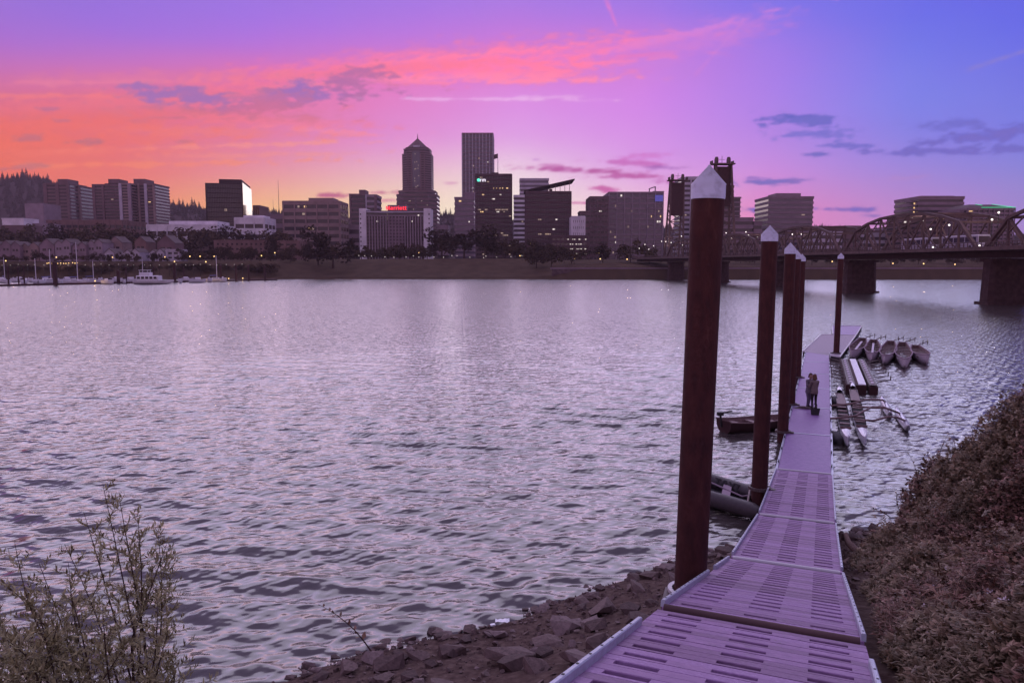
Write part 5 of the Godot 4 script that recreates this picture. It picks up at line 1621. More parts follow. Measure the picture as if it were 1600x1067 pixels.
	for k in 4:
		cm.append(conifer_mesh(1.0, 0.20 + 0.04 * k, dark))
	var ct := Shape.new()
	ct.tube([Vector3.ZERO, Vector3(0, 0.95, 0)], [0.022, 0.004], 5)
	var ctm := ct.mesh(mats["bark"])
	var ridge := []
	for px in [2, 10, 18, 27, 34, 41, 47, 53, 60, 66, 73, 80, 134, 140, 247, 254, 262, 266, 273, 282, 288, 295, 302, 306, 313, 403, 409, 415, 421, 429, 437, 446, 690, 697, 704]:
		ridge.append(float(px))
	for px in ridge:
		var p := hill_at(px, 0.97)
		var tall := 14.0 + 11.0 * rng.randf()
		if px in [10.0, 47.0, 266.0, 302.0]: tall = 28.0
		var t := thing("ridge_conifer", "dark pointed conifer standing out on the ridge of the wooded hill", "tree", p + Vector3(0, -3, 0), rng.randf() * TAU, "conifers on the ridge")
		put(cm[rng.randi() % 4], "crown", t, Vector3.ZERO, Basis.from_scale(Vector3(tall * 1.1, tall, tall * 1.1)))
		put(ctm, "trunk", t, Vector3.ZERO, Basis.from_scale(Vector3.ONE * tall))
	var where := []
	var tints := []
	for k in 5200:
		var px := rng.randf_range(-150, 1700)
		var f := pow(rng.randf(), 0.7)
		var p := hill_at(px, f)
		var hh := rng.randf_range(8, 16) * (1.0 - 0.45 * smoothstep(0.8, 1.0, f))
		where.append(Transform3D(Basis(Vector3.UP, rng.randf() * TAU).scaled(Vector3(hh * 1.3, hh * 1.25, hh * 1.3)), p - Vector3(0, 3, 0)))
		tints.append(Color(1, 1, 1) * rng.randf_range(0.7, 1.3))
	tag(scatter("woodland", conifer_mesh(1.0, 0.30, dark), where, tints), "dark woodland covering the hills behind the city", "wood")

func crowns_small(cols: Array) -> ArrayMesh:
	var lobes := []
	for q in 5:
		lobes.append([Vector3(rng.randfn(0, 0.22), 0.5 + rng.randf_range(-0.3, 0.3), rng.randfn(0, 0.22)), 0.28])
	return crown_mesh(lobes, 120, 0.13, cols)

func make_lamps() -> void:
	rng.seed = 55
	# warm street lamps: x, y, distance, radius
	var warm := [[8.0, 407.5, 395.0], [87.0, 402.0, 400.0], [175.0, 402.0, 402.0], [257.0, 401.5, 402.0], [296.0, 400.5, 405.0], [312.0, 400.5, 405.0], [334.0, 400.5, 405.0], [272.0, 408.5, 395.0], [321.0, 409.0, 395.0], [408.0, 399.5, 412.0], [429.0, 395.0, 420.0], [486.0, 394.5, 425.0], [490.0, 397.5, 425.0], [654.0, 394.5, 440.0], [812.5, 399.5, 425.0], [847.0, 401.0, 415.0], [874.0, 403.0, 410.0], [898.0, 404.0, 405.0], [938.0, 404.5, 405.0], [980.0, 405.0, 405.0], [1193.5, 408.5, 396.0], [1301.0, 408.5, 396.0], [1396.0, 411.5, 392.0], [1444.0, 412.0, 392.0], [1493.0, 413.0, 392.0], [1529.0, 420.5, 384.0]]
	for e in warm:
		var c := at(e[0], e[1], e[2])
		var l := thing("street_lamp", "glowing yellow street lamp on the far bank", "lamp", c, 0, "street lamps on the far bank")
		lamp_parts(l, minf(far_y(c.x, c.z) - c.y, -1.5), 0.30, "lamp_warm", 10.0)
	for k in 12:
		var c := at(72.0 + k * 4.4 + rng.randf_range(-1, 1), 411.0 + rng.randf_range(-0.6, 0.8), 384.0)
		var l := thing("cafe_lamp", "small yellow lamp on the promenade behind the sailboats", "lamp", c, 0, "row of promenade lamps behind the sailboats")
		lamp_parts(l, minf(far_y(c.x, c.z) - c.y, -1.5), 0.20, "lamp_warm", 2.0)
	for k in 30:
		var px := 2.0 + k * 13.0 + rng.randf_range(-2, 2)
		var c := at(px, 413.5 + rng.randf_range(-1.0, 1.0), 378.0)
		var l := thing("promenade_lamp", "small pale lamp on a thin post along the marina promenade", "lamp", c, 0, "pale lamps along the marina promenade")
		lamp_parts(l, minf(far_y(c.x, c.z) - c.y, -3.0), 0.14, "lit_white", 0.5)
	for k in 22:
		var c := at(540.0 + k * 15.0 + rng.randf_range(-6, 6), 400.5 + rng.randf_range(-1.5, 2.0), 440.0)
		if c.x > 20.0:
			c.y += 0.3
		var l := thing("park_lamp", "tiny pale lamp among the trees at the top of the lawn", "lamp", c, 0, "park lamps at the top of the lawn")
		lamp_parts(l, minf(far_y(c.x, c.z) - c.y, -1.2), 0.24, "lit_white", 1.0)

func boat_hull(s: Shape, L: float, B: float, D: float, bow: float, stern: float, sheer: float, inset := 0.0) -> void:
	# open skin from gunwale to gunwale, bow towards +z; bow: how full it is, stern: width of the transom
	var rows := []
	for j in 15:
		var f := j / 14.0
		var wide := pow(clampf((1.0 - f) / maxf(1.0 - bow, 0.01), 0, 1), 0.62) if f > bow else lerpf(stern, 1.0, sin(minf(f / bow, 1.0) * PI / 2))
		var b := maxf(B / 2 * wide - inset, 0.005)
		var top := D + sheer * pow(absf(f - 0.45) * 1.8, 2.0)
		var keel := lerpf(0.0, top * 0.55, pow(clampf((f - 0.8) / 0.2, 0, 1), 2.0)) + inset
		var r := []
		for i in 11:
			var a := PI * i / 10.0
			r.append(Vector3(-cos(a) * b * (1.0 if i in [0, 10] else lerpf(1.0, 0.93, sin(a))), lerpf(top, keel, pow(sin(a), 0.65)), -L / 2 + L * f))
		rows.append(r)
	s.grid(rows)
	for e in [0]:
		for i in range(1, 10):
			s.tri(rows[e][0], rows[e][i], rows[e][i + 1])

func gunwale(s: Shape, L: float, B: float, D: float, bow: float, stern: float, sheer: float, r: float) -> void:
	for sd in [-1.0, 1.0]:
		var pts := []
		var rad := []
		for j in 15:
			var f := j / 14.0
			var wide := pow(clampf((1.0 - f) / maxf(1.0 - bow, 0.01), 0, 1), 0.62) if f > bow else lerpf(stern, 1.0, sin(minf(f / bow, 1.0) * PI / 2))
			pts.append(Vector3(sd * B / 2 * wide, D + sheer * pow(absf(f - 0.45) * 1.8, 2.0), -L / 2 + L * f))
			rad.append(r)
		s.tube(pts, rad, 6)

func marina_boat(kind: String, label: String, px: float, py: float, z: float, turn: float, L: float, extra := 0.0) -> void:
	var c := at(px, py, z)
	c.y = 0.0
	var t := thing(kind, label, "boat", c, turn, "boats in the marina")
	var s := Shape.new()
	var D := 1.1 if kind == "sailboat" else 1.3
	boat_hull(s, L, L * 0.3, D, 0.5, 0.75, 0.4)
	part(s, "hull", mats["boat_white"], t)
	s = Shape.new()
	boat_hull(s, L * 0.98, L * 0.29, D - 0.02, 0.5, 0.75, 0.4, 0.02)
	var dk := Shape.new()
	dk.box(Vector3(0, D - 0.05, -L * 0.08), Vector3(L * 0.24, 0.1, L * 0.76))
	part(dk, "deck", mats["b_pale"], t)
	if kind == "sailboat":
		s = Shape.new()
		s.bevel_box(Vector3(0, D + 0.3, 0), Vector3(L * 0.18, 0.7, L * 0.4), 0.2)
		part(s, "cabin", mats["boat_white"], t)
		boxpart("window", Vector3(L * 0.091, D + 0.35, 0), Vector3(0.04, 0.25, L * 0.28), mats["g_dark"], t)
		boxpart("window", Vector3(-L * 0.091, D + 0.35, 0), Vector3(0.04, 0.25, L * 0.28), mats["g_dark"], t)
		s = Shape.new()
		s.tube([Vector3(0, D, L * 0.08), Vector3(0, D + extra, L * 0.08)], [0.16, 0.10], 6)
		part(s, "mast", mats["b_white"], t)
		s = Shape.new()
		s.tube([Vector3(0, D + 1.6, L * 0.07), Vector3(0, D + 1.5, -L * 0.32)], [0.17, 0.13], 6)
		part(s, "boom", mats["boat_blue"], t)
	elif kind == "motor_yacht":
		s = Shape.new()
		s.bevel_box(Vector3(0, D + 0.95, -L * 0.12), Vector3(L * 0.25, 1.9, L * 0.56), 0.3)
		part(s, "cabin", mats["boat_white"], t)
		for sd in [-1, 1]:
			for k in 5:
				boxpart("window", Vector3(sd * (L * 0.125 + 0.02), D + 1.1, -L * 0.34 + L * 0.105 * k), Vector3(0.06, 0.9, L * 0.075), mats["g_dark"], t)
		s = Shape.new()
		s.bevel_box(Vector3(0, D + 2.5, -L * 0.2), Vector3(L * 0.2, 1.2, L * 0.26), 0.25)
		part(s, "flybridge", mats["boat_white"], t)
		boxpart("awning", Vector3(0, D + 3.9, -L * 0.22), Vector3(L * 0.22, 0.16, L * 0.24), mats["boat_white"], t)
		for sd in [-1, 1]:
			boxpart("awning_post", Vector3(sd * L * 0.09, D + 3.4, -L * 0.12), Vector3(0.12, 1.0, 0.12), mats["boat_white"], t)
			boxpart("awning_post", Vector3(sd * L * 0.09, D + 3.4, -L * 0.32), Vector3(0.12, 1.0, 0.12), mats["boat_white"], t)
			s = Shape.new()
			s.bar(Vector3(sd * L * 0.11, D, L * 0.12), Vector3(sd * L * 0.1, D + 1.8, L * 0.02), 0.3, 0.5)
			part(s, "windscreen_post", mats["boat_white"], t)
	else:
		s = Shape.new()
		s.bevel_box(Vector3(0, D + 0.4, L * 0.02), Vector3(L * 0.22, 0.9, L * 0.32), 0.3)
		part(s, "cabin", mats["boat_white"], t)
		boxpart("windscreen", Vector3(0, D + 0.75, L * 0.185), Vector3(L * 0.2, 0.5, 0.06), mats["g_dark"], t)
		boxpart("cover", Vector3(0, D + 0.2, -L * 0.26), Vector3(L * 0.24, 0.4, L * 0.28), mats["boat_blue"] if extra > 0 else mats["b_pale"], t)

func make_marina() -> void:
	rng.seed = 66
	var a := ground(-60, 448.5)
	var b := ground(160, 443.6)
	var c := ground(430, 437.8)
	for e in [[a, b, "long low marina breakwater float at the far left"], [b, c, "long low marina breakwater float ending at the lawn"]]:
		var t := thing("breakwater_float", e[2], "dock", Vector3.ZERO, 0, "breakwater floats")
		var s := Shape.new()
		s.bar(e[0] + Vector3(0, 0.1, 0), e[1] + Vector3(0, 0.1, 0), 2.4, 0.9)
		part(s, "pontoon", mats["bridge_dark"], t)
		s = Shape.new()
		s.bar(e[0] + Vector3(0, 0.6, 0), e[1] + Vector3(0, 0.6, 0), 2.2, 0.1)
		part(s, "deck", mats["b_brown"], t)
	for e in [[81.0, 446.0, 410.0, 0.75], [180.5, 443.5, 423.0, 0.6], [269.5, 441.0, 411.0, 0.6], [342.0, 440.0, 414.0, 0.5], [366.0, 439.5, 414.0, 0.4], [386.0, 439.0, 414.5, 0.4], [411.5, 438.5, 416.0, 0.35], [7.0, 447.0, 416.0, 0.3], [23.0, 446.0, 417.0, 0.25], [32.0, 446.0, 416.0, 0.25], [237.0, 441.5, 417.0, 0.28], [193.0, 443.0, 417.0, 0.25], [284.0, 440.5, 418.0, 0.25]]:
		var p := ground(e[0], e[1])
		var top := at(e[0], e[2], -p.z).y
		var t := thing("marina_pile", "dark round guide pile of the marina float", "pile", p + Vector3(0, 0, -1.9), 0, "guide piles of the marina")
		var s := Shape.new()
		s.tube([Vector3(0, -2, 0), Vector3(0, top, 0)], [e[3], e[3]], 10)
		part(s, "shaft", mats["bridge_dark"], t)
		s = Shape.new()
		s.tube([Vector3(0, top, 0), Vector3(0, top + 0.3, 0)], [e[3] * 1.05, e[3] * 0.2], 10)
		part(s, "cap", mats["steel_dark"], t)
	marina_boat("sailboat", "small sailboat with a short mast near the left edge of the marina", 55, 436, 285, 0.7, 7.0, 8.5)
	marina_boat("sailboat", "sailboat whose mast stands left of the thick dark pile", 76, 437, 290, 2.4, 8.0, 12.0)
	marina_boat("sailboat", "sailboat with the tallest mast in the marina", 118, 437, 285, 1.25, 10.5, 14.5)
	marina_boat("motor_yacht", "large white motor yacht with a flybridge and awning", 240, 438, 284, 1.62, 14.5)
	marina_boat("runabout", "white runabout left of the large motor yacht", 168, 438, 280, 1.0, 7.5)
	marina_boat("runabout", "white cabin boat at the far left edge", 12, 440, 282, 0.6, 6.5)
	marina_boat("runabout", "pale cabin boat third from the left edge", 36, 440, 280, 0.4, 7.5)
	marina_boat("runabout", "pale cabin boat just left of the thick dark pile", 64, 440, 284, 0.3, 6.0)
	marina_boat("runabout", "white cabin boat right of the thick dark pile", 95, 439, 290, 0.5, 6.0)
	marina_boat("runabout", "small white runabout between the tallest mast and the yacht", 193, 438, 290, 0.5, 5.0)
	marina_boat("runabout", "small white boat tied behind the motor yacht", 281, 436.5, 298, 0.4, 5.5)
	marina_boat("runabout", "white speedboat in the open berth right of the yacht", 308, 436, 304, 1.9, 6.5)
	marina_boat("runabout", "low speedboat with a pale cover beside the thin piles", 328, 435.5, 312, 0.6, 5.5)
	marina_boat("runabout", "small boat under a blue cover at the right end of the marina", 349, 436, 318, 0.8, 5.0, 1.0)
	marina_boat("sailboat", "sailboat with a bare mast at the very left edge of the marina", 6, 438, 300, 0.9, 7.0, 9.0)
	marina_boat("sailboat", "small sailboat moored between the tallest mast and the runabout", 143, 438, 300, 2.2, 7.0, 7.5)
	marina_boat("sailboat", "small sailboat right of the motor yacht's bow", 222, 436, 312, 0.8, 7.5, 9.5)
	marina_boat("sailboat", "sailboat with a thin mast among the right hand guide piles", 336, 435, 322, 2.1, 7.5, 10.0)
	for k in 12:
		var px: float = [3.0, 22.0, 29.0, 47.0, 70.0, 88.0, 104.0, 132.0, 156.0, 181.0, 203.0, 290.0][k]
		marina_boat("runabout", "small pale cabin boat packed in the back berths of the marina", px, 437, 305 + (k * 7) % 16, rng.randf_range(0.2, 2.6), rng.randf_range(5.0, 7.0))
	for e in [[148.0, 444.5], [326.0, 440.5], [357.0, 440.0], [379.0, 439.5]]:
		var p := ground(e[0], e[1]) + Vector3(0, 1.3, 0)
		var l := thing("float_light", "orange marker light on the breakwater float", "lamp", p, 0, "marker lights on the breakwater")
		lamp_parts(l, -0.7, 0.22, "lamp_warm", 3.0)

# ---------------------------------------------------------------- boats at the dock
func two_ends(bow: Vector3, stern: Vector3) -> Array:
	var d := bow - stern
	return [(bow + stern) / 2 * Vector3(1, 0, 1), atan2(d.x, d.z), Vector2(d.x, d.z).length()]

func longboat(label: String, bow: Vector3, stern: Vector3, B: float, plank_line: bool, seats: int, seat: String) -> void:
	var e := two_ends(bow, stern)
	var L: float = e[2]
	var t := thing("longboat", label, "boat", e[0], e[1], "longboats moored side by side")
	t.position.y = -0.12
	var s := Shape.new()
	boat_hull(s, L, B, 0.72, 0.52, 0.42, 0.26)
	part(s, "hull", mats["boat_hull"], t)
	s = Shape.new()
	boat_hull(s, L - 0.1, B, 0.71, 0.52, 0.42, 0.26, 0.05)
	part(s, "lining", mats["boat_wood"], t)
	s = Shape.new()
	gunwale(s, L, B, 0.73, 0.52, 0.42, 0.26, 0.045)
	part(s, "gunwale", mats["b_grey"], t)
	for k in seats:
		var f := 0.14 + 0.62 * k / (seats - 1)
		var b := B * (0.94 if f > 0.25 and f < 0.6 else 0.76)
		boxpart("thwart", Vector3(0, 0.60, -L / 2 + L * f), Vector3(b, 0.05, 0.24), mats["boat_wood"] if k < seats - 1 else mats[seat], t)
	if plank_line:
		boxpart("centre_plank", Vector3(0, 0.66, -L * 0.06), Vector3(0.16, 0.05, L * 0.66), mats["b_white"], t)
	# small foredeck, stern board and steering bracket
	s = Shape.new()
	s.tri(Vector3(0, 0.90, L * 0.49), Vector3(B * 0.30, 0.78, L * 0.34), Vector3(-B * 0.30, 0.78, L * 0.34))
	part(s, "foredeck", mats[seat], t)
	s = Shape.new()
	s.bar(Vector3(B * 0.2, 0.95, -L / 2 + 0.1), Vector3(B * 0.75, 1.15, -L / 2 - 0.5), 0.06, 0.06)
	s.bar(Vector3(B * 0.75, 0.9, -L / 2 - 0.5), Vector3(B * 0.75, 1.3, -L / 2 - 0.5), 0.06, 0.06)
	s.bar(Vector3(B * 0.45, 0.9, -L / 2 - 0.2), Vector3(B * 0.45, 1.3, -L / 2 - 0.2), 0.06, 0.06)
	part(s, "oar_bracket", mats["steel_dark"], t)

func make_boats() -> void:
	rng.seed = 88
	longboat("brown longboat nearest the dock landing with a pale plank down its middle", ground(1332, 549, 0.75), ground(1349, 528, 0.75), 1.28, true, 5, "b_pale")
	longboat("brown longboat second from the landing with a pale centre plank", ground(1363, 554, 0.75), ground(1366, 530.5, 0.75), 1.28, true, 5, "boat_wood")
	longboat("brown longboat third from the landing with a white bow thwart", ground(1383, 557.5, 0.75), ground(1393, 532.5, 0.75), 1.28, false, 8, "b_white")
	longboat("brown longboat fourth from the landing with close set thwarts", ground(1415, 563, 0.75), ground(1411, 534.5, 0.75), 1.28, false, 8, "b_white")
	longboat("longboat with a bluish stern, outermost of the five and turned outward", ground(1449, 556, 0.75), ground(1431, 539, 0.75), 1.28, false, 6, "boat_wood")
	# --- rowing barge
	var e := two_ends(ground(1346, 601, 0.55), ground(1331, 560.5, 0.55))
	var L: float = e[2]
	var t := thing("rowing_barge", "flat training barge with a pale walkway and rows of rigger arms", "boat", e[0], e[1])
	boxpart("hull", Vector3(-0.25, 0.15, 0), Vector3(1.12, 0.7, L), mats["bridge_dark"], t)
	boxpart("hull", Vector3(0.68, 0.12, 0), Vector3(0.50, 0.62, L - 0.2), mats["bridge_dark"], t)
	boxpart("walkway", Vector3(0.08, 0.53, 0), Vector3(0.40, 0.06, L - 0.3), mats["boat_white"], t)
	for sd in [-1, 1]:
		var cx := 0.66 if sd > 0 else -0.50
		boxpart("seat_well", Vector3(cx, 0.515, 0), Vector3(0.42, 0.03, L - 0.4), mats["steel_dark"], t)
		for k in 11:
			boxpart("seat", Vector3(cx, 0.56, -L * 0.43 + L * 0.086 * k), Vector3(0.14, 0.06, 0.5), mats["b_white"], t)
		for k in 7:
			var s := Shape.new()
			var z := -L * 0.34 + L * 0.125 * k
			var x: float = (0.92 if sd > 0 else -0.80)
			s.bar(Vector3(x, 0.55, z), Vector3(x + sd * 0.75, 0.72, z - 0.3), 0.05, 0.05)
			s.bar(Vector3(x, 0.55, z - 0.8), Vector3(x + sd * 0.75, 0.72, z - 0.3), 0.05, 0.05)
			s.bar(Vector3(x + sd * 0.75, 0.68, z - 0.3), Vector3(x + sd * 0.75, 0.95, z - 0.3), 0.06, 0.06)
			part(s, "rigger", mats["steel_dark"], t)
	# --- two outrigger canoes
	canoe("slim white outrigger canoe next to the dock", ground(1325.5, 694, 0.35), ground(1311.5, 609.5, 0.35), [[[1298, 654], [1316, 652.5], [1337, 650], [1350.5, 642], [1363, 636.5], [1382, 636], [1389, 639]], [[1299, 634], [1329, 631.5], [1344, 627], [1355, 624.3], [1380, 625], [1384, 628]]], [[1380, 627], [1390.5, 647]])
	canoe("slim white outrigger canoe on the outer side with the float farthest out", ground(1352.5, 694, 0.35), ground(1332, 603, 0.35), [[[1336, 655], [1351, 656.5], [1365, 657.5], [1388, 651.3], [1402, 652], [1417, 658]], [[1334, 634], [1344, 635.5], [1362, 637], [1385.5, 637.8], [1402, 644], [1407, 646]]], [[1404, 645.5], [1418, 668]])
	for q in [[1303.5, 627.0], [1305.0, 684.0]]:
		var p := ground(q[0], q[1], 0.2)
		var f := thing("dock_fender", "fat dark fender hanging between the dock and the canoe", "fender", p, 0, "fenders on the dock's edge")
		var s := Shape.new()
		s.tube([Vector3(0, -0.25, -0.55), Vector3(0, -0.1, -0.5), Vector3(0, 0.0, 0), Vector3(0, -0.1, 0.5), Vector3(0, -0.25, 0.55)], [0.06, 0.24, 0.30, 0.24, 0.06], 12)
		part(s, "body", mats["rubber"], f)
		s = Shape.new()
		s.tube([Vector3(0, 0.2, 0), Vector3(-0.2, 0.32, 0)], [0.02, 0.02], 6)
		part(s, "lanyard", mats["black"], f)
	# --- grey inflatable
	var fa := ground(1106, 750, 0.38)
	var fb := ground(1180, 773, 0.38)
	var na := ground(1100, 776, 0.32)
	var nb := ground(1176, 798, 0.32)
	t = thing("inflatable_boat", "grey inflatable boat with dark letters on its tube, moored at the second pile", "boat", Vector3.ZERO)
	var nose := (fa + na) / 2 + (fa - fb).normalized() * 0.75 + Vector3(0, 0.12, 0)
	for q in [[fa, fb, "tube"], [na, nb, "tube"]]:
		var s := Shape.new()
		var d: Vector3 = (q[1] - q[0]).normalized()
		s.tube([nose, (nose + q[0]) / 2 + (q[0] - (fa + na) / 2) * 0.32 + Vector3(0, 0.06, 0), q[0], q[0].lerp(q[1], 0.5), q[1], q[1] + d * 0.22, q[1] + d * 0.30], [0.21, 0.23, 0.24, 0.25, 0.24, 0.17, 0.03], 14)
		part(s, q[2], mats["rubber_grey"], t)
		s = Shape.new()
		s.tube([q[0] + Vector3(0, -0.02, 0.25), q[1] + Vector3(0, -0.02, 0.25)], [0.03, 0.03], 6)
		part(s, "rub_strake", mats["rubber"], t)
	var s := Shape.new()
	s.quad(fa - Vector3(0, 0.15, 0), fb - Vector3(0, 0.15, 0), nb - Vector3(0, 0.1, 0), na - Vector3(0, 0.1, 0))
	part(s, "floor", mats["rubber"], t)
	s = Shape.new()
	s.bar(fb.lerp(fa, 0.1), nb.lerp(na, 0.1), 0.05, 0.4)
	part(s, "transom", mats["boat_wood"], t)
	s = Shape.new()
	s.bar(fb.lerp(fa, 0.55) + Vector3(0, 0.1, 0), nb.lerp(na, 0.55) + Vector3(0, 0.12, 0), 0.26, 0.05)
	part(s, "thwart", mats["b_grey"], t)
	s = Shape.new()
	s.tube([fb.lerp(nb, 0.3) + Vector3(0, 0.15, 0), fb.lerp(fa, 0.5).lerp(nb, 0.55) + Vector3(0, 0.1, 0), fa.lerp(na, 0.4) + Vector3(0, 0.2, 0)], [0.03, 0.03, 0.03], 6)
	part(s, "oar", mats["b_grey"], t)
	var dd := (fb - fa).normalized()
	var face := Vector3(-dd.z, 0, dd.x)
	if face.z < 0: face = -face
	var o := lettering(t, "tube_letters", "TAXI", fa.lerp(fb, 0.52) + face * 0.235 + Vector3(0, 0.10, 0), 0.40, 0, "black")
	o.transform.basis = Basis(dd, Vector3(0, 0.9, 0) - face * 0.42, face).orthonormalized() * Basis.from_scale(Vector3(1.15, 1, 0.1))
	# --- flat skiff
	var sa := ground(1131, 664, 0.35)
	var sb := ground(1232, 656, 0.35)
	e = two_ends(sb, sa)
	t = thing("flat_skiff", "dark flat bottomed skiff with a small outboard, lying behind the second pile", "boat", e[0], e[1])
	t.position.y = -0.05
	L = e[2]
	s = Shape.new()
	boat_hull(s, L, 1.35, 0.52, 0.62, 0.86, 0.12)
	part(s, "hull", mats["bridge_dark"], t)
	s = Shape.new()
	boat_hull(s, L - 0.06, 1.35, 0.51, 0.62, 0.86, 0.12, 0.04)
	part(s, "lining", mats["boat_wood"], t)
	s = Shape.new()
	gunwale(s, L, 1.35, 0.53, 0.62, 0.86, 0.12, 0.03)
	part(s, "gunwale", mats["boat_wood"], t)
	for k in 3:
		boxpart("thwart", Vector3(0, 0.42, -L * 0.3 + L * 0.26 * k), Vector3(1.1, 0.05, 0.26), mats["boat_wood"], t)
	s = Shape.new()
	s.bar(Vector3(0.1, 0.3, -L / 2 - 0.05), Vector3(0.1, 0.95, -L / 2 - 0.12), 0.07, 0.07)
	s.bar(Vector3(0.1, 0.92, -L / 2 - 0.2), Vector3(0.1, 0.98, -L / 2 + 0.5), 0.06, 0.06)
	s.box(Vector3(0.1, 0.9, -L / 2 - 0.12), Vector3(0.18, 0.16, 0.26))
	part(s, "outboard_motor", mats["black"], t)

func canoe(label: String, bow: Vector3, stern: Vector3, arms: Array, ama: Array) -> void:
	var e := two_ends(bow, stern)
	var L: float = e[2]
	var t := thing("outrigger_canoe", label, "canoe", e[0], e[1], "outrigger canoes")
	var top := []
	var bot := []
	var ng := 25
	var skin := []
	for j in ng:
		var f := j / float(ng - 1)
		var wide := pow(maxf(sin(PI * f), 0.0), 0.55)
		var b := 0.27 * wide
		var up := 0.40 + 0.22 * pow(absf(f - 0.5) * 2.0, 3.0)
		var kl := -0.15 + 0.40 * pow(absf(f - 0.5) * 2.0, 4.0)
		var r := []
		for i in 9:
			var a := PI * i / 8.0
			r.append(Vector3(-cos(a) * b, lerpf(up, kl, pow(sin(a), 0.8)), -L / 2 + L * f))
		skin.append(r)
	var s := Shape.new()
	s.grid(skin)
	part(s, "hull", mats["canoe"], t)
	# closed ends, open dark middle with thwarts
	for k in 2:
		s = Shape.new()
		var rows := []
		for j in ng:
			var f := j / float(ng - 1)
			if (k == 0 and f > 0.80) or (k == 1 and f < 0.12):
				var l: Vector3 = skin[j][0]
				var rr: Vector3 = skin[j][8]
				rows.append([l, (l + rr) / 2 + Vector3(0, 0.05, 0), rr])
		s.grid(rows)
		part(s, "end_deck", mats["canoe"], t)
	s = Shape.new()
	var rows := []
	for j in ng:
		var f := j / float(ng - 1)
		if f > 0.08 and f < 0.83:
			rows.append([skin[j][0] * Vector3(0.9, 1, 1) - Vector3(0, 0.03, 0), skin[j][0] * Vector3(0.85, 1, 1) - Vector3(0, 0.3, 0), skin[j][8] * Vector3(0.85, 1, 1) - Vector3(0, 0.3, 0), skin[j][8] * Vector3(0.9, 1, 1) - Vector3(0, 0.03, 0)])
	s.grid(rows)
	part(s, "lining", mats["rubber"], t)
	s = Shape.new()
	boxpart("spray_cover", Vector3(0, 0.40, -L * 0.27), Vector3(0.44, 0.03, L * 0.24), mats["boat_wood"], t)
	for k in 6:
		boxpart("seat", Vector3(0, 0.36, -L * 0.1 + L * 0.075 * k), Vector3(0.42, 0.05, 0.3), mats["boat_wood"], t)
	boxpart("splash_board", Vector3(0, 0.47, L * 0.305), Vector3(0.46, 0.09, 0.05), mats["boat_wood"], t)
	var inv := t.transform.affine_inverse()
	for a in arms:
		var pts := []
		var rad := []
		for q in a.size():
			pts.append(inv * ground(a[q][0], a[q][1], 0.52 + 0.22 * sin(PI * q / (a.size() - 1.0)) - (0.22 if q == a.size() - 1 else 0.0)))
			rad.append(0.05)
		s = Shape.new()
		s.tube(pts, rad, 8)
		part(s, "outrigger_arm", mats["boat_wood"], t)
	var p0 := inv * ground(ama[0][0], ama[0][1], 0.18)
	var p1 := inv * ground(ama[1][0], ama[1][1], 0.18)
	var d := (p1 - p0).normalized()
	s = Shape.new()
	s.tube([p0 - d * 0.7 + Vector3(0, 0.16, 0), p0 - d * 0.3, p0.lerp(p1, 0.3), p0.lerp(p1, 0.7), p1 + d * 0.1, p1 + d * 0.55 + Vector3(0, 0.22, 0)], [0.03, 0.13, 0.19, 0.19, 0.14, 0.03], 12)
	part(s, "outrigger_float", mats["canoe"], t)

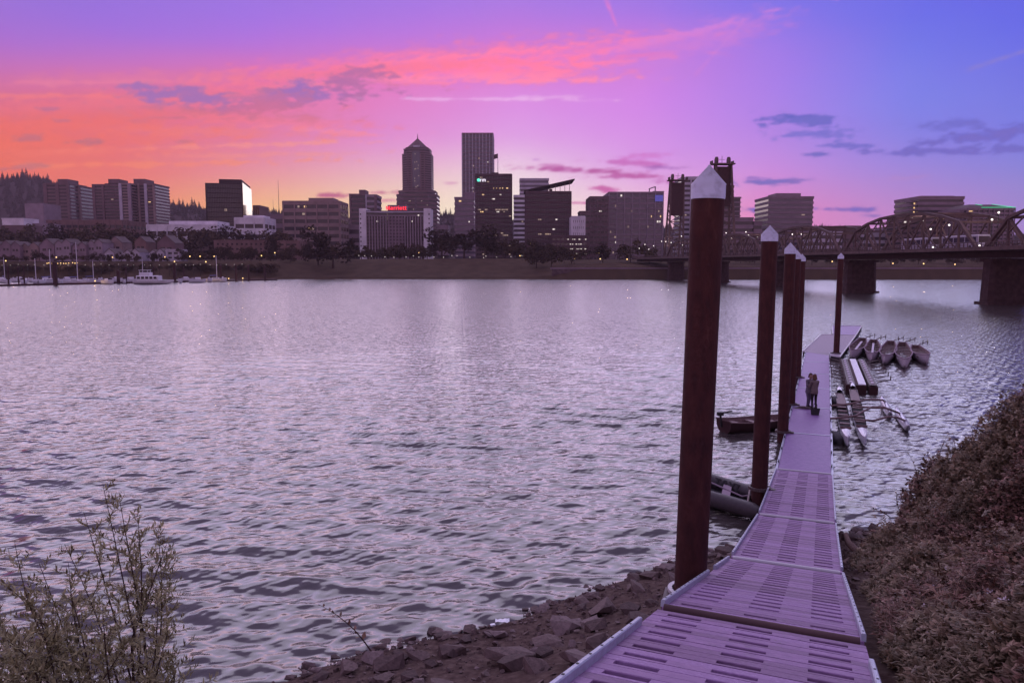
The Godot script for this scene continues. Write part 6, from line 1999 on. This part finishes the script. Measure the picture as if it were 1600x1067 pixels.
# ---------------------------------------------------------------- people
func skin_mesh(bones: Array, cell: float, blend: float, extra: Shape = null) -> ArrayMesh:
	# tapered capsules joined smoothly on a grid and meshed as surface nets; each bone: a, b, radius a, radius b, colour
	var lo := Vector3(9, 9, 9)
	var hi := -lo
	for q in bones:
		var r := Vector3.ONE * (maxf(q[2], q[3]) + 0.06)
		lo = lo.min(q[0] - r).min(q[1] - r)
		hi = hi.max(q[0] + r).max(q[1] + r)
	var nx := int((hi.x - lo.x) / cell) + 2
	var ny := int((hi.y - lo.y) / cell) + 2
	var nz := int((hi.z - lo.z) / cell) + 2
	var f := PackedFloat32Array()
	f.resize(nx * ny * nz)
	f.fill(1.0)
	var who := PackedInt32Array()
	who.resize(nx * ny * nz)
	var best := f.duplicate()
	for bi in bones.size():
		var q: Array = bones[bi]
		var a: Vector3 = q[0]
		var ab: Vector3 = q[1] - a
		var l2 := maxf(ab.length_squared(), 1e-8)
		var r := Vector3.ONE * (maxf(q[2], q[3]) + blend + cell * 2)
		var p0: Vector3 = ((q[0] as Vector3).min(q[1]) - r - lo) / cell
		var p1: Vector3 = ((q[0] as Vector3).max(q[1]) + r - lo) / cell
		for k in range(maxi(0, int(p0.z)), mini(nz, int(p1.z) + 2)):
			for j in range(maxi(0, int(p0.y)), mini(ny, int(p1.y) + 2)):
				for i in range(maxi(0, int(p0.x)), mini(nx, int(p1.x) + 2)):
					var p := lo + Vector3(i, j, k) * cell
					var t := clampf((p - a).dot(ab) / l2, 0, 1)
					var d: float = (p - a - ab * t).length() - lerpf(q[2], q[3], t)
					var n := (k * ny + j) * nx + i
					if d < best[n]:
						best[n] = d
						who[n] = bi
					var h := clampf(0.5 + 0.5 * (f[n] - d) / blend, 0, 1)
					f[n] = lerpf(f[n], d, h) - blend * h * (1 - h)
	var idx := {}
	var pts := []
	var cols := []
	for k in nz - 1:
		for j in ny - 1:
			for i in nx - 1:
				var n := (k * ny + j) * nx + i
				var inside := 0
				for o in [0, 1, nx, nx + 1, nx * ny, nx * ny + 1, nx * ny + nx, nx * ny + nx + 1]:
					if f[n + o] < 0: inside += 1
				if inside == 0 or inside == 8:
					continue
				var c := Vector3.ZERO
				var m := 0
				for e in [[0, 0, 0, 1, 0, 0], [0, 1, 0, 1, 1, 0], [0, 0, 1, 1, 0, 1], [0, 1, 1, 1, 1, 1], [0, 0, 0, 0, 1, 0], [1, 0, 0, 1, 1, 0], [0, 0, 1, 0, 1, 1], [1, 0, 1, 1, 1, 1], [0, 0, 0, 0, 0, 1], [1, 0, 0, 1, 0, 1], [0, 1, 0, 0, 1, 1], [1, 1, 0, 1, 1, 1]]:
					var va := f[n + e[0] + e[1] * nx + e[2] * nx * ny]
					var vb := f[n + e[3] + e[4] * nx + e[5] * nx * ny]
					if (va < 0) != (vb < 0):
						c += Vector3(e[0], e[1], e[2]).lerp(Vector3(e[3], e[4], e[5]), va / (va - vb))
						m += 1
				idx[n] = pts.size()
				pts.append(lo + (Vector3(i, j, k) + c / m) * cell)
				cols.append(bones[who[n]][4])
	var st := SurfaceTool.new()
	st.begin(Mesh.PRIMITIVE_TRIANGLES)
	for q in pts.size():
		st.set_color(cols[q])
		st.set_smooth_group(0)
		st.add_vertex(pts[q])
	for k in range(1, nz - 1):
		for j in range(1, ny - 1):
			for i in range(1, nx - 1):
				var n := (k * ny + j) * nx + i
				for e in [[1, nx, nx * ny], [nx, nx * ny, 1], [nx * ny, 1, nx]]:
					var a := f[n] < 0
					if a == (f[n + e[0]] < 0):
						continue
					var w: Array = [n - e[1] - e[2], n - e[2], n, n - e[1]]
					if not (idx.has(w[0]) and idx.has(w[1]) and idx.has(w[2]) and idx.has(w[3])):
						continue
					if a:
						w.reverse()
					for z in [0, 1, 2, 0, 2, 3]:
						st.add_index(idx[w[z]])
	st.generate_normals()
	var m := st.commit()
	m.surface_set_material(0, mats["cloth"])
	return m

func hand_bones(wrist: Vector3, dir: Vector3, side: Vector3, skin: Color) -> Array:
	var out := [[wrist, wrist + dir * 0.075, 0.028, 0.034, skin]]
	var up := dir.cross(side)
	for k in 4:
		var root := wrist + dir * 0.085 + side * (k - 1.5) * 0.02
		var mid := root + dir * (0.032 + 0.004 * (1.5 - absf(k - 1.5))) - up * 0.008
		out.append([root, mid, 0.0095, 0.009, skin])
		out.append([mid, mid + dir * 0.022 - up * 0.022, 0.009, 0.0075, skin])
	var th := wrist + dir * 0.03 + side * 0.032
	out.append([th, th + dir * 0.03 + side * 0.022, 0.012, 0.010, skin])
	out.append([th + dir * 0.03 + side * 0.022, th + dir * 0.055 + side * 0.02, 0.010, 0.008, skin])
	return out

func make_people() -> void:
	var skin := Color(0.34, 0.20, 0.16)
	var coat := Color(0.17, 0.125, 0.12)
	var dark := Color(0.022, 0.014, 0.018)
	var shoe := Color(0.05, 0.035, 0.035)
	var grey := Color(0.16, 0.13, 0.155)
	var jean := Color(0.13, 0.105, 0.15)
	var V := func(x: float, y: float, z: float) -> Vector3: return Vector3(x, y, z)
	# the one in front: back to us, coat to the hips, dark trousers; +z is towards the partner
	var a := [
		[V.call(0, 1.30, 0.0), V.call(0, 1.05, 0.0), 0.145, 0.145, coat], [V.call(0, 1.05, 0.0), V.call(0, 0.90, -0.01), 0.15, 0.165, coat], [V.call(-0.10, 0.82, 0.0), V.call(0.10, 0.82, 0.0), 0.09, 0.09, coat], [V.call(0, 0.82, -0.07), V.call(0, 0.82, 0.07), 0.09, 0.09, coat], [V.call(-0.15, 1.36, 0), V.call(0.15, 1.36, 0), 0.075, 0.075, coat],
		[V.call(0, 1.42, 0.01), V.call(0, 1.50, 0.03), 0.055, 0.052, skin], [V.call(0, 1.56, 0.05), V.call(0, 1.62, 0.04), 0.085, 0.088, skin], [V.call(0, 1.55, 0.125), V.call(0, 1.52, 0.135), 0.02, 0.018, skin], [V.call(0, 1.49, 0.09), V.call(0, 1.50, 0.10), 0.04, 0.04, skin], [V.call(-0.09, 1.57, 0.04), V.call(-0.09, 1.54, 0.04), 0.018, 0.014, skin], [V.call(0.09, 1.57, 0.04), V.call(0.09, 1.54, 0.04), 0.018, 0.014, skin]]
	for s in [-1.0, 1.0]:
		a.append([V.call(s * 0.09, 0.86, 0), V.call(s * 0.10, 0.47, 0.02), 0.088, 0.06, dark])
		a.append([V.call(s * 0.10, 0.47, 0.02), V.call(s * 0.105, 0.10, -0.01), 0.058, 0.042, dark])
		a.append([V.call(s * 0.105, 0.045, -0.04), V.call(s * 0.115, 0.035, 0.14), 0.045, 0.036, shoe])
		a.append([V.call(s * 0.18, 1.36, 0), V.call(s * 0.22, 1.12, 0.10), 0.062, 0.052, coat])
		a.append([V.call(s * 0.22, 1.12, 0.10), V.call(s * 0.12, 1.16, 0.30), 0.05, 0.036, coat])
		a += hand_bones(V.call(s * 0.12, 1.16, 0.31), V.call(-s * 0.5, 0.15, 0.85).normalized(), V.call(0, 1, 0), skin)
	var pa := dock_at(12.55, 0.12, 0.40)
	var t := thing("person", "person seen from behind in a brown hip length coat and black trousers, hugging", "person", pa, -2.45 + PI + 0.1)
	put(skin_mesh(a, 0.016, 0.03), "body", t)
	var hair := []
	for q in 7:
		var an := PI + (q - 3) * 0.42
		hair.append([V.call(sin(an) * 0.02, 1.665, 0.03), V.call(sin(an) * 0.105, 1.50, 0.03 + cos(an) * 0.085), 0.075, 0.038, Color(0.13, 0.068, 0.045)])
	hair.append([V.call(0, 1.66, 0.03), V.call(0, 1.64, 0.07), 0.085, 0.07, Color(0.13, 0.068, 0.045)])
	put(skin_mesh(hair, 0.014, 0.02), "hair", t)
	# the partner, behind and to the side, leaning in
	var b := [
		[V.call(0, 1.30, 0.06), V.call(0, 1.02, 0.01), 0.13, 0.125, grey], [V.call(0, 1.02, 0.01), V.call(0, 0.80, 0), 0.13, 0.165, grey], [V.call(-0.14, 1.36, 0.06), V.call(0.14, 1.36, 0.06), 0.07, 0.07, grey],
		[V.call(0, 1.42, 0.08), V.call(0, 1.50, 0.11), 0.05, 0.05, skin], [V.call(0, 1.57, 0.13), V.call(0, 1.63, 0.12), 0.085, 0.086, skin], [V.call(0, 1.56, 0.205), V.call(0, 1.53, 0.215), 0.02, 0.017, skin], [V.call(0, 1.50, 0.17), V.call(0, 1.51, 0.18), 0.04, 0.038, skin], [V.call(-0.09, 1.58, 0.12), V.call(-0.09, 1.55, 0.12), 0.018, 0.014, skin], [V.call(0.09, 1.58, 0.12), V.call(0.09, 1.55, 0.12), 0.018, 0.014, skin]]
	for s in [-1.0, 1.0]:
		b.append([V.call(s * 0.085, 0.84, 0), V.call(s * 0.09, 0.46, 0.03 - 0.06 * s), 0.085, 0.056, jean])
		b.append([V.call(s * 0.09, 0.46, 0.03 - 0.06 * s), V.call(s * 0.10, 0.10, -0.03 - 0.08 * s), 0.054, 0.04, jean])
		b.append([V.call(s * 0.10, 0.045, -0.05 - 0.08 * s), V.call(s * 0.11, 0.035, 0.12 - 0.08 * s), 0.043, 0.035, shoe])
		b.append([V.call(s * 0.17, 1.36, 0.06), V.call(s * 0.235, 1.14, 0.18), 0.055, 0.047, grey])
		b.append([V.call(s * 0.235, 1.14, 0.18), V.call(s * 0.16, 1.22, 0.38), 0.045, 0.032, grey])
		b += hand_bones(V.call(s * 0.16, 1.22, 0.39), V.call(-s * 0.55, 0.1, 0.83).normalized(), V.call(0, 1, 0), skin)
	var pb := dock_at(12.93, -0.15, 0.40)
	var u := thing("person", "person in grey, mostly hidden, leaning into the embrace", "person", pb, -2.45 + 0.55)
	u.rotation.y = atan2(pa.x - pb.x, pa.z - pb.z)
	t.rotation.y = atan2(pb.x - pa.x, pb.z - pa.z)
	put(skin_mesh(b, 0.016, 0.03), "body", u)
	hair = []
	for q in 7:
		var an := PI + (q - 3) * 0.40
		hair.append([V.call(sin(an) * 0.02, 1.675, 0.11), V.call(sin(an) * 0.10, 1.56, 0.12 + cos(an) * 0.08), 0.072, 0.036, Color(0.09, 0.05, 0.036)])
	put(skin_mesh(hair, 0.014, 0.02), "hair", u)
	# crumpled jacket by their feet
	var c := thing("dropped_jacket", "dark crumpled jacket lying at the couple's feet", "jacket", dock_at(12.45, -0.28, 0.405), -0.39)
	var s := Shape.new()
	var nz := noise(4, 2.2, 3)
	var rows := []
	for j in 10:
		var r := []
		for i in 18:
			var x := (i / 17.0 - 0.5)
			var z := (j / 9.0 - 0.5)
			var rim := maxf(0.0, 1.0 - pow(absf(x) * 2.0, 4.0) - pow(absf(z) * 2.0, 4.0))
			r.append(Vector3(x * (1.0 + 0.2 * nz.get_noise_2d(z * 3, 5)), rim * (0.05 + 0.09 * absf(nz.get_noise_2d(x * 2.4, z * 2.4))), z * 0.34))
		rows.append(r)
	s.grid(rows, true)
	part(s, "cloth", mats["steel_dark"], c)
	s = Shape.new()
	s.tube([Vector3(-0.3, 0.07, 0.05), Vector3(-0.05, 0.10, 0.12), Vector3(0.22, 0.06, 0.16)], [0.045, 0.055, 0.04], 8)
	part(s, "sleeve", mats["steel_dark"], c)
	# tote bag
	var g := thing("tote_bag", "black tote bag with two tall thin handles standing on the dock", "bag", dock_at(10.95, 0.20, 0.405), -0.39)
	s = Shape.new()
	var lo := []
	var hi := []
	for q in [[-1, -1], [1, -1], [1, 1], [-1, 1]]:
		lo.append(Vector3(q[0] * 0.17, 0, q[1] * 0.09)); hi.append(Vector3(q[0] * 0.215, 0.30, q[1] * 0.115))
	for q in 4:
		s.quad(lo[q], hi[q], hi[(q + 1) % 4], lo[(q + 1) % 4])
		var m := Vector3(0.93, 0.999, 0.93)
		s.quad(hi[q] * m, lo[q] * m + Vector3(0, 0.02, 0), lo[(q + 1) % 4] * m + Vector3(0, 0.02, 0), hi[(q + 1) % 4] * m)
	s.quad(lo[0], lo[1], lo[2], lo[3])
	part(s, "bag_body", mats["rubber"], g)
	for z in [-0.115, 0.115]:
		s = Shape.new()
		s.tube([Vector3(-0.08, 0.29, z), Vector3(-0.075, 0.48, z * 0.8), Vector3(-0.03, 0.57, z * 0.6), Vector3(0.03, 0.57, z * 0.6), Vector3(0.075, 0.48, z * 0.8), Vector3(0.08, 0.29, z)], [0.011, 0.011, 0.011, 0.011, 0.011, 0.011], 6)
		part(s, "handle", mats["rubber"], g)

# ---------------------------------------------------------------- plants on the near bank
func spray(count: int, l: float, w: float, droop: float, stem: float) -> ArrayMesh:
	var s := Shape.new()
	s.coloured = true
	for k in count:
		var a := TAU * k / count * 1.618 * 2.0 + rng.randf()
		var o := Vector3(cos(a), rng.randf_range(-0.1, 0.7) - droop, sin(a)).normalized()
		var sd := o.cross(Vector3.UP).normalized()
		s.tint = Color(1, 1, 1) * rng.randf_range(0.8, 1.2)
		s.leaf(Vector3(0, stem * k / count, 0) + o * l * 0.15, o, (sd + Vector3(rng.randfn(0, 0.25), rng.randfn(0, 0.25), rng.randfn(0, 0.25))).normalized(), l * rng.randf_range(0.75, 1.2), w * rng.randf_range(0.8, 1.15))
	return s.mesh(mats["leaf"])

var leafy := [Color(0.19, 0.105, 0.075), Color(0.225, 0.135, 0.09), Color(0.14, 0.082, 0.063), Color(0.25, 0.13, 0.10), Color(0.17, 0.115, 0.075)]
var bush: FastNoiseLite
func thicket_h(x: float, z: float) -> float:
	var off := dock_off(x, z)
	var d := (z - shore_z(x)) * 0.88
	if off < 1.12 or d < -0.1:
		return 0.0
	var open := smoothstep(1.12, 2.4, off)
	if x < 11.2 and d < 3.4:
		open *= smoothstep(1.9, 3.4, d + maxf(0.0, (x - 10.2) * 2.6))
	return open * (0.55 + 0.75 * smoothstep(9.0, 13.0, x) + 1.15 * bush.get_noise_2d(x * 1.0, z * 1.0) + 0.85 * bush.get_noise_2d(x * 4.0, z * 4.0))

func make_plants(bank: Node3D) -> void:
	rng.seed = 123
	bush = noise(61, 0.22, 3)
	var ovate := spray(6, 0.085, 0.055, 0.25, 0.05)
	var narrow := spray(7, 0.11, 0.030, 0.35, 0.10)
	var tiny := spray(8, 0.050, 0.030, 0.2, 0.06)
	var sets := [[], [], []]
	var tints := [[], [], []]
	var tries := 0
	while tries < 720000:
		tries += 1
		var x := 2.8 + 27.0 * pow(rng.randf(), 1.5)
		var z := rng.randf_range(-30.0, -3.0)
		var dist := Vector2(x, z).length()
		if absf(atan2(x, -z)) > 0.70 or dist < 4.2 or dist > 34.0 or rng.randf() > clampf(11.0 / dist, 0.25, 1.0):
			continue
		var h := thicket_h(x, z)
		if h < 0.06:
			continue
		var f := 1.0 - pow(rng.randf(), 1.6) * 0.75
		var p := Vector3(x, bank_y(x, z) + h * f + rng.randfn(0, 0.04), z)
		if rng.randf() < 0.05:
			p.y += rng.randf() * 0.32
		var pick := bush.get_noise_2d(x * 2.0 + 70.0, z * 2.0)
		pick += rng.randfn(0, 0.12)
		var kind := 0 if pick < 0.14 else (2 if pick < 0.24 else 1)
		var sc := rng.randf_range(0.55, 1.15) * (1.0 + maxf(0.0, dist - 12.0) * 0.035)
		var tilt := Basis(Vector3(rng.randfn(0, 1), 0.01, rng.randfn(0, 1)).normalized(), rng.randfn(0, 0.5)) * Basis(Vector3.UP, rng.randf() * TAU)
		sets[kind].append(Transform3D(tilt.scaled(Vector3.ONE * sc), p))
		var olive := smoothstep(-0.15, 0.25, bush.get_noise_2d(x * 1.3 - 40.0, z * 1.3))
		tints[kind].append(leafy[rng.randi() % 5].lerp(Color(0.20, 0.15, 0.085), 0.7 * olive) * rng.randf_range(0.7, 1.45))
	tag(scatter("bramble_thicket", ovate, sets[0], tints[0]), "dense brown bramble thicket covering the bank right of the gangway", "brambles")
	tag(scatter("weed_thicket", narrow, sets[1], tints[1]), "patches of narrow leaved weeds growing through the brambles", "weeds")
	tag(scatter("vine_thicket", tiny, sets[2], tints[2]), "patches of small leaved vines among the brambles", "vines")
	# arching shoots that stand out over the thicket: root and tip as seen, leaves along them
	var shoots := [[1436, 770, 1420, 708, 20.2], [1470, 745, 1484, 676, 20.5], [1392, 806, 1362, 795, 20.3], [1530, 700, 1548, 655, 20.8], [1500, 715, 1490, 676, 20.6], [1575, 660, 1588, 622, 20.8], [1410, 800, 1402, 770, 20.0], [1450, 755, 1455, 715, 20.3], [1515, 705, 1520, 668, 20.7], [1560, 675, 1552, 640, 20.8], [1590, 650, 1598, 612, 20.8], [1425, 780, 1432, 742, 20.1]]
	var said := ["tallest bare shoot standing over the water side of the brambles", "leafy shoot on the bramble crest, second from the water", "low shoot reaching out over the water by the driftwood", "leafy shoot high on the bramble crest", "thin shoot between the two crest shoots", "topmost shoot at the picture's right edge", "short shoot low on the waterside slope", "upright shoot between the tallest bare shoot and the second crest shoot", "upright shoot just below the high crest shoot", "leaning shoot near the top of the bramble crest", "last shoot cut by the right edge of the picture", "small upright shoot beside the tallest bare shoot"]
	for k in shoots.size():
		var e = shoots[k]
		var a := at(e[0], e[1], e[4])
		var b := at(e[2], e[3], e[4] + 0.1)
		a.y = minf(a.y, bank_y(a.x, a.z) + 0.4)
		var t := thing("bramble_shoot", said[k], "shoot", a, 0, "shoots over the bramble crest")
		twig(t, Vector3.ZERO, b - a, 0.014, 12, 0.10, 0.07, 0.16)
	# sprig on the stony shore, and tall willow shrubs at the lower left
	var root := bank_at(588, 1030)
	var t := thing("leafy_sprig", "single leaning sprig with broad leaves on the stony shore", "plant", root)
	twig(t, Vector3.ZERO, at(497, 944, -root.z + 0.3) - root, 0.016, 15, 0.15, 0.085, 0.25)
	willow("tall willow shrub with the highest tip at the lower left", [[232, 1100, 160, 757, 5.6], [214, 1100, 130, 800, 5.7], [205, 1000, 260, 850, 5.6], [240, 1080, 246, 830, 5.9], [190, 1090, 100, 850, 5.8], [215, 1040, 215, 812, 5.7], [225, 1000, 185, 775, 5.7]], 105)
	willow("willow shrub cut by the left edge of the picture", [[140, 1100, 22, 848, 5.3], [128, 1080, 60, 880, 5.4], [118, 1090, 0, 905, 5.2], [150, 1090, 106, 880, 5.5], [90, 1090, -30, 960, 5.2], [60, 1090, -10, 990, 5.0], [100, 1090, 40, 930, 5.3]], 90)
	willow("low willow growth in front of the two taller shrubs", [[100, 1120, 60, 960, 4.9], [180, 1120, 160, 950, 5.0], [60, 1120, 10, 1000, 4.8], [235, 1120, 262, 985, 5.2], [150, 1120, 110, 930, 5.0], [215, 1120, 245, 940, 5.1], [50, 1120, 90, 975, 4.9], [10, 1120, 30, 985, 4.8], [20, 1120, -20, 1010, 4.8], [255, 1120, 270, 1030, 5.2], [120, 1120, 200, 1000, 5.0]], 80)
	# white blossoms in the brambles
	var bloom := Shape.new()
	for q in 5:
		var an := TAU * q / 5
		bloom.leaf(Vector3.ZERO, Vector3(cos(an), 0.35, sin(an)).normalized(), Vector3(-sin(an), 0, cos(an)), 0.03, 0.03)
	var bm := bloom.mesh(mat("petal", Color(0.66, 0.58, 0.62), 0.6))
	var rose := thing("wild_rose", "wild rose with small white blossoms low in the brambles", "plant", Vector3.ZERO)
	for e in [[1368, 905], [1375, 909], [1380, 902], [1468, 953], [1448, 920], [1461, 918], [1440, 926], [1546, 922], [1549, 926], [1563, 938], [1570, 936], [1574, 941], [1452, 992], [1436, 985], [1481, 888], [1400, 926], [1507, 944], [1446, 947], [1548, 938]]:
		var p := thicket_at(e[0], e[1])
		put(bm, "blossom", rose, p, Basis(Vector3(rng.randfn(0, 1), 0, 1).normalized(), 0.7).scaled(Vector3.ONE * rng.randf_range(0.9, 1.5)))
	var st := Shape.new()
	for k in 6:
		var p := thicket_at(1400 + k * 30, 935 + (k % 3) * 12)
		st.tube([p - Vector3(0, 0.7, 0), p - Vector3(0.05, 0.3, 0), p - Vector3(0, 0.03, 0)], [0.008, 0.007, 0.004], 5)
	part(st, "stems", mats["bark"], rose)
	# driftwood
	var d0 := bank_at(1322, 872)
	var t2 := thing("driftwood", "forked bleached driftwood log beside the gangway at the water's edge", "log", d0)
	var P := func(px: float, py: float, y: float) -> Vector3: return at(px, py, -d0.z + y) - d0
	for e in [["trunk", [[1318, 884, -0.5], [1345, 866, 0.0], [1358, 848, 0.3]], [0.10, 0.09, 0.05]], ["branch", [[1340, 862, 0.05], [1326, 848, 0.25], [1322, 834, 0.5]], [0.10, 0.08, 0.05]], ["branch", [[1330, 872, 0.1], [1352, 858, 0.1], [1378, 853, 0.2]], [0.07, 0.06, 0.02]], ["root", [[1350, 858, 0.2], [1366, 862, 0.1], [1384, 872, -0.1]], [0.06, 0.05, 0.015]], ["root", [[1352, 852, 0.2], [1360, 846, 0.4], [1364, 836, 0.6]], [0.05, 0.04, 0.01]]]:
		var s := Shape.new()
		var pts := []
		for q in e[1]:
			pts.append(P.call(q[0], q[1], q[2]))
		s.tube(pts, e[2], 9)
		part(s, e[0], mats["driftwood"], t2)
	# litter at the water's edge
	var lp := bank_at(785, 977)
	var lt := thing("plastic_scrap", "crumpled white plastic scrap between stones at the water's edge", "litter", lp + Vector3(0, 0.08, 0))
	var s := Shape.new()
	var rows := []
	for j in 5:
		var r := []
		for i in 7:
			r.append(Vector3((i / 6.0 - 0.5) * 0.30, 0.03 + 0.05 * bush.get_noise_2d(i * 9.0, j * 9.0), (j / 4.0 - 0.5) * 0.17))
		rows.append(r)
	s.grid(rows, true)
	part(s, "sheet", mat("plastic", Color(0.75, 0.77, 0.8), 0.35), lt)
	s = Shape.new()
	s.box(Vector3(-0.2, 0.0, 0.14), Vector3(0.10, 0.03, 0.07), Basis(Vector3.UP, 0.4))
	part(s, "torn_piece", mats["plastic"], lt)
	for e in [[540, 990], [640, 1062], [830, 1064], [1010, 1015]]:
		pass

func thicket_at(px: float, py: float) -> Vector3:
	var d := sight(px, py)
	var t := 4.0
	while t < 40.0:
		var p := Vector3(0, EYE, 0) + d * t
		if p.y <= bank_y(p.x, p.z) + thicket_h(p.x, p.z) + 0.05:
			return p
		t += 0.04
	return Vector3(0, EYE, 0) + d * 12.0

func twig(t: Node3D, a: Vector3, b: Vector3, r: float, leaves: int, l: float, w: float, from: float) -> void:
	var s := Shape.new()
	var bend := Vector3(rng.randfn(0, 0.05), rng.randf_range(0.03, 0.12), rng.randfn(0, 0.05)) * (b - a).length()
	var pts := []
	var rad := []
	for k in 8:
		var f := k / 7.0
		pts.append(a.lerp(b, f) + bend * sin(PI * f))
		rad.append(r * (1.0 - 0.8 * f))
	s.tube(pts, rad, 6)
	part(s, "stem", mats["bark"], t)
	var lv := Shape.new()
	lv.coloured = true
	var along := (b - a).normalized()
	for k in leaves:
		var f := from + (1.0 - from) * (k + 0.5) / leaves
		var p := a.lerp(b, f) + bend * sin(PI * f)
		var an := k * 2.4
		var x := along.cross(Vector3(0.3, 0.2, 0.9)).normalized()
		var o := (x * cos(an) + along.cross(x) * sin(an) + along * 0.55).normalized()
		lv.tint = leafy[rng.randi() % 5] * rng.randf_range(0.9, 1.5)
		lv.leaf(p, o, o.cross(Vector3(rng.randfn(0, 0.3), 1, rng.randfn(0, 0.3))).normalized(), l * rng.randf_range(0.6, 1.1) * (1.15 - 0.4 * f), w * rng.randf_range(0.7, 1.1) * (1.15 - 0.4 * f))
	part(lv, "leaves", mats["leaf"], t)

func willow(label: String, stems: Array, per: int) -> void:
	var e0 = stems[0]
	var base := at(e0[0], e0[1], e0[4])
	base.y = bank_y(base.x, base.z)
	var t := thing("willow_shrub", label, "shrub", base, 0, "willow shrubs at the lower left")
	var lv := Shape.new()
	lv.coloured = true
	for e in stems:
		var a := at(e[0], e[1], e[4])
		var b := at(e[2], e[3], e[4] + rng.randf_range(-0.25, 0.25))
		var g := a - (b - a) * 0.4
		g = Vector3(lerpf(g.x, base.x, 0.5), minf(bank_y(g.x, g.z), a.y - 0.3), g.z)
		var bend := Vector3(rng.randfn(0, 0.03), 0, rng.randfn(0, 0.05))
		var pts := [g - base, a - base]
		var rad := [0.016, 0.010]
		for k in range(1, 8):
			var f := k / 7.0
			pts.append(a.lerp(b, f) + bend * sin(PI * f) - base)
			rad.append(0.009 * (1 - 0.8 * f))
		var s := Shape.new()
		s.tube(pts, rad, 6)
		part(s, "stem", mats["bark"], t)
		# side twigs with narrow leaves
		var along := (b - a).normalized()
		var twigs := 15
		for k in twigs:
			var f := 0.05 + 0.93 * (k + rng.randf()) / twigs
			var p := a.lerp(b, f) + bend * sin(PI * f) - base
			var an := rng.randf() * TAU
			var x := along.cross(Vector3(0.3, 0.2, 0.9)).normalized()
			var o := (x * cos(an) + along.cross(x) * sin(an) + along * 0.8).normalized()
			var tl := (0.10 + 0.30 * (1.0 - f)) * rng.randf_range(0.6, 1.2)
			var tw := Shape.new()
			s = tw
			lv.tint = Color(0.05, 0.03, 0.024)
			var q := p + o * tl
			lv.tri(p - along * 0.003, q, p + along * 0.003)
			var n := int(6.0 * per * (0.35 + 0.65 * (1.0 - f)) / twigs) + 3
			for m in n:
				var u := (m + rng.randf()) / n
				var r := p.lerp(q, u)
				var w := Vector3(rng.randfn(0, 1), rng.randfn(0.25, 0.7), rng.randfn(0, 1)).normalized()
				var d := (o * 0.7 + w).normalized()
				lv.tint = [Color(0.28, 0.25, 0.13), Color(0.32, 0.29, 0.15), Color(0.22, 0.19, 0.11)][rng.randi() % 3] * rng.randf_range(0.8, 1.4)
				lv.leaf(r, d, d.cross(Vector3(rng.randfn(0, 0.4), 1, rng.randfn(0, 0.4))).normalized(), rng.randf_range(0.04, 0.07), rng.randf_range(0.010, 0.017))
	tag(part(lv, "foliage", mats["leaf"], t), "", "", "", "stuff")

func _ready() -> void:
	set_up()
	materials()
	make_water()
	var bank := make_bank()
	make_far_bank()
	make_seawall()
	make_bridge()
	make_city()
	make_houses()
	make_gangway()
	make_floats()
	make_piles()
	make_trees()
	make_marina()
	make_lamps()
	make_boats()
	make_people()
	make_plants(bank)
	place_labels()

# alike things in a row are told apart by their place in it
func place_labels() -> void:
	var ones := ["", "first", "second", "third", "fourth", "fifth", "sixth", "seventh", "eighth", "ninth", "tenth", "eleventh", "twelfth", "thirteenth", "fourteenth", "fifteenth", "sixteenth", "seventeenth", "eighteenth", "nineteenth"]
	var tens := {20: ["twentieth", "twenty"], 30: ["thirtieth", "thirty"], 40: ["fortieth", "forty"]}
	var rows := {}
	for c in get_children():
		if c.has_meta("group") and c.has_meta("label"):
			var key: String = c.get_meta("label")
			if not rows.has(key): rows[key] = []
			rows[key].append(c)
	for key in rows:
		var row: Array = rows[key]
		if row.size() < 2:
			continue
		row.sort_custom(func(a, b): return a.position.x / -a.position.z < b.position.x / -b.position.z)
		for i in row.size():
			var n := i + 1
			var word: String = ones[n] if n < 20 else (tens[n / 10 * 10][0] if n % 10 == 0 else tens[n / 10 * 10][1] + "-" + ones[n % 10])
			row[i].set_meta("label", key + ", " + word + " from the left")
